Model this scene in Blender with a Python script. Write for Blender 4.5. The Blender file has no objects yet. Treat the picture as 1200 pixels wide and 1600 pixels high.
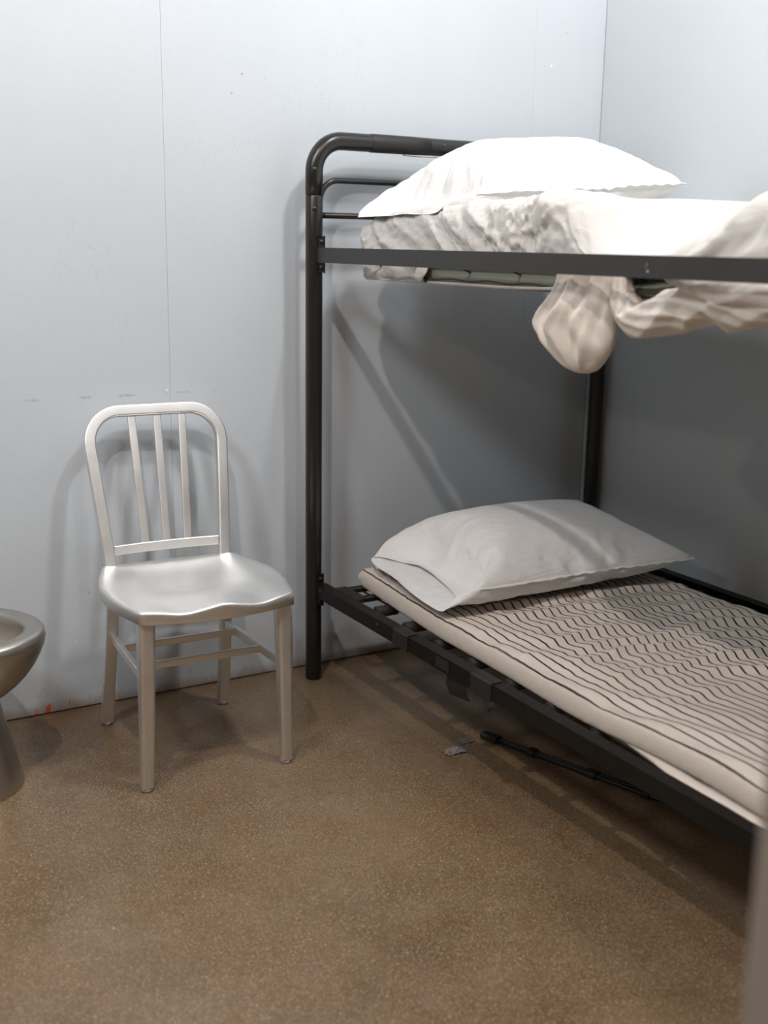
import bpy, bmesh, math
import numpy as np
from mathutils import Vector, Matrix

SC = bpy.context.scene
COL = SC.collection

# ------------------------------------------------------------------ camera
cam_data = bpy.data.cameras.new('camera')
cam = bpy.data.objects.new('camera', cam_data)
COL.objects.link(cam)
RC = [[0.8644717826458894, -0.5024431826065999, 0.015472080053730516],
      [0.10171872711958446, 0.2049873427252966, 0.973464683424927],
      [0.49228227427179383, 0.8399589499342052, -0.22831365457023728]]
cam.matrix_world = Matrix([[RC[0][i], RC[1][i], -RC[2][i], (0, 0, 1.3)[i]] for i in range(3)] + [[0, 0, 0, 1]])
cam_data.sensor_fit = 'HORIZONTAL'
cam_data.sensor_width = 24
cam_data.lens = 35.736
cam_data.clip_start = 0.05
cam_data.dof.use_dof = True
cam_data.dof.focus_distance = 2.95
cam_data.dof.aperture_fstop = 2.0
SC.camera = cam

# ------------------------------------------------------------------ world, exposure
world = bpy.data.worlds.new('world')
SC.world = world
world.use_nodes = True
bg = world.node_tree.nodes['Background']
bg.inputs[0].default_value = (1.0, 0.66, 0.40, 1)
bg.inputs[1].default_value = 0.085
vs = SC.view_settings
vs.view_transform = 'Standard'
vs.look = 'None'
vs.gamma = 1
vs.use_curve_mapping = False
vs.exposure = 0.04

# ------------------------------------------------------------------ lamps under the ceiling
def lamp(name, loc, power, color, radius):
    d = bpy.data.lights.new(name, 'POINT')
    d.energy = power; d.color = color; d.shadow_soft_size = radius
    o = bpy.data.objects.new(name, d); COL.objects.link(o); o.location = loc
    return o
lamp('lamp_over_bed', (1.80, 1.52, 3.40), 118, (1.0, 0.99, 0.97), 0.11)
lamp('lamp_row_right', (1.10, 0.45, 3.40), 40, (0.95, 0.98, 1.0), 0.12)
lamp('lamp_row_middle', (0.04, 1.10, 3.40), 114, (1.0, 0.88, 0.81), 0.04)
lamp('lamp_row_left', (-1.17, 1.00, 3.40), 158, (0.96, 0.98, 1.0), 0.28)
lamp('lamp_row_far', (-3.30, 0.45, 3.40), 60, (1.0, 0.86, 0.74), 0.12)

# ------------------------------------------------------------------ materials
def node_mat(name):
    m = bpy.data.materials.new(name); m.use_nodes = True
    nt = m.node_tree
    return m, nt, nt.nodes['Principled BSDF']

def N(nt, typ, **kw):
    n = nt.nodes.new(typ)
    for k, v in kw.items():
        if k.startswith('i_'):
            key = k[2:]
            key = int(key) if key.isdigit() else key.replace('_', ' ')
            n.inputs[key].default_value = v
        else:
            setattr(n, k, v)
    return n

def ramp(nt, src, stops, interp='LINEAR'):
    r = nt.nodes.new('ShaderNodeValToRGB')
    r.color_ramp.interpolation = interp
    els = r.color_ramp.elements
    while len(els) < len(stops): els.new(0.5)
    for e, (p, c) in zip(els, stops):
        e.position = p
        e.color = c if len(c) == 4 else (*c, 1)
    nt.links.new(src, r.inputs[0])
    return r.outputs[0]

def mixc(nt, fac, a, b, mode='MIX'):
    m = nt.nodes.new('ShaderNodeMix'); m.data_type = 'RGBA'; m.blend_type = mode
    for sock, v in ((m.inputs[0], fac), (m.inputs[6], a), (m.inputs[7], b)):
        if hasattr(v, 'is_linked'): nt.links.new(v, sock)
        else: sock.default_value = v if isinstance(v, (int, float)) else (*v[:3], 1)
    return m.outputs[2]

def math_n(nt, op, a, b=0.0, c=None):
    m = nt.nodes.new('ShaderNodeMath'); m.operation = op
    for k, v in enumerate((a, b, c)):
        if v is None: continue
        if hasattr(v, 'is_linked'): nt.links.new(v, m.inputs[k])
        else: m.inputs[k].default_value = v
    return m.outputs[0]

def coords(nt, scale=(1, 1, 1), kind='Object'):
    t = nt.nodes.new('ShaderNodeTexCoord'); mp = nt.nodes.new('ShaderNodeMapping')
    mp.inputs['Scale'].default_value = scale
    nt.links.new(t.outputs[kind], mp.inputs[0])
    return mp.outputs[0]

def noise(nt, vec, scale, detail=3, rough=0.55, dist=0.0):
    n = N(nt, 'ShaderNodeTexNoise'); n.inputs['Scale'].default_value = scale
    n.inputs['Detail'].default_value = detail; n.inputs['Roughness'].default_value = rough
    n.inputs['Distortion'].default_value = dist
    nt.links.new(vec, n.inputs['Vector'])
    return n.outputs[0]

def bump(nt, bsdf, height, strength, dist=0.002, prev=None):
    b = N(nt, 'ShaderNodeBump'); b.inputs['Strength'].default_value = strength
    b.inputs['Distance'].default_value = dist
    nt.links.new(height, b.inputs['Height'])
    if prev is not None: nt.links.new(prev, b.inputs['Normal'])
    nt.links.new(b.outputs[0], bsdf.inputs['Normal'])
    return b.outputs[0]

def sep(nt, vec):
    s = nt.nodes.new('ShaderNodeSeparateXYZ'); nt.links.new(vec, s.inputs[0]); return s.outputs

def band(nt, v, lo, hi, soft):
    """1 inside lo..hi with soft ends"""
    a = N(nt, 'ShaderNodeMapRange', interpolation_type='SMOOTHSTEP'); a.inputs[1].default_value = lo - soft; a.inputs[2].default_value = lo + soft
    b = N(nt, 'ShaderNodeMapRange', interpolation_type='SMOOTHSTEP'); b.inputs[1].default_value = hi - soft; b.inputs[2].default_value = hi + soft
    nt.links.new(v, a.inputs[0]); nt.links.new(v, b.inputs[0])
    return math_n(nt, 'SUBTRACT', a.outputs[0], b.outputs[0])

def wall_paint(name, base, marks=False):
    m, nt, b = node_mat(name)
    v = coords(nt)
    big = noise(nt, v, 1.3, 4)
    stretch = noise(nt, coords(nt, (3.0, 3.0, 0.35)), 1.6, 3)
    c = mixc(nt, ramp(nt, big, [(.3, (0, 0, 0)), (.75, (1, 1, 1))]), tuple(x * .96 for x in base), tuple(min(1, x * 1.03) for x in base))
    c = mixc(nt, math_n(nt, 'MULTIPLY', ramp(nt, stretch, [(.45, (0, 0, 0)), (.75, (1, 1, 1))]), .25), c, tuple(x * .93 for x in base))
    # hairline scuffs
    sc1 = noise(nt, coords(nt, (9, 9, 2.2)), 2.4, 6, .6, 1.5)
    line = ramp(nt, sc1, [(.498, (0, 0, 0)), (.5, (1, 1, 1)), (.502, (0, 0, 0))])
    gate = ramp(nt, noise(nt, v, 3.1, 2), [(.60, (0, 0, 0)), (.68, (1, 1, 1))])
    c = mixc(nt, math_n(nt, 'MULTIPLY', math_n(nt, 'MULTIPLY', line, gate), .35), c, (.22, .22, .24))
    # tiny pits and chips
    vo = N(nt, 'ShaderNodeTexVoronoi'); vo.inputs['Scale'].default_value = 5.5; nt.links.new(v, vo.inputs['Vector'])
    pit = ramp(nt, vo.outputs['Distance'], [(.012, (1, 1, 1)), (.022, (0, 0, 0))])
    c = mixc(nt, math_n(nt, 'MULTIPLY', pit, .45), c, (.25, .22, .2))
    s = sep(nt, v)
    # grime and bare board along the foot of the wall
    gn = noise(nt, coords(nt, (1, 1, .5)), 22, 5, .7)
    foot = band(nt, math_n(nt, 'SUBTRACT', s[2], math_n(nt, 'MULTIPLY', gn, .05)), -1, -.004, .022)
    c = mixc(nt, math_n(nt, 'MULTIPLY', foot, .75), c, (.30, .20, .15))
    gn2 = noise(nt, v, 60, 3, .7)
    foot2 = math_n(nt, 'MULTIPLY', band(nt, s[2], -1, .10, .06), ramp(nt, gn2, [(.60, (0, 0, 0)), (.68, (1, 1, 1))]))
    c = mixc(nt, math_n(nt, 'MULTIPLY', foot2, .35), c, (.35, .30, .28))
    if marks:
        # row of black rub marks at chair-back height, orange chips of an older coat, one red-brown speck pair
        n3 = noise(nt, coords(nt, (1, 1, 3)), 16, 4, .7)
        rub = math_n(nt, 'MULTIPLY', band(nt, math_n(nt, 'ADD', s[2], math_n(nt, 'MULTIPLY', n3, .02)), .893, .899, .003),
                     ramp(nt, n3, [(.53, (0, 0, 0)), (.60, (1, 1, 1))]))
        rub = math_n(nt, 'MULTIPLY', rub, band(nt, s[0], .70, 1.22, .04))
        c = mixc(nt, math_n(nt, 'MULTIPLY', rub, .38), c, (.12, .12, .13))
        fl = noise(nt, coords(nt, (1, 1, .12)), 130, 3, .7)
        orange = math_n(nt, 'MULTIPLY', band(nt, s[0], .702, .716, .0012),
                        band(nt, math_n(nt, 'ADD', s[2], math_n(nt, 'MULTIPLY', fl, .05)), -.1, .050, .0015))
        orange2 = math_n(nt, 'MULTIPLY', band(nt, s[0], .674, .677, .0008), band(nt, s[2], -.1, .02, .001))
        orange3 = math_n(nt, 'MULTIPLY', band(nt, s[0], .768, .771, .0008), band(nt, s[2], .012, .03, .001))
        oo = math_n(nt, 'MAXIMUM', math_n(nt, 'MAXIMUM', orange, orange2), orange3)
        c = mixc(nt, oo, c, (.62, .13, .03))
        for (mx, mz, mr, col) in ((1.32, 1.745, .006, (.30, .10, .08)), (1.39, 1.738, .005, (.30, .16, .10)),
                                  (2.377, 1.855, .007, (.95, .95, .95)), (1.083, .893, .006, (.95, .95, .95)),
                                  (.795, .20, .006, (.9, .9, .9)), (1.555, .62, .006, (.5, .42, .36))):
            dx = math_n(nt, 'ABSOLUTE', math_n(nt, 'SUBTRACT', s[0], mx)); dz = math_n(nt, 'ABSOLUTE', math_n(nt, 'SUBTRACT', s[2], mz))
            d = math_n(nt, 'ADD', math_n(nt, 'ADD', dx, dz), math_n(nt, 'MULTIPLY', noise(nt, v, 300, 2), .006))
            c = mixc(nt, band(nt, d, -1, mr, .0008), c, col)
    nt.links.new(c, b.inputs['Base Color'])
    b.inputs['Roughness'].default_value = .52
    b.inputs['Specular IOR Level'].default_value = .35
    roller = noise(nt, v, 230, 3, .6)
    soft = noise(nt, v, 14, 3)
    p = bump(nt, b, soft, .10, .01)
    bump(nt, b, roller, .22, .0012, p)
    return m

def concrete():
    m, nt, b = node_mat('polished_concrete')
    v = coords(nt)
    big = noise(nt, v, 1.1, 5, .6)
    mid = noise(nt, v, 6.5, 5, .62)
    c = ramp(nt, big, [(.3, (.118, .072, .037)), (.55, (.168, .112, .063)), (.75, (.235, .172, .112))])
    c = mixc(nt, math_n(nt, 'MULTIPLY', ramp(nt, mid, [(.4, (0, 0, 0)), (.75, (1, 1, 1))]), .5), c, (.235, .17, .112))
    rust = noise(nt, v, 2.3, 4, .65)
    c = mixc(nt, math_n(nt, 'MULTIPLY', ramp(nt, rust, [(.5, (0, 0, 0)), (.75, (1, 1, 1))]), .45), c, (.185, .098, .042))
    # sand grains and aggregate
    for sc, thr, col, k in ((330, .42, (.42, .31, .20), .6), (190, .28, (.45, .345, .22), .6), (120, .15, (.66, .55, .39), .75), (240, .36, (.06, .038, .022), .7), (60, .10, (.05, .04, .035), .7)):
        vo = N(nt, 'ShaderNodeTexVoronoi'); vo.inputs['Scale'].default_value = sc; nt.links.new(v, vo.inputs['Vector'])
        cell = sep(nt, vo.outputs['Color'])
        hit = math_n(nt, 'MULTIPLY', ramp(nt, vo.outputs['Distance'], [(thr * .75, (1, 1, 1)), (thr * 1.25, (0, 0, 0))]),
                     ramp(nt, cell[0], [(.62, (0, 0, 0)), (.66, (1, 1, 1))]))
        c = mixc(nt, math_n(nt, 'MULTIPLY', hit, k), c, col)
    # few grey paint drops
    vo = N(nt, 'ShaderNodeTexVoronoi'); vo.inputs['Scale'].default_value = 4.2; nt.links.new(v, vo.inputs['Vector'])
    dn = math_n(nt, 'ADD', vo.outputs['Distance'], math_n(nt, 'MULTIPLY', noise(nt, v, 90, 3), .05))
    drop = ramp(nt, dn, [(.052, (1, 1, 1)), (.060, (0, 0, 0))])
    c = mixc(nt, math_n(nt, 'MULTIPLY', drop, .6), c, (.38, .38, .36))
    nt.links.new(c, b.inputs['Base Color'])
    rr = ramp(nt, noise(nt, v, 3.0, 4, .6), [(.3, (.22, .22, .22)), (.7, (.38, .38, .38))])
    nt.links.new(rr, b.inputs['Roughness'])
    b.inputs['Specular IOR Level'].default_value = .5
    bump(nt, b, noise(nt, v, 260, 2), .12, .0008)
    return m

def metal_paint(name, col, rough, chips=.6, scale=1.0, chipcol=(.45, .44, .42), spec=.5):
    m, nt, b = node_mat(name)
    v = coords(nt)
    n = noise(nt, v, 38 * scale, 4, .65, .4)
    n2 = noise(nt, v, 7, 2)
    chip = math_n(nt, 'MULTIPLY', ramp(nt, n, [(.69, (0, 0, 0)), (.705, (1, 1, 1))]), ramp(nt, n2, [(.45, (0, 0, 0)), (.6, (1, 1, 1))]))
    dust = ramp(nt, noise(nt, v, 3.2, 4), [(.4, (0, 0, 0)), (.8, (1, 1, 1))])
    c = mixc(nt, math_n(nt, 'MULTIPLY', dust, .35), col, tuple(x * 1.7 + .006 for x in col))
    c = mixc(nt, math_n(nt, 'MULTIPLY', chip, chips), c, chipcol)
    nt.links.new(c, b.inputs['Base Color'])
    b.inputs['Roughness'].default_value = rough
    b.inputs['Specular IOR Level'].default_value = spec
    bump(nt, b, noise(nt, v, 420, 2), .06, .0006)
    return m

def brushed(name, col, rough, stretch=(60, 60, 4), var=.10):
    m, nt, b = node_mat(name)
    b.inputs['Metallic'].default_value = 1.0
    v = coords(nt, stretch)
    n = noise(nt, v, 4, 4, .6)
    c = mixc(nt, n, tuple(x * .93 for x in col), tuple(min(1, x * 1.04) for x in col))
    sm = noise(nt, coords(nt), 5, 3)
    c = mixc(nt, math_n(nt, 'MULTIPLY', ramp(nt, sm, [(.45, (0, 0, 0)), (.75, (1, 1, 1))]), .25), c, tuple(x * .82 for x in col))
    nt.links.new(c, b.inputs['Base Color'])
    r = N(nt, 'ShaderNodeMapRange'); r.inputs[3].default_value = rough - var; r.inputs[4].default_value = rough + var
    nt.links.new(noise(nt, coords(nt), 9, 4), r.inputs[0]); nt.links.new(r.outputs[0], b.inputs['Roughness'])
    bump(nt, b, n, .05, .0008)
    return m

def fabric(name, col, crease=.3, crease_scale=(9, 30, 30), rough=.85, weave=900):
    m, nt, b = node_mat(name)
    v = coords(nt)
    n = noise(nt, v, 3.5, 3)
    c = mixc(nt, n, tuple(x * .97 for x in col), col)
    nt.links.new(c, b.inputs['Base Color'])
    b.inputs['Roughness'].default_value = rough
    b.inputs['Specular IOR Level'].default_value = .2
    b.inputs['Sheen Weight'].default_value = .15
    cr = noise(nt, coords(nt, crease_scale), 1.0, 4, .55, .8)
    p = bump(nt, b, cr, crease, .012)
    bump(nt, b, noise(nt, v, weave, 1), .10, .0006, p)
    return m

def ticking():
    m, nt, b = node_mat('striped_ticking')
    u = N(nt, 'ShaderNodeUVMap'); u.uv_map = 'UVMap'
    s = sep(nt, u.outputs[0])
    jit = math_n(nt, 'MULTIPLY', math_n(nt, 'SUBTRACT', noise(nt, u.outputs[0], 40, 2), .5), .035)
    saw = math_n(nt, 'FRACT', math_n(nt, 'ADD', math_n(nt, 'DIVIDE', s[0], .0268), jit))
    line = band(nt, saw, .405, .595, .035)
    fade = ramp(nt, noise(nt, coords(nt), 6, 4), [(.25, (.80, .80, .80)), (.6, (1, 1, 1))])
    base = mixc(nt, noise(nt, coords(nt), 4, 3), (.66, .595, .53), (.73, .67, .61))
    c = mixc(nt, math_n(nt, 'MULTIPLY', line, fade), base, (.035, .026, .024))
    nt.links.new(c, b.inputs['Base Color'])
    b.inputs['Roughness'].default_value = .9
    b.inputs['Specular IOR Level'].default_value = .15
    p = bump(nt, b, noise(nt, coords(nt, (8, 22, 22)), 1.5, 3, .5, .5), .12, .01)
    bump(nt, b, noise(nt, coords(nt), 1100, 1), .12, .0006, p)
    return m

def plain(name, col, rough=.6, metallic=0.0, nscale=30, amt=.15):
    m, nt, b = node_mat(name)
    c = mixc(nt, noise(nt, coords(nt), nscale, 3), tuple(x * (1 - amt) for x in col), tuple(x * (1 + amt) for x in col))
    nt.links.new(c, b.inputs['Base Color'])
    b.inputs['Roughness'].default_value = rough; b.inputs['Metallic'].default_value = metallic
    return m

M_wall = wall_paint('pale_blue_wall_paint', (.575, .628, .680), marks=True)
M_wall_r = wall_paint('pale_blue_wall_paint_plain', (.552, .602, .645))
M_gap = plain('dark_joint', (.05, .045, .04), .9)
M_ceiling = plain('ceiling_paint', (.10, .085, .07), .8, 0, 3, .05)
M_jamb = plain('grey_steel_paint', (.25, .22, .19), .5, 0, 8, .08)
M_floor = concrete()
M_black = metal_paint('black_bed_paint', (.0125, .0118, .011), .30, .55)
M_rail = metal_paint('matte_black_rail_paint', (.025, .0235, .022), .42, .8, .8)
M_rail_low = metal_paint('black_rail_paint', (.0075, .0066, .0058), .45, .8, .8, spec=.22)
M_tape = plain('dusty_cloth_tape', (.017, .015, .014), .55, 0, 60, .35)
M_wrap = plain('black_foam_wrap', (.016, .015, .014), .7, 0, 60, .3)
M_screw = plain('worn_screw', (.06, .058, .055), .35, .8, 80, .3)
M_alu = brushed('brushed_aluminium', (.86, .86, .855), .46)
M_alu_leg = brushed('brushed_aluminium_leg', (.86, .86, .855), .46)
M_glide = plain('grey_plastic_glide', (.42, .43, .45), .5)
M_steel = brushed('satin_stainless_steel', (.52, .495, .455), .36, (14, 14, 14), .04)
M_white = fabric('white_pillowcase_cotton', (.80, .80, .80), .45, (9, 34, 34))
M_sheet = fabric('cream_white_sheet_cotton', (.58, .572, .555), .35, (26, 10, 26))
M_sheet_h = fabric('cream_sheet_cotton_hanging', (.70, .645, .585), .30, (30, 30, 9))
M_green = fabric('green_mattress_vinyl', (.30, .33, .27), .25, (10, 10, 10), .5)
M_tick = ticking()
M_under = fabric('pale_blue_grey_cover', (.60, .60, .585), .3, (20, 8, 20))
M_tick_side = fabric('cream_mattress_cover', (.70, .65, .59), .3, (20, 8, 20))
M_hem = plain('dark_hem_thread', (.05, .045, .04), .9)

# ------------------------------------------------------------------ mesh helpers
def obj(name, V, F, mat, parent=None, smooth=True, uv=None, sub=0, base=(0, 0, 0), kind=None, label=None, crisp=0):
    """one mesh object; V in world metres; child meshes are stored relative to their thing's base"""
    V = np.asarray(V, float)
    off = Vector((0, 0, 0))
    p = parent
    while p is not None:
        off += p.location; p = p.parent
    if parent is None:
        off = Vector(base)
    me = bpy.data.meshes.new(name)
    me.from_pydata((V - np.array(off)).tolist(), [], [tuple(int(i) for i in f) for f in F])
    if smooth: me.polygons.foreach_set('use_smooth', [True] * len(me.polygons))
    if uv is not None:
        ul = me.uv_layers.new(name='UVMap')
        idx = np.zeros(len(me.loops), int); me.loops.foreach_get('vertex_index', idx)
        ul.data.foreach_set('uv', np.asarray(uv, float)[idx].ravel())
    if crisp:
        me.set_sharp_from_angle(angle=math.radians(crisp))
    me.materials.append(mat)
    o = bpy.data.objects.new(name, me)
    COL.objects.link(o)
    if parent is not None: o.parent = parent
    else: o.location = off
    if crisp:
        wn = o.modifiers.new('weighted_normal', 'WEIGHTED_NORMAL'); wn.keep_sharp = True; wn.weight = 80
    if sub:
        s = o.modifiers.new('subdivision', 'SUBSURF'); s.levels = sub; s.render_levels = sub
    if kind: o['kind'] = kind
    if label: o['label'] = label
    return o

def thing(name, label, cat, loc, group=None):
    o = bpy.data.objects.new(name, None); COL.objects.link(o); o.location = loc
    o.empty_display_size = .1
    o['label'] = label; o['category'] = cat
    if group: o['group'] = group
    return o

def tag(o, label, cat, group=None):
    o['label'] = label; o['category'] = cat
    if group: o['group'] = group
    return o

class G:
    """collects pieces of one mesh"""
    def __init__(s): s.V = []; s.F = []
    def add(s, V, F):
        b = len(s.V); s.V.extend([tuple(v) for v in V]); s.F.extend([tuple(i + b for i in f) for f in F]); return s

def box(x0, y0, z0, x1, y1, z1, bev=0.0, seg=2):
    bm = bmesh.new()
    r = bmesh.ops.create_cube(bm, size=1)
    for v in r['verts']:
        v.co = Vector(((x0 + x1) / 2 + v.co.x * (x1 - x0), (y0 + y1) / 2 + v.co.y * (y1 - y0), (z0 + z1) / 2 + v.co.z * (z1 - z0)))
    if bev > 0:
        bmesh.ops.bevel(bm, geom=list(bm.edges), offset=bev, segments=seg, affect='EDGES', profile=.5)
    bm.verts.index_update()
    V = [tuple(v.co) for v in bm.verts]; F = [tuple(v.index for v in f.verts) for f in bm.faces]
    bm.free()
    return V, F

def sweep(path, section, ref=(0, 1, 0), cap=True, scale=None):
    """sweep a closed 2-D section (list of (a,b)) along path; a runs along ref, b across it"""
    P = np.asarray(path, float); n = len(P); S = np.asarray(section, float); k = len(S)
    V = []; F = []
    prev = np.asarray(ref, float)
    for i in range(n):
        t = P[min(i + 1, n - 1)] - P[max(i - 1, 0)]; t /= np.linalg.norm(t)
        a = prev - t * np.dot(prev, t); a /= np.linalg.norm(a)
        b = np.cross(t, a); prev = a
        m = 1.0 if scale is None else scale[i]
        for (u, w) in S: V.append(P[i] + (a * u + b * w) * m)
    for i in range(n - 1):
        for j in range(k):
            F.append((i * k + j, i * k + (j + 1) % k, (i + 1) * k + (j + 1) % k, (i + 1) * k + j))
    if cap:
        F.append(tuple(range(k))[::-1]); F.append(tuple((n - 1) * k + j for j in range(k)))
    return V, F

def circ(r, n=16): return [(r * math.cos(2 * math.pi * i / n), r * math.sin(2 * math.pi * i / n)) for i in range(n)]
def rrect(w, h, r, n=4):
    out = []
    for cx, cy, a0 in ((w / 2 - r, h / 2 - r, 0), (-w / 2 + r, h / 2 - r, 90), (-w / 2 + r, -h / 2 + r, 180), (w / 2 - r, -h / 2 + r, 270)):
        for q in range(n + 1):
            a = math.radians(a0 + 90 * q / n); out.append((cx + r * math.cos(a), cy + r * math.sin(a)))
    return out

def rounded_path(pts, r, n=8):
    """polyline with filleted corners"""
    P = [np.asarray(p, float) for p in pts]
    rs = r if isinstance(r, (list, tuple)) else [r] * len(P)
    out = [P[0]]
    for i in range(1, len(P) - 1):
        a, b, c = P[i - 1], P[i], P[i + 1]
        d1 = (a - b) / np.linalg.norm(a - b); d2 = (c - b) / np.linalg.norm(c - b)
        ang = math.acos(max(-1, min(1, float(np.dot(d1, d2))))); tl = rs[i] / math.tan(ang / 2)
        p0 = b + d1 * tl; p1 = b + d2 * tl
        bis = (d1 + d2) / np.linalg.norm(d1 + d2); cen = b + bis * (rs[i] / math.sin(ang / 2))
        for q in range(n + 1):
            s = q / n
            u = (p0 - cen) * (1 - s) + (p1 - cen) * s
            out.append(cen + u / np.linalg.norm(u) * rs[i])
    out.append(P[-1])
    return out

def lathe(profile, cx, cy, n=24, sx=1.0, sy=1.0):
    V = []; F = []
    k = len(profile)
    for (r, z) in profile:
        for j in range(n):
            a = 2 * math.pi * j / n; V.append((cx + r * sx * math.cos(a), cy + r * sy * math.sin(a), z))
    for i in range(k - 1):
        for j in range(n):
            F.append((i * n + j, i * n + (j + 1) % n, (i + 1) * n + (j + 1) % n, (i + 1) * n + j))
    F.append(tuple(range(n))[::-1]); F.append(tuple((k - 1) * n + j for j in range(n)))
    return V, F

def grid_faces(nu, nv, wrap_v=False, base=0):
    F = []
    w = nv if wrap_v else nv - 1
    for i in range(nu - 1):
        for j in range(w):
            F.append((base + i * nv + j, base + i * nv + (j + 1) % nv, base + (i + 1) * nv + (j + 1) % nv, base + (i + 1) * nv + j))
    return F

_rng = np.random.RandomState(7)
_lat = _rng.rand(64, 64)
def vnoise(x, y):
    """smooth value noise -1..1 on arrays"""
    x = np.asarray(x, float); y = np.asarray(y, float)
    xi = np.floor(x).astype(int); yi = np.floor(y).astype(int); fx = x - xi; fy = y - yi
    fx = fx * fx * (3 - 2 * fx); fy = fy * fy * (3 - 2 * fy)
    g = lambda a, b: _lat[a % 64, b % 64]
    return 2 * ((g(xi, yi) * (1 - fx) + g(xi + 1, yi) * fx) * (1 - fy) + (g(xi, yi + 1) * (1 - fx) + g(xi + 1, yi + 1) * fx) * fy) - 1
def sstep(a, b, x):
    t = np.clip((np.asarray(x, float) - a) / (b - a), 0, 1); return t * t * (3 - 2 * t)

# ------------------------------------------------------------------ the room
WY = 3.055      # face of the back wall
WX = 2.590      # face of the right wall
CEIL = 3.60
def structure(o): o['kind'] = 'structure'; return o
structure(obj('floor', *box(-3.8, -2.6, -.12, WX + .12, WY + .12, 0), M_floor, smooth=False))
structure(obj('ceiling', *box(-3.8, -.6, CEIL, WX + .12, WY + .12, CEIL + .1), M_ceiling, smooth=False))
wb = structure(obj('wall_back', *box(-3.7, WY + .018, 0, WX + .12, WY + .12, CEIL), M_gap, smooth=False))
for (a, b) in ((-3.7, -2.5705), (-2.57, -1.3505), (-1.35, -.1305), (-.130, 1.0918), (1.0924, 2.312), (2.3123, WX)):
    obj('panel', *box(a, WY, .004, b, WY + .018, CEIL, .0003, 1), M_wall, wb, smooth=False)
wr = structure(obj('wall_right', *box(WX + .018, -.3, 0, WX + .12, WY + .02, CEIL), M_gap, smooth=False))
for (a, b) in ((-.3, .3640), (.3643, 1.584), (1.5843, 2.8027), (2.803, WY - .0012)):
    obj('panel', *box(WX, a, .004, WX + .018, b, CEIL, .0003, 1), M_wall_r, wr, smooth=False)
wl = structure(obj('wall_left', *box(-3.8, -.6, 0, -3.7, WY + .02, CEIL), M_ceiling, smooth=False))
# steel upright of the cell front, close to the lens
structure(obj('trim_1', *box(.602, .42, 0, .70, .50, CEIL, .006), M_jamb, smooth=False))

# ------------------------------------------------------------------ bunk bed
BX0, BX1 = 1.490, 2.552     # post centres
BY0, BY1 = .93, 2.955
bed = thing('bunk_bed', 'black tubular steel bunk bed against the back and right walls', 'bed', (BX0, BY1, 0))
PR = .0245
def screw(parent, x, y, z, d=(0, -1, 0), r=.0065):
    d = np.array(d, float)
    p = np.array((x, y, z))
    pts = [p - d * .003, p + d * .001, p + d * .0022, p + d * .0022, p + d * .0004]
    V, F = sweep([p - d * .003 + d * .0001 * 0, p + d * .0012, p + d * .0024, p + d * .00245, p + d * .0002], circ(1, 12), ref=(0, 0, 1), scale=[r, r, r * .8, r * .45, r * .4])
    return obj('screw', V, F, M_screw, parent)
ZJ = 1.429; ZT = 1.577
for y in (BY1, BY0):
    s = -1 if y == BY1 else 1
    for x in (BX0, BX1):
        prof = [(PR * .9, 0), (PR, .004), (PR, .030), (PR * .985, .032), (PR * .985, ZJ - .004), (PR * .93, ZJ - .001), (PR * .9, ZJ)]
        pz = [0, .004, .03, .032] + list(np.linspace(.06, 1.30, 8)) + [ZJ - .004, ZJ - .001, ZJ]
        rr = [PR * .9, PR, PR, PR * .985] + [PR * .985] * 9 + [PR * .93, PR * .9]
        post = obj('post', *lathe(list(zip(rr, pz)), x, y, 28), M_black, bed)
        inn = 1 if x == BX0 else -1
        if y == BY1:
            screw(post, x - PR * .41, y - PR * .885, 1.392, (-.42, -.907, 0))
    top = rounded_path([(BX0, y, ZJ), (BX0, y, ZT), (BX1, y, ZT), (BX1, y, ZJ)], .085, 12)
    # straight runs get extra rings so that the tube stays smooth
    arch = obj('head_arch' if y == BY1 else 'foot_arch', *sweep(top, circ(PR, 28)), M_black, bed)
    if y == BY1:
        screw(arch, BX0 - PR * .41, y - PR * .9, 1.497, (-.42, -.907, 0)); screw(arch, BX1 - PR * .41, y - PR * .9, 1.497, (-.42, -.907, 0))
    thin = rounded_path([(BX0 + .015, y, 1.405), (BX0 + .030, y, 1.471), (BX1 - .030, y, 1.471), (BX1 - .015, y, 1.405)], .055, 8)
    obj('guard_bar', *sweep(thin, circ(.0085, 14)), M_black, bed)
    obj('guard_bar', *sweep([(BX0 + .015, y, 1.375), (BX1 - .015, y, 1.375)], circ(.0085, 14)), M_black, bed)

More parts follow.
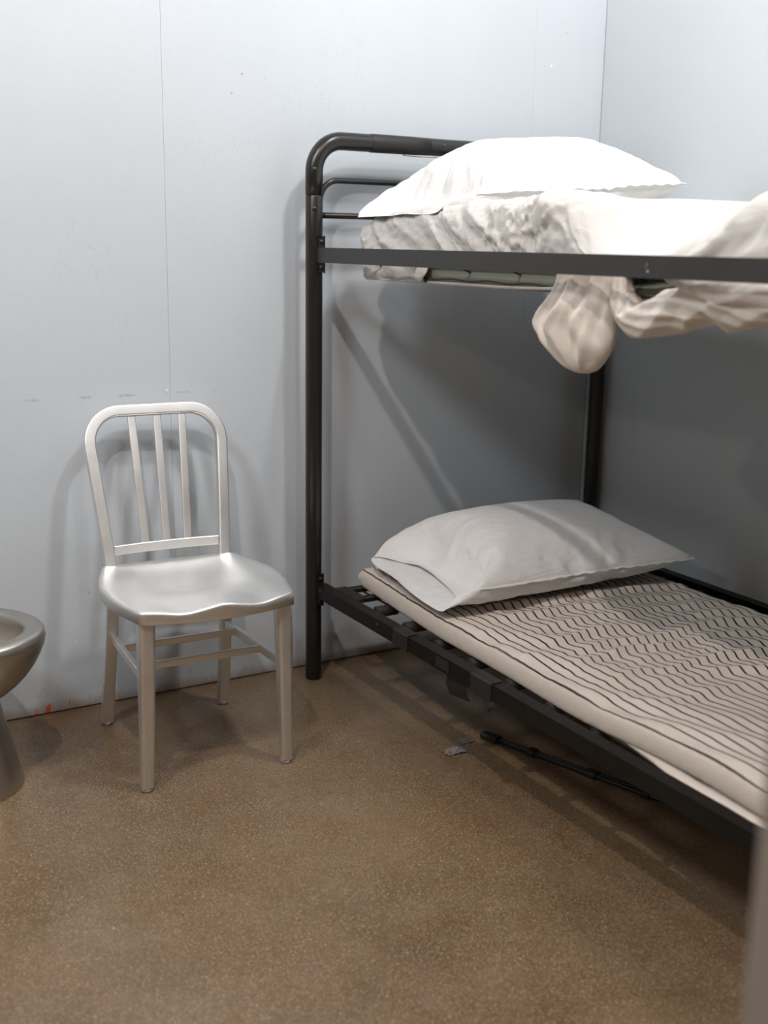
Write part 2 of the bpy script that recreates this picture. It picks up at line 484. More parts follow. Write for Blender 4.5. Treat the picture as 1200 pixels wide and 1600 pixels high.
def rail(x, inn, ztop, h):
    """angle-iron side rail: upright face outside, flange turned in at the top"""
    xo = x - inn * .004; t = .004; fl = .034
    fl = .014 if ztop > 1 else fl
    sec = [(0, 0), (fl, 0), (fl, -t), (t * 1.2, -t), (t, -t * 1.2), (t, -h), (0, -h)]
    ys = np.linspace(BY1 - .024, BY0 + .024, 25)
    V = []; F = []
    k = len(sec)
    for y in ys:
        for (a, b) in sec: V.append((xo + inn * a, y, ztop + b))
    for i in range(len(ys) - 1):
        for j in range(k):
            F.append((i * k + j, i * k + (j + 1) % k, (i + 1) * k + (j + 1) % k, (i + 1) * k + j))
    F.append(tuple(range(k))); F.append(tuple((len(ys) - 1) * k + j for j in range(k))[::-1])
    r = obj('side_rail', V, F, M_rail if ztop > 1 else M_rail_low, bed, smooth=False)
    return r, xo
rails = {}
for ztop, key in ((1.287, 'upper'), (.305, 'lower')):
    for x, inn in ((BX0, 1), (BX1, -1)):
        r, xo = rail(x, inn, ztop, .041 if key == 'upper' else .040)
        rails[key, inn] = r
        for y, s in ((BY1, -1), (BY0, 1)):
            bx = x + inn * .009
            br = obj('bracket', *box(bx - .011, y + s * (PR - .004), ztop - .068, bx + .011, y + s * (PR + .003), ztop + .030, .002), M_black, bed, smooth=False)
            screw(br, bx + inn * .001, y + s * (PR + .003), ztop + .016, (0, s, 0)); screw(br, bx - inn * .001, y + s * (PR + .003), ztop - .055, (0, s, 0))
for yy in (2.905, 2.56):
    screw(rails['lower', 1], BX0 - .004, yy, .290, (-1, 0, 0), .006)
# link-spring deck: cross bars with foam sleeves at the ends, and long wires
def deck(z):
    ys = [2.895, 2.80] + [2.675 - .157 * k for k in range(11)]
    for k, y in enumerate(ys):
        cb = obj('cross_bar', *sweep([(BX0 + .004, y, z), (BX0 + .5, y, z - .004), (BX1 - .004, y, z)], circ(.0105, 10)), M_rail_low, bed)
        if k >= 2:
            for xa, xb in ((BX0 + .055, BX0 + .125), (BX1 - .125, BX1 - .055)):
                obj('foam_sleeve', *sweep([(xa, y, z), (xa + .002, y, z), (xb - .002, y, z), (xb, y, z)], circ(1, 12), scale=[.013, .0165, .0165, .013]), M_wrap, cb)
    for x in np.linspace(BX0 + .14, BX1 - .14, 7):
        obj('deck_wire', *sweep([(x, 2.895, z - .012), (x, 1.9, z - .014), (x, 1.10, z - .012)], circ(.003, 8)), M_black, bed)
deck(.2835)
for y in np.linspace(2.72, 1.12, 9):
    obj('deck_wire', *sweep(rounded_path([(BX0 - .002, y, 1.264), (BX0 + .06, y, 1.252), (BX0 + .19, y, 1.198), (BX1 - .19, y, 1.198), (BX1 - .06, y, 1.252), (BX1 + .002, y, 1.264)], .02, 4), circ(.0022, 8)), M_black, bed)
for x in np.linspace(BX0 + .24, BX1 - .24, 6):
    obj('deck_wire', *sweep([(x, 2.78, 1.1965), (x, 1.9, 1.196), (x, 1.06, 1.1965)], circ(.002, 8)), M_black, bed)
# webbing strap at the head of the lower deck and tape on the rails
def strip(name, pts, w, wdir, thick, mat, parent):
    return obj(name, *sweep(pts, rrect(w, thick, thick * .45, 2), ref=wdir), mat, parent, smooth=False)
strip('strap', rounded_path([(1.545, 2.885, .271), (1.545, 2.913, .283), (1.545, 2.895, .2965), (1.545, 2.80, .2965), (1.545, 2.780, .283), (1.545, 2.80, .270)], .008, 3), .050, (1, 0, 0), .003, M_wrap, bed)
xf = BX0 - .004
def tape_band(y, w, drop=.0):
    pts = [(xf + .033, y, .3065), (xf + .002, y, .3065), (xf - .0012, y, .304), (xf - .0012, y, .264 - drop), (xf + .002, y, .2635 - drop)]
    return strip('tape', pts, w, (0, 1, 0), .0012, M_tape, bed)
tape_band(2.44, .075); tape_band(2.07, .085, .006)
strip('tape', [(xf - .0013, 2.235, .300), (xf - .0016, 2.235, .285), (xf - .0013, 2.235, .272)], .060, (0, 1, 0), .0012, M_tape, bed)
strip('tape', [(xf + .020, 2.20, .264), (xf + .016, 2.198, .235), (xf + .028, 2.195, .205)], .085, (0, 1, .15), .0012, M_tape, bed)
strip('tape', [(xf - .001, 2.03, .262), (xf - .004, 2.026, .250), (xf + .001, 2.02, .242)], .030, (0, 1, .25), .0014, M_tape, bed)
# tape wound round the head arch, with a torn lower edge
V, F = sweep([(1.665, BY1, ZT), (1.668, BY1, ZT), (1.72, BY1, ZT), (1.80, BY1, ZT), (1.86, BY1, ZT)], circ(1, 28), scale=[PR * 1.005, PR * 1.05, PR * 1.045, PR * 1.04, PR * 1.005])
obj('tape', V, F, M_tape, bed)
strip('tape', [(1.775, BY1 - .010, ZT - PR - .0035), (1.83, BY1 - .010, ZT - PR - .005), (1.91, BY1 - .010, ZT - PR - .003)], .018, (0, 1, 0), .003, plain('grey_tape_edge', (.42, .41, .39), .8, 0, 200, .5), bed)

# ------------------------------------------------------------------ lower mattress: striped pad with cross wrinkles
def crease_n(p):
    f = p - np.floor(p)
    return 1 - np.abs(2 * f - 1) ** .7
def pad():
    ny, yh, yf = 200, 2.872, .96
    ys = np.linspace(yh, yf, ny)
    def xl(y): return np.interp(y, [.9, 1.26, 1.6, 1.96, 2.35, 2.6, 2.872], [1.512, 1.520, 1.534, 1.548, 1.552, 1.572, 1.600])
    def xr(y): return np.interp(y, [.9, 1.9, 2.5, 2.872], [2.345, 2.352, 2.350, 2.330])
    zb, zt, r = .3010, .358, .022
    # profile parameter: underside, left edge, top, right edge
    prof = []
    for a in np.linspace(.10, .012, 5): prof.append(('b', a))
    for q in np.linspace(0, 1, 26): prof.append(('l', q))
    for q in np.linspace(0, 1, 92)[1:-1]: prof.append(('t', q))
    for q in np.linspace(0, 1, 7): prof.append(('r', q))
    V = np.zeros((ny, len(prof), 3)); U = np.zeros((ny, len(prof), 2))
    for k, (c, q) in enumerate(prof):
        a, b = xl(ys), xr(ys)
        if c == 'b': x = a + q + .012; z = np.full(ny, zb)
        elif c == 'l':
            an = -np.pi / 2 - q * np.pi
            hz = (zt - zb) / 2
            x = a + .016 + .016 * np.cos(an); z = (zt + zb) / 2 + hz * np.sin(an) * -1 * -1
            z = (zt + zb) / 2 - hz * np.cos(q * np.pi)
            x = a + .020 - .020 * np.sin(q * np.pi) ** .32
        elif c == 't': x = a + .020 + (b - a - .040) * q; z = np.full(ny, zt)
        else:
            x = b - .020 + .020 * np.sin(q * np.pi) ** .6; z = (zt + zb) / 2 + (zt - zb) / 2 * np.cos(q * np.pi)
        # wrinkles
        m = {'b': 0.0, 'l': sstep(.5, 1.2, q) if c == 'l' else 0, 't': 1.0, 'r': sstep(.8, 0, q) if c == 'r' else 0}[c]
        xx = (x - 1.55) / .8
        yy = ys + .10 * (x - 1.9) + .035 * vnoise(x * 4.3 + 3, ys * 3.1) + .018 * vnoise(x * 11, ys * 9)
        ph = yy * 11.5 + 1.3 * vnoise(yy * 3.0 + 9, x * .9)
        saw = ph - np.floor(ph)
        ridge = np.where(saw < .30, sstep(0, .30, saw), 1 - ((saw - .30) / .70) ** .8)
        amp = .0155 * (.35 + .65 * sstep(-.5, .5, vnoise(np.floor(ph) * 1.7 + 5, x * 3.4 + 2))) 
        mask = sstep(.03, .30, xx) * sstep(1.06, .80, xx) * sstep(1.15, 1.75, ys + .18 * (x - 1.9)) * (.55 + .45 * sstep(2.75, 2.2, ys))
        fine = .0035 * vnoise(x * 16 + 3 * vnoise(x * 3, ys * 3), ys * 42) * sstep(1.2, 1.9, ys) + .006 * vnoise(x * 5, ys * 6)
        near = .006 * np.sin((ys * 1.0 + x * 1.5) * 26 + 2 * vnoise(x * 4, ys * 4)) * sstep(.5, .1, xx) * sstep(2.5, 2.1, ys)
        dz = m * (amp * ridge * mask + fine * .8 + near * .5)
        # long swell, and the near edge lifting towards the foot
        swell = .014 * np.exp(-((ys - 1.45) / .22) ** 2) * np.exp(-((x - 1.62) / .22) ** 2) - .006 * np.exp(-((ys - 1.85) / .2) ** 2) * np.exp(-((x - 1.56) / .1) ** 2)
        lift = .010 * sstep(1.75, 1.2, ys) * sstep(.25, 0, xx)
        if c == 'l': x = x - .0022 * crease_n(ys * 33 + vnoise(ys * 9, q * 2)) * math.sin(q * math.pi)
        V[:, k, 0] = x + m * .002 * vnoise(ys * 8, x * 8)
        V[:, k, 1] = ys
        V[:, k, 2] = z + dz + (swell + lift) * (1.0 if c != 'b' else .6)
    # round the head end down
    t = sstep(yh - .022, yh, ys)[:, None]
    V[:, :, 2] = V[:, :, 2] * (1 - t * .55) + t * .55 * (zb + zt) / 2
    # arc length across gives the stripe coordinate, measured along the flat cloth
    mid = V[60].copy(); mid[:, 2] = np.where(True, [zb if c == 'b' else 0 for c, q in prof], 0)
    base = []
    for c, q in prof:
        if c == 'b': base.append(.0080)
        elif c == 'l': base.append(.0268 * float(np.interp(q, [0, .05, .13, .84, .92, 1], [.30, .41, .59, 1.41, 1.59, 1.66])))
        elif c == 't': base.append(.0268 * 1.66 + .77 * q)
        else: base.append(.0268 * 1.66 + .77 + (zt - zb) * q)
    U[:, :, 0] = np.array(base)[None, :]; U[:, :, 1] = ys[:, None]
    n = len(prof)
    F = grid_faces(ny, n)
    F.append(tuple(range(n))); F.append(tuple((ny - 1) * n + j for j in range(n))[::-1])
    return V.reshape(-1, 3), F, U.reshape(-1, 2)
mat_l = thing('mattress', 'thin cream mattress with dark ticking stripes on the lower bunk', 'mattress', (1.95, 1.9, .3010), 'bunk mattresses')
pv, pf, pu = pad()
obj('ticking_cover', pv, pf, M_tick, mat_l, uv=pu)
def flap():
    """slack underside of the cover, sagging out below the near edge towards the foot"""
    ys = np.linspace(1.86, .97, 70); n = 14
    V = np.zeros((70, n, 3)); U = np.zeros((70, n, 2))
    g = sstep(1.86, 1.25, ys)
    for k in range(n):
        q = k / (n - 1); an = q * np.pi * 1.15
        x = np.interp(ys, [.9, 1.26, 1.6, 1.96, 2.35], [1.522, 1.528, 1.540, 1.552, 1.556]) + .012 - (.002 + .030 * g) * np.sin(an)
        z = .3010 + .010 * (1 - g) + (.016 + .010 * g) * np.cos(an) - .012 * g - .004
        w = .0035 * vnoise(ys * 14 + 2, q * 3) * g
        V[:, k] = np.stack([x + w, ys, np.maximum(z + w, .3005) + q * 0], 1)
        U[:, k, 0] = .002 + q * .0268; U[:, k, 1] = ys
    return V.reshape(-1, 3), grid_faces(70, n), U.reshape(-1, 2)
fv, ff, fu = flap()
fo = obj('cover_flap', fv, ff, M_tick, mat_l, uv=fu)
fs = fo.modifiers.new('thickness', 'SOLIDIFY'); fs.thickness = .003; fs.offset = 0

# ------------------------------------------------------------------ upper mattress and its loose fitted sheet
X0, X1, Y0, Y1, Z0, Z1 = 1.580, 2.50, .97, 2.862, 1.2045, 1.394
RCN = .075
def ring(t, off):
    Ls = (Y1 - RCN) - Y0; Lc = RCN * math.pi / 2
    if t < Ls: return X0 + off, Y0 + t
    t2 = t - Ls
    r = max(RCN - off, 0.0)
    cx, cy = X0 + max(RCN, off), Y1 - max(RCN, off)
    if t2 < Lc:
        an = math.pi - t2 / Lc * math.pi / 2
        return cx + r * math.cos(an), cy + r * math.sin(an)
    return cx + (t2 - Lc), cy + r
LSIDE = (Y1 - RCN) - Y0; LC = RCN * math.pi / 2; LH = .80
RE = .05
def sprof(s):
    """s 0..1 from the under edge up the side and over onto the top: inward offset, height, outward normal (out, up)"""
    if s < .06: return .04 - .04 * s / .06 * .3 + .0, Z0, (-.2, -1)
    if s < .20:
        an = (s - .06) / .14 * math.pi / 2
        return .028 - .028 * math.sin(an), Z0 + .028 - .028 * math.cos(an), (math.sin(an), -math.cos(an))
    if s < .42: return 0, Z0 + .028 + (s - .20) / .22 * (Z1 - Z0 - .028 - RE), (1, 0)
    if s < .66:
        an = (s - .42) / .24 * math.pi / 2
        return RE - RE * math.cos(an), Z1 - RE + RE * math.sin(an), (math.cos(an), math.sin(an))
    return RE + (s - .66) / .34 * .38, Z1, (0, 1)
def head_drop(y):
    """the pad thins towards its head end"""
    return 1 - .27 * np.clip((y - 2.45) / .412, 0, 1) ** 2.0
def crease(p, sharp=.75):
    f = p - np.floor(p)
    return 1 - np.abs(2 * f - 1) ** sharp * 1.0
def fold_field(t, y, z, s):
    """outward relief of the sheet in metres"""
    zz = (z - Z0)
    w = .30 * vnoise(y * 7 + 1, zz * 16)
    p = (y - 1.9 * zz) * 8.2 + w
    head = crease(p) * (.55 + .45 * vnoise(np.floor(p) * 2.3 + 4, zz * 5 + 1)) * sstep(2.12, 2.30, y)
    p2 = (y - 1.9 * zz) * 21 + .6 * vnoise(y * 9, zz * 20 + 5)
    head2 = .35 * crease(p2, .8) * sstep(2.0, 2.25, y)
    # crumpled stretch
    cr = crease(1.1 * vnoise(y * 9 + 2, zz * 13 + 1) + .25 * vnoise(y * 19, zz * 26 + 3), .8)
    cr2 = crease(1.2 * vnoise(y * 11 - zz * 24 + 7, zz * 10 + y * 6), .8)
    cr3 = crease(1.3 * vnoise(y * 21 + zz * 30, zz * 34 - y * 12 + 4), .8)
    crum = (cr * .7 + cr2 * .7 + cr3 * .4) * sstep(1.80, 1.95, y) * sstep(2.40, 2.20, y)
    # long soft drapes rising to the right
    p3 = (y + 1.5 * zz) * 6.5 + .5 * vnoise(y * 5 + 8, zz * 9)
    right = crease(p3, .9) * (.6 + .4 * vnoise(np.floor(p3) * 1.9, 2.0)) * sstep(1.72, 1.50, y)
    p4 = (y + .9 * zz) * 17 + .8 * vnoise(y * 6, zz * 22)
    right = right + .30 * crease(p4, .8) * sstep(1.85, 1.6, y)
    return .021 * head + .006 * head2 + .009 * crum + .014 * right + .003 * vnoise(y * 20, zz * 30)
FOLDS = [
-10,0,-21,-11,0,-14,-16,0,-12,-11,0,-5,-10,0,-2,-12,0,0,-9,0,0,-6,0,0,-4,0,0,-5,0,0,-4,0,0,-6,0,0,-5,0,0,-7,0,0,-9,0,0,-14,0,0,-15,0,0,-14,0,2,-19,0,5,-19,0,8,-14,0,8,-17,0,13,-16,0,16,-13,0,17,-10,0,17,-6,0,15,-3,0,11,
-2,0,16,0,0,9,0,0,5,0,0,8,0,0,9,0,0,2,0,0,5,0,0,5,0,0,7,0,44,1,1,44,1,9,17,-1,5,9,-5,4,6,-4,6,4,-4,4,3,-3,2,2,-3,1,2,-3,2,1,-3,0,1,-3,2,1,-2,0,0,-2,-1,0,-2,-3,0,-2,2,0,-2,1,0,-2,1,0,-2,2,0,-2,6,-1,-4,0,0,0,6,-1,-5,5,-1,
-4,5,-1,-4,5,-2,-6,4,-3,-6,2,0,0,5,-1,-9,4,-1,3,4,0,4,4,0,0,4,1,-1,5,2,4,5,5,1,6,13,2,0,44,2,4,2,7,2,2,3,3,10,1,3,7,0,2,5,-2,2,5,-2,2,3,-2,1,2,-2,1,1,-2,0,1,-2,-1,0,-1,1,0,-2,0,1,-1,-1,0,-2,0,0,-1,-2,1,-1,4,0,-1,-2,0,-1,
5,-1,-3,7,-2,-3,3,-1,-2,2,-1,0,8,-2,-7,5,-1,-5,2,0,1,3,1,0,5,-3,-7,3,-1,-1,4,-2,-7,3,0,2,3,1,1,3,1,1,2,3,2,3,4,2,1,7,2,0,2,2,-1,1,-2,2,1,2,0,5,1,1,5,0,2,4,0,2,3,0,1,2,-2,1,2,-2,0,1,-2,0,1,-1,2,1,-1,-1,1,-1,-2,0,-2,0,0,
-1,-1,0,-2,5,-1,-2,-3,0,-2,5,0,-2,9,-3,-4,-2,1,-1,8,-3,-6,8,-2,-6,-1,0,1,4,-1,-5,6,-1,-8,4,-1,-6,1,0,3,2,-1,-4,2,1,-1,2,-1,-3,2,0,1,2,2,1,2,2,2,1,4,2,0,5,2,0,1,-1,2,1,5,-4,1,-4,1,3,1,2,4,0,1,3,-1,0,2,-1,0,3,0,0,2,0,-1,2,
0,0,1,-1,0,1,-1,-1,0,-2,-1,1,-1,-4,2,-1,4,0,-1,-1,0,-1,2,0,-1,7,-3,-4,-6,2,1,5,-1,-2,-1,1,1,-3,1,3,5,-1,-3,-4,0,7,-4,0,6,-1,1,1,2,1,-4,0,1,1,1,0,-1,2,1,-1,1,1,-1,1,1,0,1,2,1,0,2,1,-1,3,2,0,1,3,-1,2,-3,2,2,2,2,2,2,-1,3,1,
1,3,0,1,3,0,-2,1,0,0,2,0,0,1,-1,0,1,0,-1,0,-1,0,1,1,-1,0,-1,5,-1,-1,3,1,-1,-6,0,-1,8,-4,-5,0,1,0,0,-2,0,-6,-1,2,-3,-2,2,2,-2,-4,-3,-1,3,3,-1,-2,5,-1,-6,0,-2,4,0,-1,4,1,-1,1,1,-1,-1,0,-1,-1,1,1,-1,0,1,0,0,2,1,0,3,2,0,2,0,
0,2,4,3,0,8,4,0,4,-1,2,0,1,2,1,1,2,0,-1,2,0,0,3,-1,0,1,1,0,1,1,1,1,0,0,1,0,-3,0,-1,2,1,0,5,1,0,-6,-1,-2,8,-1,-2,1,1,1,-7,0,0,4,-1,-3,6,-1,-2,5,0,-3,1,0,1,-1,0,0,2,0,-4,-1,0,0,1,0,-3,1,-1,-3,0,0,-1,0,1,0,1,0,-1,0,0,-1,1,
1,0,0,1,0,0,1,1,0,1,2,0,0,-1,0,1,-1,0,1,2,0,1,0,3,1,0,-5,1,0,-2,1,0,1,1,0,0,2,0,1,1,1,-2,0,0,-5,0,0,-1,0,0,5,-1,-1,-7,-1,-2,5,0,0,6,0,-1,-8,0,0,1,0,1,2,3,1,-3,2,3,-4,2,3,0,2,0,-1,2,2,-2,2,3,-1,1,3,-2,2,2,-1,3,1,-1,2,0,0,
2,0,0,2,1,0,1,-2,-1,1,-2,0,2,0,-1,2,-1,0,1,2,0,1,1,-1,0,-2,0,0,-1,4,1,3,-7,0,-2,1,0,0,3,1,0,-5,0,1,0,0,0,-1,0,0,-6,0,0,-1,1,0,7,-1,-1,-5,-1,-1,3,0,0,5,-1,0,-7,-1,1,-1,1,1,7,-2,-2,-3,-3,1,0,-2,-1,5,-2,-1,-4,-2,2,3,-2,-4,
2,-3,-4,0,-1,-3,1,-2,-3,0,-1,-2,0,0,1,0,-1,1,0,1,-1,0,1,0,0,1,-3,-1,1,-1,0,2,2,-1,2,-2,0,0,4,2,-1,5,1,-1,1,-7,-2,-4,-1,1,1,4,1,0,-4,0,0,2,2,2,0,2,2,-9,1,-1,-2,0,0,9,-2,-1,-5,1,-1,2,1,0,5,0,0,-9,-1,-1,1,0,-1,9,-1,-1,-3,0,
1,3,0,0,4,1,-2,-5,0,0,2,-1,-3,0,1,-1,-3,0,2,-1,0,1,-1,0,1,-1,-1,0,0,-2,-1,-1,-1,-1,-1,-3,2,-1,1,-1,0,0,-1,1,0,-4,-1,1,3,-1,1,0,0,-1,-2,1,0,0,-1,0,-1,-1,1,1,8,-1,1,-3,2,2,2,3,3,4,2,2,-11,-2,-3,-3,1,2,10,-2,-3,-5,0,-2,-1,
-1,0,3,0,0,-7,0,0,5,2,-1,6,0,0,-5,0,0,-2,2,2,1,3,-1,-2,2,1,2,4,0,2,4,0,-2,2,1,1,4,-3,-3,3,3,-1,3,-3,-2,3,4,-1,2,-1,-1,3,1,0,2,-1,0,0,3,0,1,0,-1,0,-4,0,0,-7,0,0,6,0,0,-1,0,-2,2,-1,-2,-2,8,-1,3,-8,1,1,-2,2,3,1,2,8,-12,-3,
0,-5,1,2,13,-5,-6,-2,1,0,0,1,0,5,1,-1,-6,-1,-1,4,0,-1,2,-1,1,-4,0,-1,3,0,0,5,-1,-2,-2,0,1,-1,0,1,2,0,-2,-3,0,2,-3,1,2,-3,0,5,0,0,-3,0,0,1,-1,0,-2,-1,1,0,-1,0,0,-1,3,-4,-1,1,-1,-1,0,3,-1,1,1,0,0,-6,-1,0,-5,0,-2,3,-1,-1,
-4,-1,-1,-1,-8,-1,-3,0,0,2,3,-1,2,-12,-5,-9,-4,1,1,16,-6,-4,-3,0,1,-1,0,1,3,-1,0,-6,-1,0,5,0,1,0,-1,1,-4,2,2,3,1,1,2,0,0,-4,0,2,0,-1,0,1,-1,-2,-3,-3,1,0,-3,-1,5,-4,-5,3,-4,-4,4,-4,-2,-4,-3,8,-1,-1,4,-1,0,4,-1,0,5,-1,-1,
9,-1,-1,4,-1,0,-4,-1,0,6,-1,0,-2,1,-2,-8,0,-1,-2,-2,-2,-3,-1,-2,-1,0,-1,2,4,0,3,-12,-7,-8,0,-3,-1,16,-9,-9,-4,-1,0,0,-1,1,3,-1,0,-3,0,0,7,1,1,-2,0,0,2,1,1,6,-1,0,-1,0,2,-1,1,1,-1,1,0,1,1,0,-3,1,3,3,3,-2,2,2,-2,-1,2,0,-2,
3,1,-8,-1,6,-2,-1,0,-1,0,-7,-1,-1,-3,1,-2,-6,0,-1,-6,0,0,-1,-1,0,3,-1,-1,-8,-2,-1,9,-1,0,-3,0,-2,-7,-2,-3,-3,-1,-3,-1,3,0,2,-14,-7,-12,1,0,1,13,-5,-3,-5,-1,1,2,2,1,3,1,2,-6,0,1,1,1,2,-3,-1,1,1,1,1,1,1,1,-3,1,1,-1,1,0,1,
0,2,5,-1,1,-1,0,0,3,0,-2,-4,-1,3,-5,1,5,-7,-3,7,-5,-3,5,5,0,-8,6,-2,-8,0,-3,8,-1,1,0,-1,2,0,-1,1,2,-1,-1,-5,-1,-1,4,-1,1,3,1,-2,-10,-2,-1,9,0,-3,1,-1,-3,-3,-4,-3,-5,-14,-7,-12,7,0,3,14,-4,-1,-8,-2,0,-1,2,1,2,0,2,-7,1,-1,
-1,1,2,3,1,2,1,1,1,2,1,2,-3,0,1,-5,-1,2,-1,-2,1,0,0,0,-1,0,0,1,-1,1,1,-2,-1,4,-1,-1,-3,-1,3,5,-1,-5,7,-4,-7,-4,-4,8,-3,-1,5,2,-2,-8,-1,-3,8,-1,-2,8,-2,-1,6,-1,0,-1,0,0,-7,0,-2,7,-2,0,2,1,-4,-12,0,-3,-5,0,-3,-1,-3,-3,-3,
7,-1,4,11,-3,3,-10,-3,-2,5,0,1,6,-1,2,-3,-1,1,-1,-1,2,7,1,-1,-6,-1,0,-4,0,1,-8,-1,-1,-4,0,1,4,0,0,4,0,2,-6,0,0,-3,2,0,0,1,1,2,1,1,-2,-1,2,1,0,2,3,3,-3,-8,2,5,-1,1,1,2,1,-5,-2,0,6,2,-1,-8,0,-3,-8,0,-1,-4,0,-2,10,-1,0,1,0,
-2,-9,0,-1,9,-1,1,-1,0,-3,-3,0,-4,0,1,-4,1,9,-2,3,-12,-5,-5,7,-1,3,3,0,3,-7,-1,0,-6,-1,-1,8,0,1,-3,-1,2,3,1,0,5,0,1,4,0,1,7,-2,-1,4,1,0,-2,2,1,1,1,3,3,1,-1,1,3,0,-9,0,3,-7,-1,3,6,-6,-12,-8,-3,4,2,-2,-2,6,-2,-7,-2,-2,6,3,
-1,-5,-2,-2,9,-1,-1,9,0,0,-5,-1,1,-7,0,-2,10,-2,1,2,0,-3,-11,0,-4,12,0,-4,-3,-1,-4,-1,2,-4,1,-13,-4,-1,5,-1,4,-8,0,0,-8,1,1,6,1,1,9,2,2,-1,2,0,3,1,1,1,0,2,-3,1,1,4,0,1,-2,1,1,-4,-1,1,-9,-1,-1,-5,-1,0,-4,-1,3,-3,0,2,-4,2,
3,6,-5,-11,-7,-1,3,4,-3,-5,4,-1,-5,-2,1,2,3,0,-7,-4,-2,6,3,-1,-10,1,-1,-9,-1,-3,12,-1,0,0,-2,0,2,0,-3,11,-1,-2,9,0,-4,-11,0,-4,2,1,-5,1,3,-5,5,12,-8,2,-4,-1,1,9,-2,2,7,-2,0,-8,-2,1,-7,-2,-1,-7,-2,1,-9,0,0,-5,-1,1,4,0,0,
-1,0,1,-2,0,1,-10,0,-1,2,1,0,10,-2,-3,3,-2,-2,-9,-4,-2,8,-6,-13,1,3,0,0,3,-1,1,3,-1,0,3,2,-1,3,1,-1,2,0,1,3,-4,-1,1,0,-4,0,6,0,-2,-10,-1,-2,8,0,-1,-5,-1,-1,5,-1,0,0,-1,-1,7,0,-5,6,3,-4,8,3,-4,4,3,-1,3,7,-2,5,-9,-3,-1,-8,
-2,-3,7,-1,0,7,-2,1,8,-2,0,7,-2,0,6,0,-1,-6,0,1,-11,-3,-1,-9,-1,0,3,0,0,9,-3,-3,-1,1,-1,-10,-2,-2,2,-3,-1,2,-1,3,-7,-2,5,6,-1,0,-4,-2,7,-4,-1,4,2,0,-5,-1,2,0,-2,-2,2,-2,-2,4,0,1,0,-2,-1,-4,-1,0,0,-2,1,6,-1,0,0,0,-2,13,1,
-7,16,0,-4,8,2,-5,3,4,-5,5,-12,-6,-7,-11,-5,-7,9,-2,-1,9,0,2,1,1,0,-2,1,0,-10,-2,-1,-11,-3,0,-14,-3,0,-11,-3,-1,2,0,0,8,-2,-1,11,-3,-1,-11,-3,0,-1,0,-2,9,-1,-1,10,-3,-2,2,0,4,1,-1,3,-3,-2,5,6,-2,-6,5,-4,-5,-4,-3,5,-4,-3,
5,-1,-1,-3,-1,-1,-5,1,-3,-6,-2,-2,11,-1,-1,-9,0,-4,-13,0,-5,-15,0,-8,-16,0,-7,-15,0,-5,-1,-1,-5,-3,-3,-5,-4,11,-4,8,11,-5,8,-3,-1,8,-15,-8,-2,-15,-7,-1,-13,-4,-2,-3,1,1,0,1,0,1,0,0,1,0,0,-3,0,2,-8,-1,2,-11,-2,4,8,-1,4,
-15,-6,6,-9,-2,5,-11,-2,6,-10,-2,3,1,0,0,4,1,-6,-1,3,2,-6,2,4,-1,-1,1,0,0,-6,-1,1,-4,-1,1,1,-2,2,1,2,0,-4,1,-4,11,0,-3,10,0,0,4,0,-2,7,0,-4,13,0,-5,-1,-1,-5,-1,-3,-5,-3,-13,-9,-9,-13,-7,-8,-14,-7,-5,14,-4,1,16,-4,0,15,
-5,2,13,-6,0,12,-6,1,14,-6,1,16,-7,1,13,-5,0,12,-3,0,11,-2,0,-8,-2,-2,16,-4,-3,12,-3,-3,10,0,-4,10,-3,-4,5,-4,-3,-5,-3,5,-5,-4,5,4,0,-5,3,-1,-3,-4,-6,11,-3,-2,14,-4,-2,12,-1,-5,11,-1,-1,8,0,-1,-9,-1,0,5,-1,-2,9,0,0,5,0,
1,-3,0,-5,-4,-1,-5,-2,-3,-5,-5,12,-3,4,14,-6,6,16,-9,7,-15,-6,0,-14,-6,1,-15,-8,-1,-16,-9,-1,-14,-5,0,-13,-5,0,-13,-4,0,-13,-4,1,-12,-4,1,-13,-5,1,10,-2,-1,1,0,0,-10,-2,2,-7,-2,1,-4,0,1,-2,0,0,7,-1,-4,7,-3,-3,-10,-6,9,
-7,-1,6,1,-5,-13,3,-6,-13,4,-6,-13,4,-5,-13,0,0,-2,0,-1,8,1,-7,-16,0,-12,-17,0,-10,-18,0,-10,-18,0,-5,-4,-3,-5,-7,0,-5,0,0,0,2,0,1,2,-11,-4,-6,2,-1,5,14,-5,0,15,-4,2,16,-2,2,14,-5,0,13,-3,1,12,-4,1,13,-4,0,13,-3,0,13,-2,
0,-12,-6,3,-12,-3,2,7,0,-6,7,0,-1,-3,4,1,3,5,-2,-2,1,2,-13,-3,2,2,0,-1,5,-1,-12,2,0,4,-5,-4,12,-2,-4,12,-3,-4,13,-1,-4,-12,-1,-2,-13,0,0,-1,2,2,6,0,-6,14,0,-4,13,0,-5,0,-2,-6,-4,-1,-6,-1,-16,-8,-6,-16,-8,-6,10,-1,-1,13,
-5,0,-13,-4,-1,-12,-3,-2,-12,-5,0,-11,-3,0,-13,-4,0,-10,-2,0,-10,-2,0,-10,-2,0,-11,-1,0,10,-5,-1,2,-2,1,-9,-2,7,-11,-4,4,3,0,-3,0,2,1,-11,0,2,7,0,-6,7,-4,-5,-5,-4,14,0,-2,7,6,-4,-12,2,-2,-10,3,-2,-12,0,-10,17,0,-8,17,0,
-5,17,-1,-2,10,0,0,-4,-1,-3,-13,0,-6,-4,3,-4,6,0,-4,1,13,-4,5,16,-5,5,-9,0,0,-10,1,-1,13,-3,1,11,-4,1,12,-2,0,11,-4,0,12,-3,-1,11,-5,-1,9,-2,0,10,-3,0,11,-2,-1,-7,2,2,10,-2,-1,13,-5,2,9,-2,1,-11,-8,7,-13,-10,10,1,0,9,1,
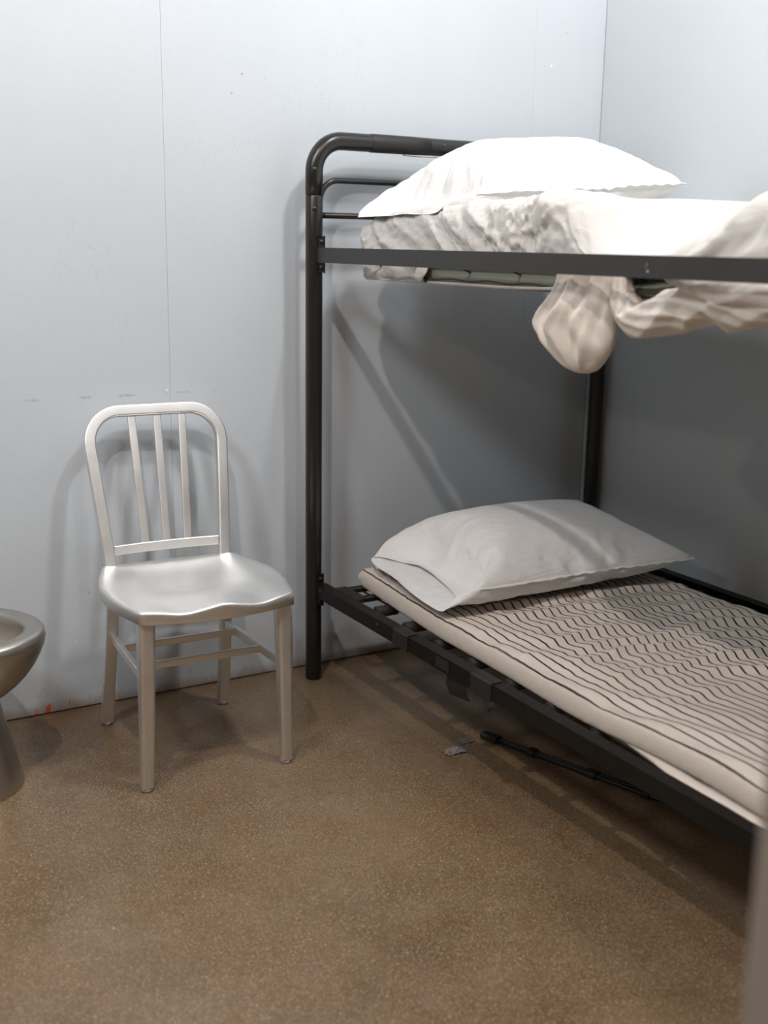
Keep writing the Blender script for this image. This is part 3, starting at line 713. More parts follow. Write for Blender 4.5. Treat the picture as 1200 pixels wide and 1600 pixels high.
1,6,0,1,4,9,-3,-11,4,2,-6,-3,-3,8,-3,-3,11,-4,-3,11,1,2,-6,0,-9,-17,0,-10,-16,-1,-9,-16,-1,-2,-10,0,0,1,0,-4,3,1,-5,3,6,-5,6,6,-1,5,-5,-1,-5,9,-2,1,10,-2,1,-7,2,2,-12,-4,-1,-13,-4,-1,-12,-4,0,-13,-4,0,-15,-4,0,-16,-7,-1,
-17,-9,0,-16,-7,1,-8,-2,1,-13,-3,4,-3,0,0,-12,-5,-1,3,-4,0,11,-4,-11,10,-5,-14,4,1,-3,3,3,-2,-9,-6,9,-8,-3,10,0,3,2,2,-1,-10,-1,-3,-11,-1,-5,-11,-2,-3,12,-2,-3,13,0,-6,16,0,-10,18,0,-9,19,0,-5,7,3,-5,7,6,-5,8,-10,-3,-3,
-2,-1,6,-16,-6,1,-15,-6,-1,-8,-1,2,10,0,2,13,-3,1,12,-2,1,13,-4,1,13,-3,1,13,-3,1,6,2,-1,10,-3,-2,15,-6,-2,14,-5,-4,-9,-4,-7,10,-2,-5,12,-4,-6,3,-5,2,-7,-6,7,-9,-4,7,-8,-2,4,6,-2,-10,5,-8,-13,3,-5,-9,2,-1,-2,2,0,0,-1,-7,
14,0,-3,-9,1,-3,-13,0,-3,-12,1,-1,-12,1,-2,-11,0,-5,6,0,-4,-1,-4,-4,-5,8,-2,4,-4,-2,-7,17,-6,-4,15,-4,2,13,-5,1,3,2,2,-7,0,0,-7,-2,0,-7,-1,0,-6,-1,0,-2,0,0,11,-1,0,-2,2,1,3,2,0,-3,3,1,8,1,6,-5,4,6,-6,3,4,-4,5,2,0,3,-1,6,
-5,-11,5,-7,-10,-2,2,2,3,6,1,-5,-4,9,-7,-3,12,-3,-1,13,1,3,2,1,3,0,0,-3,10,-1,-5,12,-1,-7,15,-1,-6,13,0,-4,1,-2,-4,-4,-3,-4,-4,-13,-8,-9,13,-6,-3,2,-1,-1,-8,-2,-5,-10,-2,-3,-10,-3,-2,-1,0,0,2,0,-1,7,-1,0,8,-1,0,6,-1,0,
-6,-2,0,1,-1,-1,0,2,0,-3,1,0,-5,-1,-1,9,-1,-5,5,0,-4,2,0,-2,7,-4,-5,-7,-1,8,-7,-3,9,-5,-2,9,-5,-5,12,3,-1,-6,7,-6,-13,4,-6,-12,1,-6,-13,0,-2,12,0,0,3,1,-1,-7,0,-3,-14,0,-5,-17,0,-4,-9,-2,-4,-5,-6,-4,-7,0,0,0,1,1,4,-11,
-5,-2,6,-4,-2,12,-5,-2,8,-4,0,8,-1,0,6,-1,0,-1,2,1,-4,1,0,-11,-4,-1,4,2,-1,7,1,-1,-1,-1,0,4,-2,0,8,-4,0,-8,-2,2,-11,-1,4,-10,-3,6,-8,0,7,7,-2,-8,8,-5,-8,4,-3,-4,2,0,-4,3,1,-3,-5,-1,9,-1,0,6,1,0,-3,1,-1,-6,1,0,-7,1,0,2,1,
2,-2,1,-1,7,0,-3,-10,-1,-4,-1,2,-4,2,12,-5,4,-16,-8,-6,-7,0,0,-13,-2,2,-14,-5,0,-14,-3,0,-14,-6,0,-14,-4,1,-12,-5,-1,-11,-3,-1,4,1,0,-11,-5,0,-13,-5,0,-13,-6,0,-10,-4,2,-10,0,2,9,-2,-3,11,-4,-3,4,0,-1,8,-5,-9,-6,-4,7,-2,
4,-1,-1,2,-1,1,1,-9,-6,-1,8,1,1,-2,-2,-1,-7,-1,2,-1,0,-1,-8,1,0,-7,1,1,-8,0,-1,5,-1,-3,-12,0,-4,5,1,-4,2,-1,-4,-1,-13,-6,-4,14,-5,4,16,-7,4,16,-8,2,13,-4,2,15,-8,0,14,-6,0,14,-6,-1,13,-6,0,15,-6,2,-3,1,-1,2,1,0,5,1,1,6,
1,0,11,-3,-3,10,-5,-2,-11,-2,4,-11,-1,5,6,-2,-10,-10,-2,4,0,1,2,-3,-4,8,6,1,-5,1,-1,3,5,4,-1,4,2,-6,2,1,0,-2,-3,14,0,-4,11,-1,-3,12,0,0,7,-1,-3,-10,1,1,2,0,-2,2,2,-5,3,7,-5,8,12,-3,8,-13,-4,0,-12,-6,-1,-14,-6,-2,-15,-8,
-2,-16,-10,-2,-15,-7,0,-15,-7,0,-13,-5,-1,-6,1,-3,9,-3,-1,10,-2,0,8,-1,-1,8,0,1,-12,-1,0,-9,-2,1,11,-5,-3,11,-5,-4,-9,-3,10,3,1,4,7,-2,-7,7,0,-5,-4,-4,7,-2,-4,6,1,-4,-8,-1,-1,4,0,1,0,1,0,-2,0,-2,-9,0,-5,-12,-1,-3,-10,0,
-3,10,-1,-6,16,0,-3,6,3,-4,8,1,-4,2,-7,-2,-6,13,-6,3,12,-4,3,13,-5,3,15,-6,4,15,-2,4,4,3,-2,1,3,-1,0,2,-1,-10,-3,0,-16,-4,1,-15,-6,0,-15,-7,1,-16,-7,-1,0,0,2,-1,1,1,-2,2,1,-7,0,3,3,-1,1,8,1,-7,0,3,2,-1,4,0,2,4,-1,4,3,-9,
0,2,7,0,1,1,1,1,0,1,1,0,0,2,-3,0,0,8,0,-4,15,1,-1,8,0,0,-5,0,-2,4,1,-5,1,-1,-5,-1,9,-4,6,-3,0,5,-13,-7,-3,-15,-4,-1,-14,-4,-1,-1,1,-3,11,-3,0,14,-5,0,13,-6,0,15,-8,0,16,-10,-1,15,-7,-1,14,-6,-1,14,-3,0,12,-4,-1,9,-3,-2,
-4,-2,2,2,0,0,8,0,-5,-4,-1,5,-4,-1,4,-4,0,4,0,-1,0,-2,0,8,2,0,-5,2,1,1,2,-1,0,0,0,2,1,0,2,1,1,0,1,0,-3,0,0,-4,1,-1,-5,0,-1,-2,-2,-4,-4,-2,-4,-2,-15,-4,-11,-12,-3,-7,13,-4,2,16,-5,2,13,-3,2,-9,-1,-1,-13,-5,0,-13,-4,0,-13,
-6,0,-11,-4,0,-3,2,-1,1,1,-1,-4,3,-2,-2,1,-2,0,1,-2,0,0,-2,6,-1,-2,6,-1,-4,-5,-3,3,-1,-2,1,6,-4,-6,0,-2,3,2,-3,0,3,-4,-7,-2,0,9,0,0,-3,2,1,0,2,-1,1,1,1,1,0,0,2,0,0,1,1,-2,-8,0,-1,8,0,-1,-5,-3,-4,-5,-5,-4,-7,13,-6,4,14,
-7,4,-10,0,-3,-11,-3,-1,-8,-2,-1,12,-4,1,13,-5,1,11,-3,1,12,-4,2,1,0,-1,-9,-4,1,-10,-2,0,4,0,-2,2,1,-2,0,1,-2,0,3,-1,-5,2,0,-4,2,1,2,2,-3,6,3,-4,-9,2,5,0,2,-2,1,3,-7,-5,3,6,1,0,-10,1,1,-3,-1,1,2,0,0,2,1,-2,9,1,-1,-10,1,
-1,-11,-1,-1,8,0,0,-2,0,-1,-9,-3,-5,-7,-2,-5,-3,-12,-7,-1,-15,-9,-2,9,-2,3,10,-3,2,0,0,-1,-13,-3,0,-13,-3,1,-11,-4,0,-9,-1,-1,10,0,0,10,0,0,-3,-1,-1,-10,-5,1,-3,-1,-1,-1,0,-2,0,0,-3,4,-1,-3,3,0,-3,2,1,-2,-13,-5,4,-3,2,4,
1,-2,-9,-2,0,2,3,-1,-5,-3,-4,9,-2,-2,9,-2,-3,9,0,-1,-16,0,-3,-12,1,1,1,0,-1,8,1,2,2,0,0,-9,0,0,3,2,-4,3,5,-4,6,12,-5,7,9,-4,6,-13,-7,3,-13,-5,1,9,0,0,12,-2,2,9,-1,1,10,-2,1,0,2,-1,-11,-4,1,1,-1,-3,2,0,-2,-5,0,-2,-12,-6,
1,-15,-4,1,-14,-3,4,-14,-2,4,-14,-5,6,-15,-8,8,5,-2,-5,11,-7,-10,-5,-2,9,-3,-3,6,-2,-1,7,4,-2,-9,3,-4,-9,0,-1,-9,0,-1,6,0,3,0,-1,-1,9,0,0,0,1,0,-1,0,1,-1,0,0,1,2,-4,4,0,-4,0,-12,-1,-5,-6,1,-3,13,-4,4,11,-2,3,-11,-3,2,
-11,-4,1,1,0,-2,0,1,-1,11,-4,1,3,0,-1,-10,-2,2,9,-2,1,11,-4,1,4,0,-1,13,-6,-4,14,-6,-5,15,-7,-4,15,-6,-3,14,-7,-2,-3,-3,9,-5,-2,11,6,0,-6,5,0,-7,4,-1,-8,0,1,6,-1,2,3,1,0,-2,0,1,3,0,-2,8,1,0,-3,1,1,-3,0,0,0,0,1,0,0,1,4,1,
-3,3,5,-3,7,12,-4,7,10,-3,3,0,0,-1,-1,0,-1,13,-6,3,7,-4,3,-9,-3,3,1,0,0,-6,1,-1,9,0,0,9,-3,1,-8,-1,2,4,2,-1,4,1,-1,3,1,2,-6,-2,1,-7,-1,2,-9,-1,1,-2,0,-1,12,-6,-7,8,-3,-5,-3,-4,10,-4,-4,11,-4,-2,10,-1,0,-2,0,0,-4,1,0,2,1,
0,-3,1,-1,3,1,0,0,1,1,0,1,0,2,1,1,1,0,1,5,2,-4,3,3,-4,4,-6,-4,-5,-6,-2,-4,-8,-3,-4,-5,0,-3,-2,2,-3,-1,1,-2,11,-2,1,-8,-2,0,2,1,0,-8,-2,1,1,3,0,10,-3,1,-8,-2,2,9,-2,1,-8,0,3,0,1,3,6,1,-1,8,0,-2,2,2,-2,-1,3,-1,-1,3,-1,10,
-3,-7,3,-1,-3,3,-2,-9,1,-1,-4,-1,-2,5,-1,0,0,2,-1,-7,1,4,0,0,0,-2,1,2,0,0,3,1,0,1,3,0,1,5,0,-3,2,-1,-3,-1,1,0,-1,8,-2,-1,9,-1,1,8,-3,2,-8,-2,1,7,0,0,-6,0,-1,8,-1,1,-7,-1,0,2,0,0,-9,-3,0,-5,1,0,8,-2,2,-9,-1,3,8,0,-1,7,-4,
0,-3,-1,2,-1,1,1,2,1,-1,0,2,0,0,1,-1,-3,2,-2,-1,2,-2,0,2,-1,-1,2,2,2,3,-4,1,1,0,0,3,1,0,-1,-5,1,3,2,0,0,0,0,0,3,0,1,2,0,2,-2,0,-3,-1,-4,-3,-5,7,-2,4,-8,1,-2,-6,-1,-2,-6,-1,-2,8,-2,0,-9,-2,0,7,-1,0,-5,-1,-1,10,-2,1,-2,0,
-1,7,0,0,-3,0,0,-5,-1,0,9,-3,1,-8,-1,3,-3,1,1,3,-2,-2,0,-2,0,-3,-1,0,-2,-2,0,-4,-2,2,-5,-2,5,2,-1,-5,-2,1,6,2,3,-1,-1,0,3,1,0,2,1,0,5,1,1,-3,1,0,1,1,1,1,0,1,2,0,0,-1,0,1,0,-2,-2,-5,-3,-2,-5,3,-2,-6,9,-4,2,5,-2,2,-2,2,-2,
1,2,-4,1,2,-3,0,-1,-3,6,-1,0,-4,-1,-2,8,-1,-1,1,0,-1,6,-2,0,-2,2,-1,-1,3,-3,6,1,-1,3,3,-3,-2,2,1,-3,2,0,2,0,-3,0,1,1,4,-1,-3,6,-2,-4,0,-3,9,5,-2,-5,0,-3,7,1,-1,-2,2,-2,-4,0,-1,6,1,0,1,0,1,1,0,1,1,1,1,1,-1,2,-1,0,2,-10,
-1,-2,0,0,-2,1,-16,-6,3,-1,0,-3,-3,1,-3,8,-4,3,-8,-3,0,7,-2,0,-9,0,-1,0,0,-3,4,0,-1,-6,-1,0,3,-1,-2,-2,0,-3,8,-2,-1,-6,-3,0,-4,-3,-1,-6,-1,1,-3,1,-1,5,1,-4,-2,1,1,-2,-1,0,-2,2,3,-4,2,6,0,0,1,-1,0,9,4,1,-6,3,1,8,0,3,0,0,
1,0,0,1,4,1,0,-1,1,1,2,0,2,1,0,1,-2,0,2,-2,-3,-2,-8,-4,-2,-5,7,-1,-1,-14,-4,2,5,1,-1,-1,1,-2,8,-2,3,-7,-3,0,8,-1,2,-7,0,0,-1,1,-2,6,2,0,-7,0,0,4,0,-1,-4,1,-3,-1,0,-2,6,-1,-3,6,-2,-3,5,-3,-1,-6,-2,1,-1,0,0,2,0,-3,1,-1,-2,
5,-1,-5,5,-2,-7,-1,-2,1,0,0,0,-1,0,-1,0,-1,1,1,1,-4,0,1,2,0,2,0,0,1,1,1,1,0,0,1,-2,0,2,0,-1,-2,-2,1,-2,1,3,-1,-1,5,0,-4,-2,-3,-2,-6,0,-5,0,3,-5,4,1,-1,1,-1,-2,8,-2,1,-7,-1,1,0,-1,-2,-1,0,-2,-7,0,0,3,0,-1,8,1,0,-6,2,1,-5,
1,1,-4,-1,0,4,-1,-1,-1,0,1,-3,0,4,-4,-1,4,-2,0,3,-2,0,5,6,-2,-8,0,-4,7,2,-2,-7,0,-1,4,2,0,-7,1,0,2,0,0,0,0,1,1,0,1,-1,0,3,-1,0,3,-2,0,-1,1,2,-1,3,-9,-2,1,7,-5,9,-9,-2,0,8,-1,-1,-4,-1,-3,3,2,-2,-6,2,-2,-2,1,-3,7,-1,-1,-8,
-1,-1,5,0,0,7,-2,-2,-5,-1,0,-6,-1,0,5,-1,-1,4,-2,-1,2,1,0,-6,2,3,3,1,-3,4,2,-3,5,2,-3,3,1,-3,1,2,-3,0,0,4,6,1,-6,2,0,7,0,2,-5,0,0,3,-1,1,0,1,1,-1,0,1,1,1,1,0,0,1,-1,0,2,0,2,-1,3,1,-1,0,7,-3,3,-4,-2,1,8,-8,13,-12,-4,5,4,
-1,-1,-6,-2,-2,6,-1,-1,-5,0,-2,0,0,-2,6,-1,-1,-6,-1,-1,-8,0,1,4,0,-1,6,-1,-2,0,0,-1,-6,2,1,2,0,-2,6,-4,-2,-6,-2,5,-7,-4,6,-4,-1,3,-5,-1,6,0,0,1,1,1,-4,-1,0,-1,-3,0,3,2,-1,3,0,0,-2,1,0,0,0,1,2,0,1,0,0,2,0,0,3,-1,0,2,6,1,
0,3,0,0,1,1,1,-1,5,0,-1,0,0,-3,12,-7,8,-13,-5,7,5,0,0,-5,-1,-1,6,-1,0,-5,0,0,2,0,-1,9,-2,1,2,0,-1,-6,-1,1,-1,1,-1,-5,2,-1,1,1,-1,-6,1,3,-2,1,1,7,-3,-2,8,-1,-3,7,-3,-3,1,-3,-1,1,-2,-4,-2,-1,0,-3,-1,2,4,-1,-9,-2,0,3,-1,1,
-2,-1,1,-1,0,0,0,0,0,0,0,1,0,0,2,1,0,2,-1,-1,0,-3,4,0,5,-3,2,0,0,2,-1,1,1,-2,-1,0,-1,13,-7,7,-12,-6,4,5,1,0,-4,0,0,6,0,0,-7,-1,1,0,0,-1,6,-1,0,7,-2,0,-6,-1,1,4,0,-2,5,-1,-3,5,0,-2,3,1,-1,-3,2,1,0,3,-1,-6,2,4,-1,3,0,-2,2,
0,0,3,0,0,1,-2,-1,0,-1,0,-1,0,-1,0,0,1,0,-5,-1,1,-1,0,2,-1,0,2,-1,0,2,1,0,3,5,4,0,9,0,0,0,4,-2,3,-4,-1,0,0,2,0,0,3,-3,-1,3,-1,12,-4,7,-12,-5,4,4,0,0,-4,-1,0,6,0,-1,-5,1,0,-1,0,-1,-4,0,0,5,-2,-1,-7,-1,2,-8,-3,4,-7,-3,2,
-7,-4,4,-3,-2,3,-6,-4,5,0,-3,0,5,-2,-5,-2,-2,6,-2,-2,4,0,0,1,-2,1,0,-1,0,1,0,0,1,-1,0,-3,0,0,-1,0,1,0,-1,1,0,1,1,1,0,2,2,0,1,0,3,1,3,-4,1,-2,4,-1,1,-1,-3,0,-1,0,-2,1,0,-2,-3,0,-1,12,-5,6,-12,-3,4,5,-1,0,-5,-1,-1,4,0,-1,
-5,0,1,5,0,-1,-3,2,0,8,-2,-2,8,0,-2,8,-2,-2,5,0,-3,7,-1,-4,5,-1,-5,5,0,-5,-3,0,2,3,-1,-6,1,-2,-6,-2,-3,-1,0,-2,2,2,-2,-7,0,-1,10,0,1,-2,0,0,-1,0,1,0,0,1,0,0,3,1,0,2,2,1,2,2,1,2,2,4,1,2,-5,1,-2,1,1,0,1,-2,2,-2,0,0,4,-1,
-2,-7,0,-2,13,-5,5,-12,-3,3,6,0,0,-6,-1,1,4,-1,-2,-5,-1,0,4,-1,1,-6,-1,2,-4,0,1,-4,1,0,-3,2,-1,-2,2,-1,-3,3,0,-2,3,-2,-1,3,-2,-2,2,-2,-4,1,3,-2,2,0,-1,0,-3,-1,0,1,0,0,-1,0,0,0,0,2,-1,-1,1,-1,-1,3,0,0,1,2,0,2,3,1,2,1,-2,
2,-2,-1,1,-1,4,1,1,-2,2,-2,-1,2,-3,2,0,-1,-1,0,0,5,-2,1,-8,-3,-1,12,-3,4,-11,-4,4,7,-1,1,-5,0,2,5,0,0,-8,-3,-1,-2,-2,1,4,-3,-1,3,-3,0,3,-3,0,-2,-5,1,3,-2,-3,-4,-3,4,-3,-2,2,-1,3,0,-1,4,0,1,2,0,0,3,2,2,4,1,-1,3,-1,-1,1,0,
0,0,-3,-1,1,-1,0,1,-1,0,2,0,0,2,-5,0,2,1,0,2,0,-3,1,-2,2,0,-1,2,-1,1,-2,0,1,0,1,-1,0,1,0,0,1,-1,8,1,2,-10,-2,0,10,-3,3,-10,-3,2,7,-1,0,-7,0,-1,3,2,0,9,2,-1,-3,0,-1,0,2,0,1,2,-2,2,1,-1,-3,-1,0,2,-1,-3,3,-2,-5,-3,-3,5,1,
-2,-3,-2,-3,0,-1,1,-2,-1,0,-2,1,1,3,0,0,1,-2,2,0,0,1,-2,-1,1,-1,0,1,1,0,2,4,-1,2,-3,-1,2,-2,-1,2,-2,1,2,-1,-1,1,-1,3,0,2,-5,-1,1,1,1,0,1,0,0,-2,0,-2,8,-1,2,-9,-3,2,10,-3,1,-9,-2,1,6,-1,0,1,-1,1,-4,-2,-1,1,1,-1,-4,0,1,-4,
-1,3,0,5,-3,1,4,-1,-1,5,-3,-5,2,3,-1,-1,-3,-1,-2,1,-1,0,-1,-3,-4,4,-2,-2,2,0,0,0,-1,1,0,0,1,-1,-1,2,-1,-1,1,-1,-1,1,1,0,2,-5,0,1,1,-1,1,-1,-1,2,-1,-2,2,-1,2,2,-1,-1,2,-1,5,0,0,-7,-1,1,1,1,0,1,1,0,2,0,-1,9,0,1,-10,-2,3,8,
-2,1,-7,-2,2,4,-2,-1,-3,-2,0,2,-2,-1,3,-2,-2,5,-3,-1,-4,-6,3,-4,-4,2,-4,-4,2,1,4,-5,1,6,-3,-1,4,-2,-1,4,0,2,2,-4,0,2,4,-2,-2,-12,0,0,2,-1,0,0,0,0,-1,0,1,-2,0,1,0,0,1,5,1,2,2,1,2,1,0,1,-1,2,2,0,0,1,0,-1,1,-1,1,2,-1,4,1,
-1,-6,-1,0,0,0,-1,-2,0,-1,0,0,-1,10,-1,1,-11,-3,4,8,1,2,-8,0,1,7,1,0,-1,1,0,-2,2,0,-4,3,-1,3,0,-2,3,-2,-3,5,-3,-2,-2,-6,5,-2,-2,3,-1,0,2,0,0,0,0,2,0,3,-1,-5,2,0,14,-1,2,-3,0,0,0,-1,0,-2,-1,1,-1,0,2,0,0,2,-4,-2,1,-4,-2,1,
-3,-2,2,0,-2,0,-2,1,2,1,0,0,-1,-1,1,-1,2,1,-1,3,0,0,-7,-1,1,2,2,0,0,1,-1,-1,0,-1,11,-2,1,-11,-4,4,8,-2,0,-7,-1,1,1,4,0,-2,3,0,2,4,-5,-3,5,-1,0,6,-1,-6,1,1,2,0,-5,2,-4,-3,1,-4,-2,0,-3,2,-1,-3,4,-2,0,1,-1,-2,2,0,0,4,-1,3,
-1,-1,3,-1,0,1,-3,0,2,0,0,1,-3,0,2,-1,2,2,2,1,1,-2,1,1,1,-2,0,-2,-1,0,0,1,-1,1,0,-1,0,3,1,0,3,0,0,-8,-2,0,1,1,0,-1,1,-1,-1,1,-1,11,-2,0,-10,-3,5,6,-1,4,-3,-5,2,5,-7,-1,-7,-4,4,-1,-2,-2,-3,-3,1,-1,6,1,-1,5,-1,-2,5,1,-1,5,
-1,-1,4,0,2,3,-4,-1,0,4,-1,1,2,0,-1,5,0,0,1,0,0,-1,0,1,-2,0,0,-1,0,2,2,-2,1,-4,-2,1,-2,-4,1,0,-3,2,-2,-1,1,0,-1,3,-1,0,2,-1,0,2,0,0,1,-1,4,0,0,3,0,0,-9,-1,0,1,0,-1,1,0,-1,-3,0,-1,11,0,1,-10,-3,1,3,0,1,-2,3,1,7,-1,-1,-2,
-3,3,2,-3,-1,5,-6,-4,-3,-2,8,1,0,-1,-3,-3,4,0,1,-3,-1,1,1,2,0,-5,-1,3,1,0,0,-1,-1,0,3,0,1,-2,0,0,-3,0,1,1,0,1,-9,0,1,0,-6,1,-7,1,1,1,2,0,0,3,1,1,-3,0,-1,0,1,-3,1,1,-1,0,1,-1,0,1,-1,4,0,0,1,0,-1,-6,-1,1,0,1,0,3,-1,0,-5,
-1,-1,9,-1,0,-9,-2,0,-6,-3,1,-10,-2,4,1,3,-3,0,3,-2,-6,1,5,3,-4,-8,-3,-5,5,2,-3,-2,0,-6,5,-2,-2,6,-1,-3,-1,0,-2,-2,0,0,5,0,0,3,-1,0,0,0,2,-3,0,1,0,0,1,0,-2,1,-4,2,1,2,-1,1,-1,-2,2,1,-1,0,0,-1,0,-1,-1,2,-1,-2,1,-3,0,1,-1,
0,1,-1,1,1,-1,7,0,0,0,1,-1,-7,-1,0,-1,1,-2,4,0,-2,-4,1,-1,9,-2,-2,8,-2,-2,9,-4,-1,-3,-4,6,-7,-4,9,2,4,-7,-1,6,-1,-1,2,-2,1,6,-1,1,2,-4,4,-2,-7,2,2,3,0,1,-1,0,0,3,1,0,4,0,0,2,0,1,-2,0,1,-4,0,1,3,0,1,-1,-4,1,-4,-1,1,0,-3,
1,0,0,2,0,0,2,0,0,0,-1,1,0,0,0,0,0,0,1,0,-1,1,-1,1,1,0,5,0,0,0,1,-1,-7,1,0,-3,1,0,6,1,-1,-4,1,3,-3,3,3,-3,1,3,9,-3,-2,10,-4,-2,-3,-5,11,-1,0,0,-1,0,-1,-1,1,-1,-1,3,0,0,4,0,0,3,-1,1,3,0,-1,2,-1,0,0,4,1,2,4,0,0,0,0,1,-2,0,
1,-4,0,0,1,4,0,4,-2,1,-1,-4,1,0,2,2,0,-1,2,-1,0,1,1,1,2,0,0,1,-2,0,1,-2,1,1,0,-1,0,-1,0,0,0,7,-1,1,-1,0,0,-5,1,2,-1,2,-2,4,2,-2,4,0,-1,0,4,-3,1,4,0,-1,2,2,13,-4,-2,1,-7,14,3,0,-4,-3,-3,4,-2,-2,0,-5,-1,2,-3,-2,1,3,-1,-10,
0,1,-1,0,1,1,0,-1,7,0,0,2,0,0,2,0,0,-5,0,1,0,-4,1,-5,4,2,2,-3,1,1,-1,1,-2,0,2,0,0,2,-1,0,1,-1,0,2,0,0,2,0,-1,1,-1,0,1,-1,0,1,-1,-1,1,-1,8,-1,1,0,0,-2,-1,-2,0,-4,-1,1,-6,0,1,5,-1,-2,-5,0,4,-2,3,2,-1,3,-2,9,-5,-6,2,-10,14,
2,0,-5,0,-3,2,1,-1,-2,2,-3,-3,0,-4,-1,0,0,-1,0,0,-2,0,0,3,0,0,6,0,1,-2,0,1,7,-1,1,-2,1,1,2,-2,0,-2,1,1,0,0,1,-1,3,0,-1,-1,0,-1,0,1,0,-2,1,0,1,0,-1,0,1,-1,0,1,0,2,1,0,-3,0,-1,-1,1,-2,4,0,0,-6,-2,3,4,-1,0,5,-3,-1,-3,-3,1,
2,-4,-1,4,-4,-5,-3,-2,4,0,-1,2,11,-2,-7,3,-9,15,0,3,-3,-2,1,3,0,0,6,-1,1,-2,-1,-1,-3,0,1,-2,0,1,0,0,0,4,0,0,7,0,1,-5,1,1,3,4,1,5,1,1,0,-1,1,0,-2,1,0,3,2,0,-1,2,1,0,1,-1,0,0,-1,0,1,0,0,0,-1,-1,1,-1,-1,0,-1,3,1,0,-5,0,0,5,
0,-1,0,2,-3,-2,2,-1,-5,2,2,2,2,0,-3,3,1,-1,0,1,2,0,-2,-1,4,0,-2,2,0,9,-2,-9,5,-4,12,1,-1,-2,1,0,-6,0,2,7,3,1,-10,-1,2,2,0,0,-2,0,1,3,0,0,4,0,0,8,0,2,-1,-1,2,-2,2,2,3,-1,0,-2,-2,2,-1,2,0,-1,-1,1,-1,0,1,-1,0,1,-1,0,0,-1,1,
1,0,-1,1,0,1,1,-1,0,1,0,3,0,1,-9,-2,1,6,-2,2,-6,-3,3,-3,-1,2,1,-1,-1,1,-1,-2,1,4,-1,-5,2,3,2,2,-2,0,4,-1,0,2,-2,7,-4,-9,6,-7,9,-1,0,2,-1,-3,1,0,0,1,2,-3,-10,-1,1,-1,0,0,-2,0,1,4,0,0,3,1,1,3,2,1,3,2,1,0,0,3,0,-3,0,0,1,1,
-1,0,0,-1,-1,1,0,0,1,0,-1,1,-1,-1,0,-1,1,0,-1,-1,1,0,-1,1,0,3,0,-1,0,1,0,2,0,-3,9,-1,1,6,-2,-1,-6,-2,8,5,-1,-1,-5,-2,4,5,-2,-4,-3,0,2,-2,0,1,-3,3,2,-3,1,-1,1,1,-6,1,-3,9,0,0,-11,-1,-2,5,-1,-1,-4,1,-2,-7,-1,1,0,0,1,-2,0,
1,3,3,1,5,3,1,4,1,1,2,2,1,0,-2,1,0,1,1,0,0,1,-1,0,1,-1,1,1,-1,0,2,0,1,1,0,-1,2,0,1,0,0,0,0,-1,1,1,0,1,2,0,-4,3,2,-1,3,-1,2,2,-1,7,2,-5,-6,-1,5,5,-1,-3,0,-2,1,1,-4,-3,-1,-1,1,0,-2,-2,-3,1,4,-1,-2,-4,-1,-2,-11,1,-2,11,0,0,
-6,1,2,5,1,-1,-6,1,-1,-6,0,0,2,0,0,-2,2,1,6,1,1,1,2,1,1,1,0,-1,-2,1,0,-1,2,-1,0,1,0,-1,1,0,-1,1,0,-1,0,-1,-1,2,-1,0,1,0,0,1,0,0,1,-1,-1,1,-1,3,-1,-2,3,-4,0,-2,-1,0,1,2,-1,-1,1,1,5,2,-4,-3,1,3,-2,2,0,-1,4,-1,-1,2,-3,-3,3,
2,0,0,-3,0,0,1,0,0,3,1,-1,-6,2,-3,11,-1,0,-4,0,1,2,2,0,-8,0,0,-4,0,1,5,-2,2,-5,2,2,2,3,1,2,0,2,1,-3,1,0,-1,1,0,2,2,0,-1,2,-1,0,1,-1,0,2,0,0,1,0,1,0,-1,-1,1,-1,-1,0,0,1,0,-1,-1,1,0,1,1,-2,2,-2,-1,-1,-3,0,0,-2,-2,1,-2,-1,
1,-1,-2,2,-1,-2,-1,0,-1,-4,0,3,0,1,-3,-1,2,1,0,4,-1,1,4,-1,-1,2,7,0,1,-7,2,-4,12,-1,1,-2,-2,0,2,1,-1,-8,0,0,1,0,1,-1,-3,1,-3,0,2,2,0,2,1,-2,1,0,-2,1,0,1,1,-1,-1,1,0,0,2,0,0,1,0,0,1,-1,0,1,-1,1,0,-1,-1,2,0,-1,2,-1,-1,2,0,
0,5,0,0,4,0,0,2,-1,0,2,-1,-1,1,-2,-1,0,-2,-2,0,-1,-2,-2,1,3,-4,-4,-4,-3,6,0,-1,1,-3,-1,0,-1,1,-1,1,0,-4,0,0,4,0,0,-2,1,-2,11,0,0,-5,-1,2,4,0,0,-5,-1,2,-2,-3,2,-4,-3,1,-3,4,0,5,-1,2,-2,-1,2,-1,-1,2,0,2,1,-1,-1,0,-1,0,0,
-1,-1,1,0,1,1,0,-2,2,0,2,1,-1,-7,2,0,7,0,-1,-5,0,1,0,0,-1,-1,2,-1,-1,2,-1,-1,4,-1,-1,4,0,-1,4,0,0,3,-1,-3,5,2,-1,0,1,0,-2,-3,0,0,2,-1,-3,5,0,-1,-6,-1,0,2,0,1,0,1,-1,3,-1,0,4,0,-2,-8,0,0,-6,-1,1,-1,0,1,0,-4,2,-2,2,3,1,-1,
3,-2,-1,1,0,1,1,-1,0,1,0,0,1,0,-2,1,-1,0,0,-1,-1,1,0,1,1,-1,1,0,-1,3,-1,1,0,0,-1,1,-2,-1,0,-2,-4,1,-2,-1,-3,-1,0,-1,0,0,-1,0,-1,0,0,-1,-3,0,5,3,0,-2,4,0,-3,0,0,8,0,1,0,2,2,-4,-1,0,9,0,2,-7,-1,2,-2,-1,2,1,2,0,9,-1,2,-2,0,
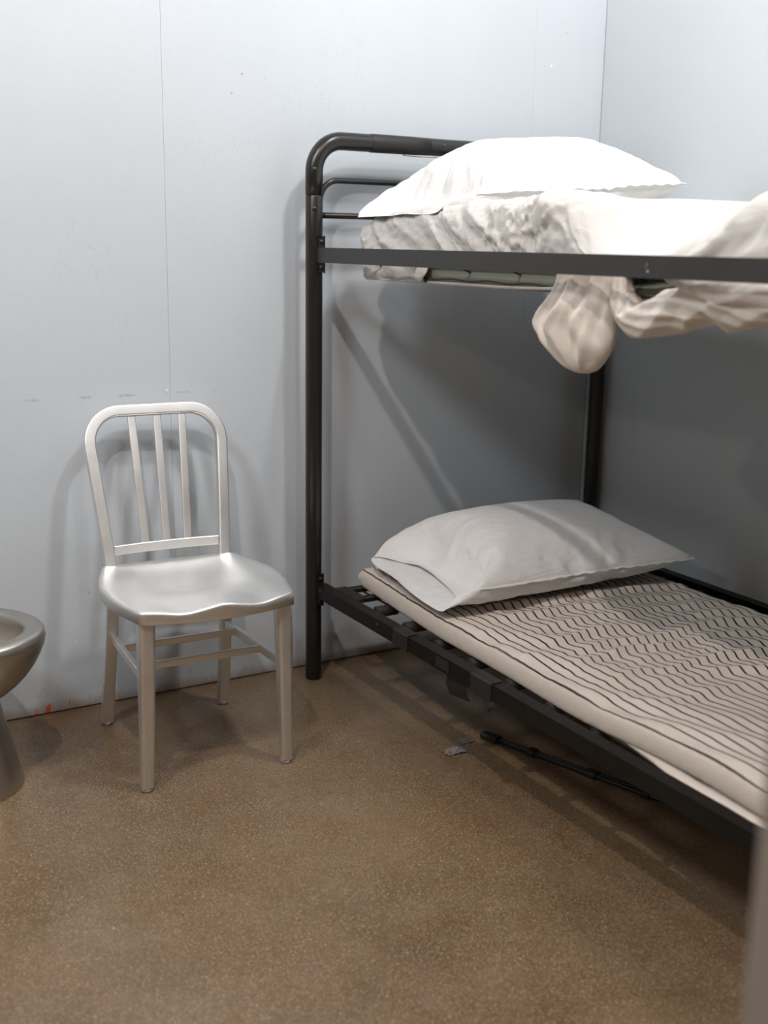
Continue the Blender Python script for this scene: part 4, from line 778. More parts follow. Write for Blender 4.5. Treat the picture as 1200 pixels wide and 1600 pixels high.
0,-5,-2,2,-4,-6,2,-7,1,2,-1,1,0,-1,2,1,0,1,1,-1,-1,2,0,-1,1,0,3,3,0,-1,2,0,2,3,1,-2,1,-1,1,1,0,-4,1,0,3,2,-2,-4,2,0,1,1,1,-2,2,2,0,1,0,3,-1,0,-4,-1,2,1,-1,-1,-3,-2,5,4,-4,-3,-3,-2,5,0,-1,1,3,-3,-6,1,-3,9,1,0,7,2,0,-8,0,
-2,7,0,-1,-5,0,2,-3,0,2,5,1,0,6,0,0,-4,-2,1,-5,3,1,4,-2,0,-1,1,2,-1,2,2,0,-1,2,1,0,1,0,0,2,-1,-2,0,-1,2,1,0,-3,0,-1,1,1,0,-1,1,0,4,0,0,-3,1,0,4,1,-1,-1,3,-2,2,3,1,-1,2,1,-4,3,2,5,1,0,-5,2,4,2,2,-5,-5,-1,4,2,0,-3,1,1,-2,
-1,3,0,1,0,-4,-1,-4,-6,-1,-1,5,1,-1,-6,0,1,10,0,0,-6,0,1,-1,1,0,7,0,1,3,1,2,2,1,2,0,1,3,1,1,2,-2,3,2,0,0,3,-1,-1,2,0,-1,1,1,3,2,0,-2,1,-1,1,1,0,1,1,0,0,0,-1,-1,2,0,4,-1,0,-1,1,0,1,-2,0,-2,-1,1,-2,0,1,5,-1,-1,-4,-2,3,7,
-3,-2,-5,1,5,4,5,-4,1,3,0,-1,3,1,-2,4,3,-1,3,-1,-1,4,4,-1,0,-2,0,1,-1,1,-2,-8,0,-1,7,0,-1,-5,0,0,4,0,0,5,2,2,5,3,2,5,1,2,0,2,1,0,2,1,0,0,1,-1,-1,1,0,2,2,-1,-3,1,0,1,3,1,-1,1,0,0,1,-1,0,2,0,1,1,-1,-1,2,0,0,-1,1,-1,1,0,2,
-1,-3,3,0,-1,-7,-2,1,-3,-2,0,0,0,1,5,-5,0,-2,-2,5,-1,-2,2,0,-1,1,0,0,-3,1,-1,-2,0,-2,-2,-1,2,7,-1,0,1,-1,-1,-4,0,-1,-6,-1,1,4,-1,0,0,0,0,3,3,2,5,4,2,4,2,2,-1,0,2,-1,2,1,-1,2,1,1,-1,1,-1,0,2,0,-1,2,0,4,0,-1,-3,3,0,0,2,0,
0,1,0,-4,1,1,0,1,0,1,2,0,-2,2,-1,0,3,1,0,2,0,5,5,0,6,6,-3,-2,3,1,2,7,-2,2,2,-5,-1,2,-1,0,-1,-2,-2,-1,1,-3,-1,0,0,-1,0,1,-5,-3,0,0,5,0,2,2,0,-1,-6,0,-2,-5,0,1,1,0,0,5,2,1,5,0,1,0,0,1,0,2,2,0,0,3,0,3,2,1,-2,3,0,2,0,0,0,1,
0,-1,1,1,0,0,0,0,1,0,-5,0,0,2,1,0,2,1,0,-4,0,0,3,-1,1,0,-1,2,-4,-1,1,0,0,0,-2,0,3,-1,3,0,-2,2,-1,-1,4,-1,-1,3,0,-3,5,1,0,2,0,0,4,0,0,3,0,1,3,-6,0,-1,-1,1,-1,8,-1,1,1,1,-3,-9,0,-2,-6,0,0,4,-1,2,-2,-1,2,-1,-2,1,-1,1,1,-1,
0,1,-1,1,1,-1,1,1,0,-1,2,0,-2,1,0,-1,1,0,5,1,0,-4,0,0,6,3,1,0,1,0,-1,1,0,4,1,0,0,1,3,0,1,-1,0,0,0,1,-2,-3,-2,1,0,1,-2,-2,-3,0,2,-2,-3,0,-2,1,1,1,0,-1,-1,1,1,-1,0,1,0,2,0,-1,3,3,2,2,-2,-2,1,4,0,-1,7,-1,3,0,1,0,-7,0,0,-5,
-3,2,-6,-6,2,-7,-4,4,1,1,2,-1,0,1,-1,1,2,0,2,1,0,0,1,0,1,0,0,0,1,0,-1,1,-1,4,2,1,-3,0,-1,2,1,0,-3,0,1,-1,0,1,2,1,0,0,1,-1,4,1,-3,-4,1,2,2,-2,-3,-3,0,3,0,-2,1,0,-1,1,1,-6,-1,-2,0,6,2,-1,1,-1,0,10,-2,0,3,-1,3,3,-1,0,-3,2,
2,-4,0,0,4,0,0,4,-1,2,-4,0,0,-8,-4,2,-8,0,2,-1,0,1,0,1,2,0,1,1,-1,-1,1,0,1,2,0,0,2,0,2,4,0,-1,2,0,2,3,1,-1,1,0,1,1,1,1,1,0,-3,1,-1,1,2,-1,0,3,-1,-3,2,3,-3,3,2,0,4,0,2,4,-1,-1,3,-2,2,2,-4,0,4,0,-1,5,3,2,0,-4,-2,-1,8,3,1,
-8,0,0,2,-2,-2,-4,-1,5,9,0,3,-3,1,3,-4,1,3,10,-1,0,3,0,0,-2,1,2,1,1,2,2,2,2,0,0,2,0,2,4,3,0,2,0,0,1,0,-1,1,0,0,1,0,1,2,0,-2,0,0,1,1,0,0,1,0,0,0,0,1,1,1,-1,1,-1,-4,0,-2,2,2,-1,4,2,1,-4,1,1,-1,2,-1,2,0,0,-6,-1,7,-1,0,3,2,
2,-2,1,1,0,0,4,-4,-2,1,3,2,4,-5,2,4,6,-1,-3,-8,-2,-3,4,0,-1,-5,-1,-1,-2,2,-1,8,0,0,-3,1,2,2,1,2,1,2,2,1,-1,3,0,1,0,0,0,1,0,1,2,0,-1,2,0,0,1,0,0,1,0,0,1,0,0,0,0,0,1,0,0,2,0,1,0,-1,1,0,1,-2,-1,0,1,-2,-4,-4,-2,-1,2,1,0,-6,
-2,5,-1,0,5,5,-1,-2,2,-3,-2,0,-2,1,-1,4,2,1,2,-3,0,3,-4,-2,0,1,0,0,-3,0,0,2,0,-1,-7,-1,1,7,1,-3,-8,-1,0,5,0,0,11,3,2,6,5,2,6,3,3,-2,0,1,0,0,2,0,-1,2,-1,1,1,1,0,1,0,3,0,0,-2,1,0,1,0,0,0,2,0,-4,2,1,1,1,0,2,2,1,-1,2,0,1,3,
0,0,3,0,2,2,-2,4,0,-1,6,1,-1,0,3,0,1,3,-2,-1,5,2,-1,2,0,-1,-3,-2,-1,-1,-1,-1,0,3,-4,0,4,-2,-1,-3,0,1,3,0,0,-2,1,-2,-7,-1,3,7,0,-1,-5,0,0,7,2,2,5,2,2,3,1,1,0,1,1,0,-1,3,-1,-1,2,1,-1,2,0,2,2,1,-3,3,1,-1,2,1,0,2,1,-4,1,0,5,
0,-1,-1,0,0,-1,0,0,0,1,1,1,0,2,-3,1,5,0,1,2,-3,1,2,-3,3,2,3,1,-4,0,3,0,0,2,-1,0,2,-2,-2,2,2,-2,0,1,0,-1,-2,3,-1,-3,-1,1,9,-1,-1,-2,0,0,2,-1,1,-1,1,-4,-7,0,1,3,0,0,-1,-3,3,-5,-3,3,-4,-5,2,1,1,3,-1,1,1,0,-3,3,2,1,2,1,0,1,
1,-3,0,1,4,0,0,0,0,0,2,0,1,-3,0,1,1,1,0,-2,2,1,-2,-1,0,2,0,0,3,0,-1,-1,-2,2,0,-1,0,3,0,-3,-4,0,2,-2,0,0,-1,0,-1,-5,-1,5,-1,1,2,0,0,-1,-2,0,6,0,0,6,1,-3,-6,0,0,6,-1,0,-1,-1,-1,3,-1,1,-2,0,-1,-9,0,0,-2,-3,2,-7,-6,2,-7,-1,
2,0,-1,2,0,-2,2,0,-1,0,0,1,1,1,-1,1,0,4,2,0,0,2,1,0,2,1,2,2,1,0,1,1,0,2,1,3,0,1,0,1,1,3,0,2,-2,0,0,-2,2,1,4,-2,-1,-7,-1,4,0,-1,-1,1,-2,0,0,-1,2,-1,2,3,1,-2,-3,0,0,1,-1,0,1,-1,-2,-4,-1,1,6,0,1,-5,0,2,9,0,2,-1,-1,2,2,0,2,
-4,0,0,-10,1,2,2,-2,2,-3,1,2,0,0,2,2,0,1,-1,6,2,0,-3,2,1,-2,2,2,1,1,1,1,1,2,-1,2,1,2,1,1,-1,3,1,0,0,1,-5,1,-1,2,2,0,-3,3,0,2,3,2,-1,2,-2,-3,6,1,-1,4,1,2,2,-2,-3,3,3,0,0,4,7,-3,-3,-2,2,8,0,1,3,2,0,-6,-1,3,0,0,1,-1,0,0,7,
0,0,-7,0,2,6,0,4,-1,-1,1,3,0,0,-2,-3,2,-6,0,2,0,1,2,1,-1,3,-1,2,3,4,0,1,1,-2,2,1,4,2,1,-3,3,2,0,0,1,-4,0,1,-1,0,1,3,0,0,-8,0,0,-2,1,1,0,-1,0,0,-4,-2,-7,-5,2,-3,-1,3,2,0,-1,8,-6,-1,-6,-3,8,2,-1,2,-4,1,3,1,3,-1,1,2,0,0,1,
-3,-2,4,5,-4,1,8,-2,0,-4,-1,1,-9,-2,4,7,-1,1,-3,0,1,7,0,0,3,0,0,1,2,2,4,6,2,8,1,3,-1,-2,2,1,3,2,3,-3,2,1,2,0,0,0,1,1,-2,0,1,-1,1,1,3,1,1,1,1,1,-3,0,1,8,3,3,1,0,2,-2,1,0,0,2,1,7,0,-3,7,-3,1,-6,-2,6,-5,-1,4,9,-3,-2,0,-4,6,
6,-4,-3,-1,3,9,6,-2,-5,2,3,8,3,-1,-3,4,-1,-7,-1,1,13,-2,1,7,-1,-3,-7,-1,0,1,-1,-1,-2,0,1,3,0,0,6,4,2,8,2,2,2,2,1,0,-3,1,0,-2,1,1,-1,2,1,2,0,1,-3,1,-2,0,1,-1,0,2,1,-1,2,2,-5,0,2,-4,4,2,-4,-1,0,2,2,0,2,2,3,1,4,1,0,5,3,-2,
4,1,0,3,0,6,7,-4,-1,8,1,3,9,-4,2,7,1,1,0,-2,-1,3,0,0,1,0,0,0,-1,-3,1,6,0,1,5,-3,-4,-5,-2,0,4,-2,-1,-1,-2,-1,-1,-1,0,2,0,0,3,2,2,4,2,2,3,1,2,0,-3,2,0,3,2,2,-1,2,1,0,3,2,-6,1,0,4,3,1,-3,4,2,1,3,2,3,6,2,3,2,2,4,4,1,0,3,2,0,
3,-3,-5,1,-1,-7,1,-1,-1,5,1,8,3,-2,-2,-2,5,-2,-1,4,2,3,-2,0,5,0,1,1,-5,1,1,0,3,-1,-4,0,2,9,3,-2,-5,-3,0,4,-4,-1,0,1,7,7,5,13,26,7,9,26,0,-1,-1,0,0,0,0,5,1,-3,5,-3,-5,2,-2,2,1,0,-4,1,1,-1,2,3,-1,4,2,1,4,4,-1,-2,1,1,-3,1,
2,-2,1,-5,-4,4,3,-5,5,-12,-3,1,2,-3,4,-6,-3,6,4,-2,2,6,-2,1,0,-2,4,-8,-3,6,-1,4,2,3,-2,-3,-5,-5,4,-3,0,4,-1,0,-1,-3,0,4,-2,2,3,1,1,-2,5,2,1,2,4,2,-1,-3,1,-1,2,10,-2,-3,1,0,0,0,-3,-2,2,0,0,3,-6,5,-8,-5,4,-4,-3,4,1,0,5,3,
-8,5,-1,1,2,4,-2,3,2,-7,1,5,-10,2,3,-1,2,-1,-9,1,-2,-1,3,-5,-1,2,2,-1,-1,2,1,0,-2,-1,0,4,-1,2,3,-5,1,-4,-2,0,-6,5,1,0,1,-1,-2,-4,4,5,1,5,3,3,-2,-4,-4,1,8,-2,0,3,1,-2,-3,1,-3,-4,1,-2,-1,1,0,1,0,0,0,3,3,-5,-2,-1,-2,1,3,-5,
0,0,0,0,0,-4,-2,2,0,-4,3,-3,11,3,6,-13,3,-5,-3,4,1,-1,3,3,-15,5,2,-2,7,4,5,7,2,-8,12,1,-3,12,3,2,8,1,-8,13,-6,2,15,1,-5,12,1,0,7,-2,-4,8,-2,-5,10,11,-3,7,5,-4,8,1,-4,8,3,-2,8,-2,2,1,-2,-4,2,6,1,1,1,2,-1,-4,1,1,8,0,1,0,0,
2,1,0,2,0,1,1,0,-1,1,1,6,8,-4,0,0,-1,5,6,-4,0,0,-7,-4,4,-6,-6,5,-6,-8,5,-6,-3,4,3,6,-1,-1,-8,5,-7,1,6,1,9,0,-3,-6,6,0,-2,3,2,5,2,-5,-6,6,9,-5,5,3,3,3,-7,0,4,6,-8,7,7,-9,4,5,2,2,-8,1,4,-1,0,3,6,-3,4,6,2,-1,0,-7,3,6,0,3,3,
3,-1,-3,0,2,6,2,-1,-6,4,1,0,-1,2,-1,1,5,-2,3,6,-2,-2,1,5,-2,-1,-5,0,1,-4,4,4,0,0,0,-8,0,3,1,2,2,4,-7,4,1,11,-2,1,-7,3,-1,-4,4,-1,5,-2,-4,-5,6,1,-3,5,-2,4,0,1,-7,6,5,-2,2,-7,5,-2,6,-10,-2,9,-6,-2,0,-4,0,0,5,0,-3,-6,3,4,
-6,6,7,-6,6,1,4,-1,-3,-5,4,7,-2,2,3,1,0,-4,1,1,0,0,3,4,-1,2,-1,-2,1,6,0,5,0,0,-1,1,1,2,-1,-3,-2,1,-1,0,0,-4,-3,-1,-1,-1,-4,0,0,9,-1,3,-1,-1,4,-1,9,-2,3,-5,4,1,-2,7,3,1,4,4,0,2,-2,2,0,1,4,-1,6,-5,3,2,-1,1,1,2,2,-1,-4,5,
-1,-2,9,0,2,5,-9,5,-1,2,-7,1,8,-2,7,10,-2,2,10,6,-3,-5,-7,7,7,2,3,4,8,-2,-5,0,4,5,-2,7,7,1,3,1,1,4,-1,2,4,-4,-1,0,1,1,5,-3,1,1,0,2,5,0,-1,-1,-2,3,2,-3,4,2,0,0,0,3,0,2,2,2,2,4,-1,2,2,-5,6,-1,4,0,-1,5,-2,0,-3,3,4,-2,3,-3,
0,2,1,1,3,-2,4,0,3,-5,4,4,-3,4,-6,8,-2,8,-9,11,8,-5,12,3,1,9,0,2,1,0,7,-1,-1,-6,7,9,1,2,-1,4,0,-7,-4,6,2,0,1,2,7,0,-7,5,1,-6,-2,1,0,-3,4,0,-1,1,-2,0,0,-3,-1,1,0,-1,-1,2,0,-2,-3,-1,-1,1,0,0,1,0,0,2,3,0,7,5,-2,8,-2,3,3,0,
4,1,1,1,1,-4,7,-2,0,4,-3,1,2,1,-6,7,-5,-2,4,0,-8,7,0,0,2,1,6,-1,7,-7,9,-5,4,1,2,6,1,-5,3,2,2,3,0,3,-5,6,0,5,3,2,6,-3,-4,-1,9,7,4,4,0,2,2,-6,-1,3,1,-1,3,0,0,2,0,1,0,-2,0,1,0,0,0,-1,1,1,0,1,1,-1,0,-2,-4,5,4,-7,0,0,1,0,0,3,
2,1,4,1,2,0,1,2,1,1,2,1,-1,3,1,1,2,2,3,2,2,-1,4,5,0,5,1,3,1,0,6,3,3,3,2,-2,-3,6,1,1,2,4,5,-1,-1,-3,8,0,-4,6,6,-3,6,3,3,5,1,6,-1,-5,-3,8,4,1,0,-3,3,-3,-2,0,3,2,-5,3,1,-1,-1,-5,-1,1,3,0,-2,-1,-3,4,6,1,-1,0,3,1,0,5,3,1,1,0,
-3,2,0,-6,-4,-3,7,0,0,4,0,2,1,-1,4,-3,1,2,-1,1,2,0,0,3,1,2,0,2,-4,5,1,-2,4,-4,5,-4,8,-5,7,2,1,2,-2,-1,6,3,0,2,-5,2,0,3,-6,8,1,3,-1,1,7,1,-1,4,2,-5,3,-3,-4,-3,6,4,6,3,1,1,-3,-5,-4,5,4,-1,1,2,0,-2,-4,-3,3,2,0,1,2,-2,0,0,3,
-3,-2,1,-1,-1,2,1,0,7,4,0,0,0,-1,-2,-2,-4,0,0,-3,0,0,2,1,0,2,3,-2,5,-3,6,-4,1,1,1,0,2,1,0,3,0,4,-2,2,3,0,-1,-3,7,-2,5,0,5,0,1,4,3,-1,0,1,6,3,4,4,-4,8,-2,6,2,5,0,1,2,-3,2,2,6,0,5,0,1,-1,-2,0,-4,-4,-1,4,3,0,5,-1,0,-2,-7,
-1,3,2,-2,3,3,-2,0,-5,1,0,0,-5,4,3,0,0,-1,5,1,-2,-1,-1,0,0,0,0,-2,-4,-3,0,-2,-2,0,0,-1,1,2,0,-1,6,-6,1,5,2,3,-1,3,-1,5,1,1,4,4,2,3,8,-2,10,2,2,4,-1,3,2,-6,4,0,-3,-2,10,-1,4,0,-1,-1,6,-6,1,4,-5,2,2,1,2,3,2,3,3,1,5,0,2,3,
-2,-2,3,2,0,2,1,0,7,-5,-5,-1,6,5,1,-2,-1,2,-1,-1,1,1,0,-1,2,3,-1,2,2,1,-3,-5,-2,-4,3,4,3,0,3,2,-6,0,1,3,-4,-1,4,0,0,-8,0,5,-9,1,1,0,4,-5,3,-1,8,-2,3,3,3,4,-2,2,0,7,-5,4,-2,3,5,-4,3,-1,6,3,-3,9,1,6,-2,2,1,2,0,7,4,5,7,1,
-4,1,4,0,2,2,6,2,0,0,6,0,0,5,4,2,4,1,1,6,-1,0,-7,7,6,4,1,-1,1,0,-1,0,4,2,1,0,1,-3,5,5,1,-7,-8,0,2,1,-1,1,1,1,-1,-2,3,3,-1,-1,-1,-1,2,2,1,0,0,1,1,2,-1,1,3,-1,0,5,-2,3,1,1,2,1,0,2,2,1,2,3,2,3,-2,-2,2,2,-1,2,1,0,3,-6,-1,-2,
5,0,9,1,-3,2,-1,1,3,2,4,7,0,0,6,0,0,6,1,0,-2,6,1,-3,6,2,2,-1,-2,-3,6,2,4,3,-1,0,-2,-6,-3,9,5,0,0,0,1,0,-2,1,-1,-1,0,1,-1,0,0,-1,3,2,-3,-3,-1,3,0,2,0,-2,-1,1,1,0,-1,0,0,-2,1,2,-4,2,2,-2,0,7,-5,2,-5,0,2,-1,-1,0,7,-1,3,-6,
-3,1,6,0,1,4,-3,3,-1,1,1,4,-1,4,-5,5,-6,6,7,-2,0,3,-5,6,1,-4,4,0,-4,5,-7,-6,6,0,-5,3,0,-4,-7,-6,-8,8,3,-2,-1,-3,0,-2,-3,-1,3,1,3,0,-1,0,-4,-8,-4,5,6,0,-1,-6,0,1,-1,0,1,1,0,0,0,1,1,1,1,1,1,3,5,6,-3,-2,-8,0,0,-7,2,0,3,1,5,
-5,3,-1,0,3,0,-1,2,4,-3,3,-6,-2,2,4,2,2,-4,1,4,1,0,3,-2,0,5,-2,2,2,4,-2,4,-5,2,3,-3,-3,2,-7,3,1,-5,4,2,-4,3,1,-4,-2,2,-7,-5,3,3,1,2,-1,-4,2,-4,-4,1,2,1,2,-1,-2,2,-2,-1,3,-1,1,1,1,1,0,0,-3,-1,3,2,0,0,-1,1,0,0,-7,-4,-1,1,
2,3,-1,0,3,1,0,-3,0,0,2,0,0,-1,1,-1,1,1,5,0,2,1,-1,2,-1,2,2,2,0,3,-1,-1,6,0,0,2,4,0,4,0,0,2,2,2,5,-1,-2,1,3,-4,2,1,1,3,3,-2,1,5,-1,4,4,0,5,1,-2,6,2,-1,5,4,-1,4,2,0,3,2,0,2,1,-1,2,1,-1,0,-2,-6,2,2,2,1,1,1,1,1,-1,-1,5,4,
-2,-2,-12,0,2,1,0,3,3,-6,-4,12,0,-2,0,0,-1,-3,0,0,0,1,3,-6,1,0,1,1,0,-2,-1,4,0,0,1,0,-1,-2,-2,-2,1,-1,-3,6,0,0,-2,2,-1,7,-2,1,7,-3,-1,3,2,3,-1,-1,0,0,0,-2,6,1,5,-4,-3,1,-3,-1,0,2,1,1,0,-1,-1,3,0,0,-4,-5,-3,10,2,0,1,-2,2,
0,0,3,2,2,-3,8,4,-2,-1,-11,-2,7,5,0,-2,-6,0,2,-2,-7,9,12,0,-1,-2,0,-1,1,-3,-2,-14,0,2,5,0,0,-5,1,-2,5,1,1,-2,0,-1,0,0,7,0,0,-4,-1,0,4,0,0,2,1,-1,-6,-1,-1,-5,0,-2,-2,0,-1,-8,-1,-2,-1,-3,-3,5,-2,-1,7,-4,0,-7,-6,-3,5,-2,-3,
6,-1,-2,3,-2,-3,7,2,-1,2,2,-1,2,2,1,1,2,-2,-4,-8,-4,8,5,-4,10,6,-2,-1,-11,0,4,1,-1,0,-1,0,3,-2,-1,4,6,0,-2,-2,1,1,-2,-2,0,-12,-1,1,6,0,-1,-5,0,0,4,0,1,-3,0,0,0,1,-5,2,1,-1,0,1,0,0,0,3,0,2,-2,-2,2,0,-1,2,0,-1,1,3,1,0,6,
-2,2,-1,-2,2,-6,0,1,-8,2,0,5,3,0,-1,1,-1,-5,-4,0,-3,-4,1,-6,-4,1,-5,-5,1,-2,-2,0,-1,-1,0,0,0,-1,-2,-3,0,-2,-2,0,-1,-1,0,2,2,0,0,-6,0,2,4,-1,0,-6,0,4,1,0,0,-2,0,-1,-2,-1,-2,-4,-1,0,5,0,0,1,1,-1,2,1,-2,3,1,1,0,0,-2,1,0,0,
1,0,-1,-1,-1,-3,0,-1,4,-1,-1,6,-2,1,-1,-1,1,-6,2,-1,-2,0,0,0,0,1,3,-2,1,0,-1,1,-5,-1,1,6,-1,-1,3,-1,-1,4,-1,0,5,1,0,2,1,1,1,1,2,1,1,0,7,3,-1,-2,-11,0,3,1,0,1,0,0,2,4,0,1,-4,0,3,2,0,3,3,0,-1,-2,0,1,-4,0,0,6,0,0,-1,0,0,-1,
0,2,-3,0,-1,1,0,3,0,0,-7,0,0,3,-1,1,-5,-2,-1,6,-2,1,-1,1,-1,0,-1,0,-6,-1,0,1,0,0,3,1,0,1,0,-1,5,0,0,-3,-1,0,4,-1,0,-1,0,2,-4,-1,0,1,-2,0,-5,-5,-1,6,0,0,-2,-4,-1,-1,0,0,0,0,0,2,2,0,2,2,1,-2,-6,0,1,0,0,1,-1,0,3,2,0,3,2,0,
-1,-2,0,-1,-1,0,0,-1,0,0,-1,0,0,2,1,-1,1,1,2,-3,0,-7,2,0,1,1,0,0,0,0,2,1,2,-4,1,0,0,-1,1,-5,0,0,0,0,0,6,0,1,-2,-1,-1,5,-1,0,0,0,1,4,1,1,-2,0,1,2,1,0,0,-1,0,2,0,0,2,0,0,2,0,0,-4,-6,0,4,1,2,0,0,1,1,3,1,-1,-4,0,2,2,0,1,0,1,
1,-2,-1,5,6,0,0,-1,0,0,-5,0,-1,-1,0,0,1,0,0,-1,0,0,-2,0,0,0,0,-3,4,0,1,1,0,-1,1,0,2,-1,0,-2,1,0,2,0,0,-1,0,0,4,0,0,4,0,0,-5,-1,0,7,0,1,1,1,1,3,1,0,-2,-1,0,3,0,0,0,1,1,1,0,0,2,0,0,1,0,1,-2,-1,1,1,0,0,6,2,0,-3,-5,0,2,3,0,
0,-1,0,1,-1,1,0,-5,-2,5,7,0,0,-3,0,2,-1,0,-1,-3,0,-1,-2,1,0,3,0,0,-1,0,0,6,0,-1,2,0,-1,1,0,-4,2,0,2,-2,1,-3,1,0,2,-1,0,-2,0,0,2,0,0,-2,0,0,0,0,0,2,0,0,0,0,0,3,0,0,-2,-2,1,5,1,0,1,0,0,0,-2,0,-1,0,0,2,-1,0,1,0,0,1,0,0,1,0,
1,1,1,0,2,2,0,0,-2,0,1,0,0,0,-1,0,4,3,1,0,-7,0,1,-1,1,-1,1,-4,-3,-12,-1,1,11,-1,-1,-6,0,0,9,0,0,0,0,-4,8,0,-2,3,0,1,1,1,-2,2,0,2,-1,1,-2,0,0,4,-1,1,-1,0,1,2,0,1,3,-1,0,2,0,0,5,-1,0,0,-1,0,2,1,0,-2,-1,1,5,0,0,-4,-3,0,2,0,
0,0,1,0,1,-1,0,2,-1,0,-1,0,0,0,-1,0,-1,-3,0,-1,-2,1,-1,-1,0,4,4,-1,-1,-5,0,0,0,0,1,6,-3,-2,-10,0,-1,-1,0,0,-1,0,-1,-1,0,0,0,0,0,-1,0,0,2,0,-2,3,0,3,-2,0,3,-1,0,-4,2,0,5,-1,1,-2,0,0,2,-1,0,-3,0,0,-3,1,1,7,-1,1,0,0,1,3,0,
1,-1,-1,0,2,-1,0,-1,0,1,0,0,-1,5,0,1,0,-1,0,1,0,0,-2,-2,0,2,0,0,-1,-1,0,0,1,0,-2,-6,-1,6,6,0,0,-5,0,0,2,0,0,0,0,-1,-4,0,-1,2,0,0,0,0,-1,0,0,0,2,0,0,5,0,0,7,0,0,-1,0,-1,0,0,-2,1,0,-4,2,0,1,-2,0,2,0,0,-2,0,0,1,0,0,6,-1,0,
7,-1,0,2,0,0,1,0,0,-1,0,0,-2,-1,0,3,1,0,-4,-3,0,0,0,0,4,-2,0,-2,-3,0,1,-1,1,-5,-3,0,5,1,0,0,-1,1,-1,-3,1,0,-1,0,0,-1,0,-1,-1,0,0,-3,0,2,2,-1,-2,-7,0,1,1,0,0,0,0,0,-1,0,0,1,0,0,3,0,0,4,0,-1,1,0,-1,2,1,1,1,0,6,-3,0,5,-1,0,
-5,-1,0,1,-1,0,5,-1,0,2,0,0,3,-1,0,3,0,0,-1,-1,0,0,-1,0,7,1,0,-6,-3,1,1,0,1,2,0,1,-1,1,1,-4,0,1,-3,-2,0,4,1,0,-1,0,1,-1,0,-1,-2,-4,-1,4,3,0,-1,-1,0,0,-1,0,2,3,0,-2,-1,0,0,7,0,-1,2,0,-1,5,0,-2,-4,0,0,2,0,0,1,0,0,-3,0,1,
-1,0,0,0,0,0,-1,1,-5,3,1,-3,1,0,1,1,0,8,0,0,0,0,0,4,-1,0,4,0,0,-3,-1,0,0,0,0,2,0,0,-4,-1,1,0,0,-1,4,0,0,4,1,0,-4,-1,-1,5,1,0,-2,0,0,0,0,0,0,-1,0,-1,-4,0,0,0,0,2,1,0,0,-6,0,2,4,1,-1,1,0,1,6,0,-1,-2,0,0,-2,0,0,-4,-2,0,8,0,
1,3,0,0,3,0,0,3,0,0,0,0,1,-1,0,-2,1,0,5,-4,0,2,0,1,6,-1,0,5,0,0,2,0,0,3,0,1,1,0,0,-2,-1,0,4,0,0,1,0,0,0,-1,-1,3,0,0,0,0,0,-2,-1,0,3,1,0,-1,0,0,2,0,0,1,0,1,0,-1,-1,-2,-3,0,6,3,0,-1,-3,0,2,6,0,0,1,-1,2,5,-1,-1,-2,0,0,5,-1,
-3,-6,1,-1,0,1,1,5,0,0,1,0,0,-2,0,0,-5,0,0,0,0,2,-3,-1,2,-3,0,3,-1,0,5,-2,-1,5,-1,0,0,-1,0,2,-1,1,3,0,0,-2,-1,1,4,0,1,0,-1,0,-1,-1,0,2,0,0,3,0,1,-2,0,0,0,1,1,-6,-2,1,-1,-1,0,1,0,0,2,-1,-1,-3,-5,0,4,2,0,1,1,0,0,0,0,2,2,0,
2,6,0,0,-3,0,2,5,-1,0,-7,0,0,4,-1,3,5,0,1,1,-1,0,8,0,0,-4,0,0,1,0,-1,1,0,3,-4,1,5,-3,0,3,-3,0,6,-2,1,3,0,1,2,0,1,5,0,0,-1,-1,0,0,0,0,-4,0,0,0,0,1,-3,0,1,-3,0,1,-4,0,0,1,0,0,-6,-1,0,4,1,0,-1,-1,0,2,0,0,-4,-3,0,1,0,0,3,2,
0,2,2,0,4,6,0,1,2,0,0,-3,0,1,5,0,0,2,0,1,4,0,2,3,-1,0,8,0,0,-5,0,0,-10,0,0,1,0,0,-9,]
FOLDS = np.cumsum(np.array(FOLDS, float).reshape(134, 36, 3), axis=0) * .0005     # settled cloth relief near the head end
FT0, FT1, FS0, FS1 = LSIDE - .96, LSIDE + LC + .16, .10, .80
def settled(t, s):
    a = (t - FT0) / (FT1 - FT0) * 133; b = (s - FS0) / (FS1 - FS0) * 35
    if a < 0: return np.zeros(3)
    b = min(max(b, 0), 34.999); a = min(a, 132.999)
    i, j = int(a), int(b); u, v = a - i, b - j
    D = (FOLDS[i, j] * (1 - u) + FOLDS[i + 1, j] * u) * (1 - v) + (FOLDS[i, j + 1] * (1 - u) + FOLDS[i + 1, j + 1] * u) * v
    return D * float(sstep(0, 14, a)) * (1 - float(sstep(120, 133, a)))
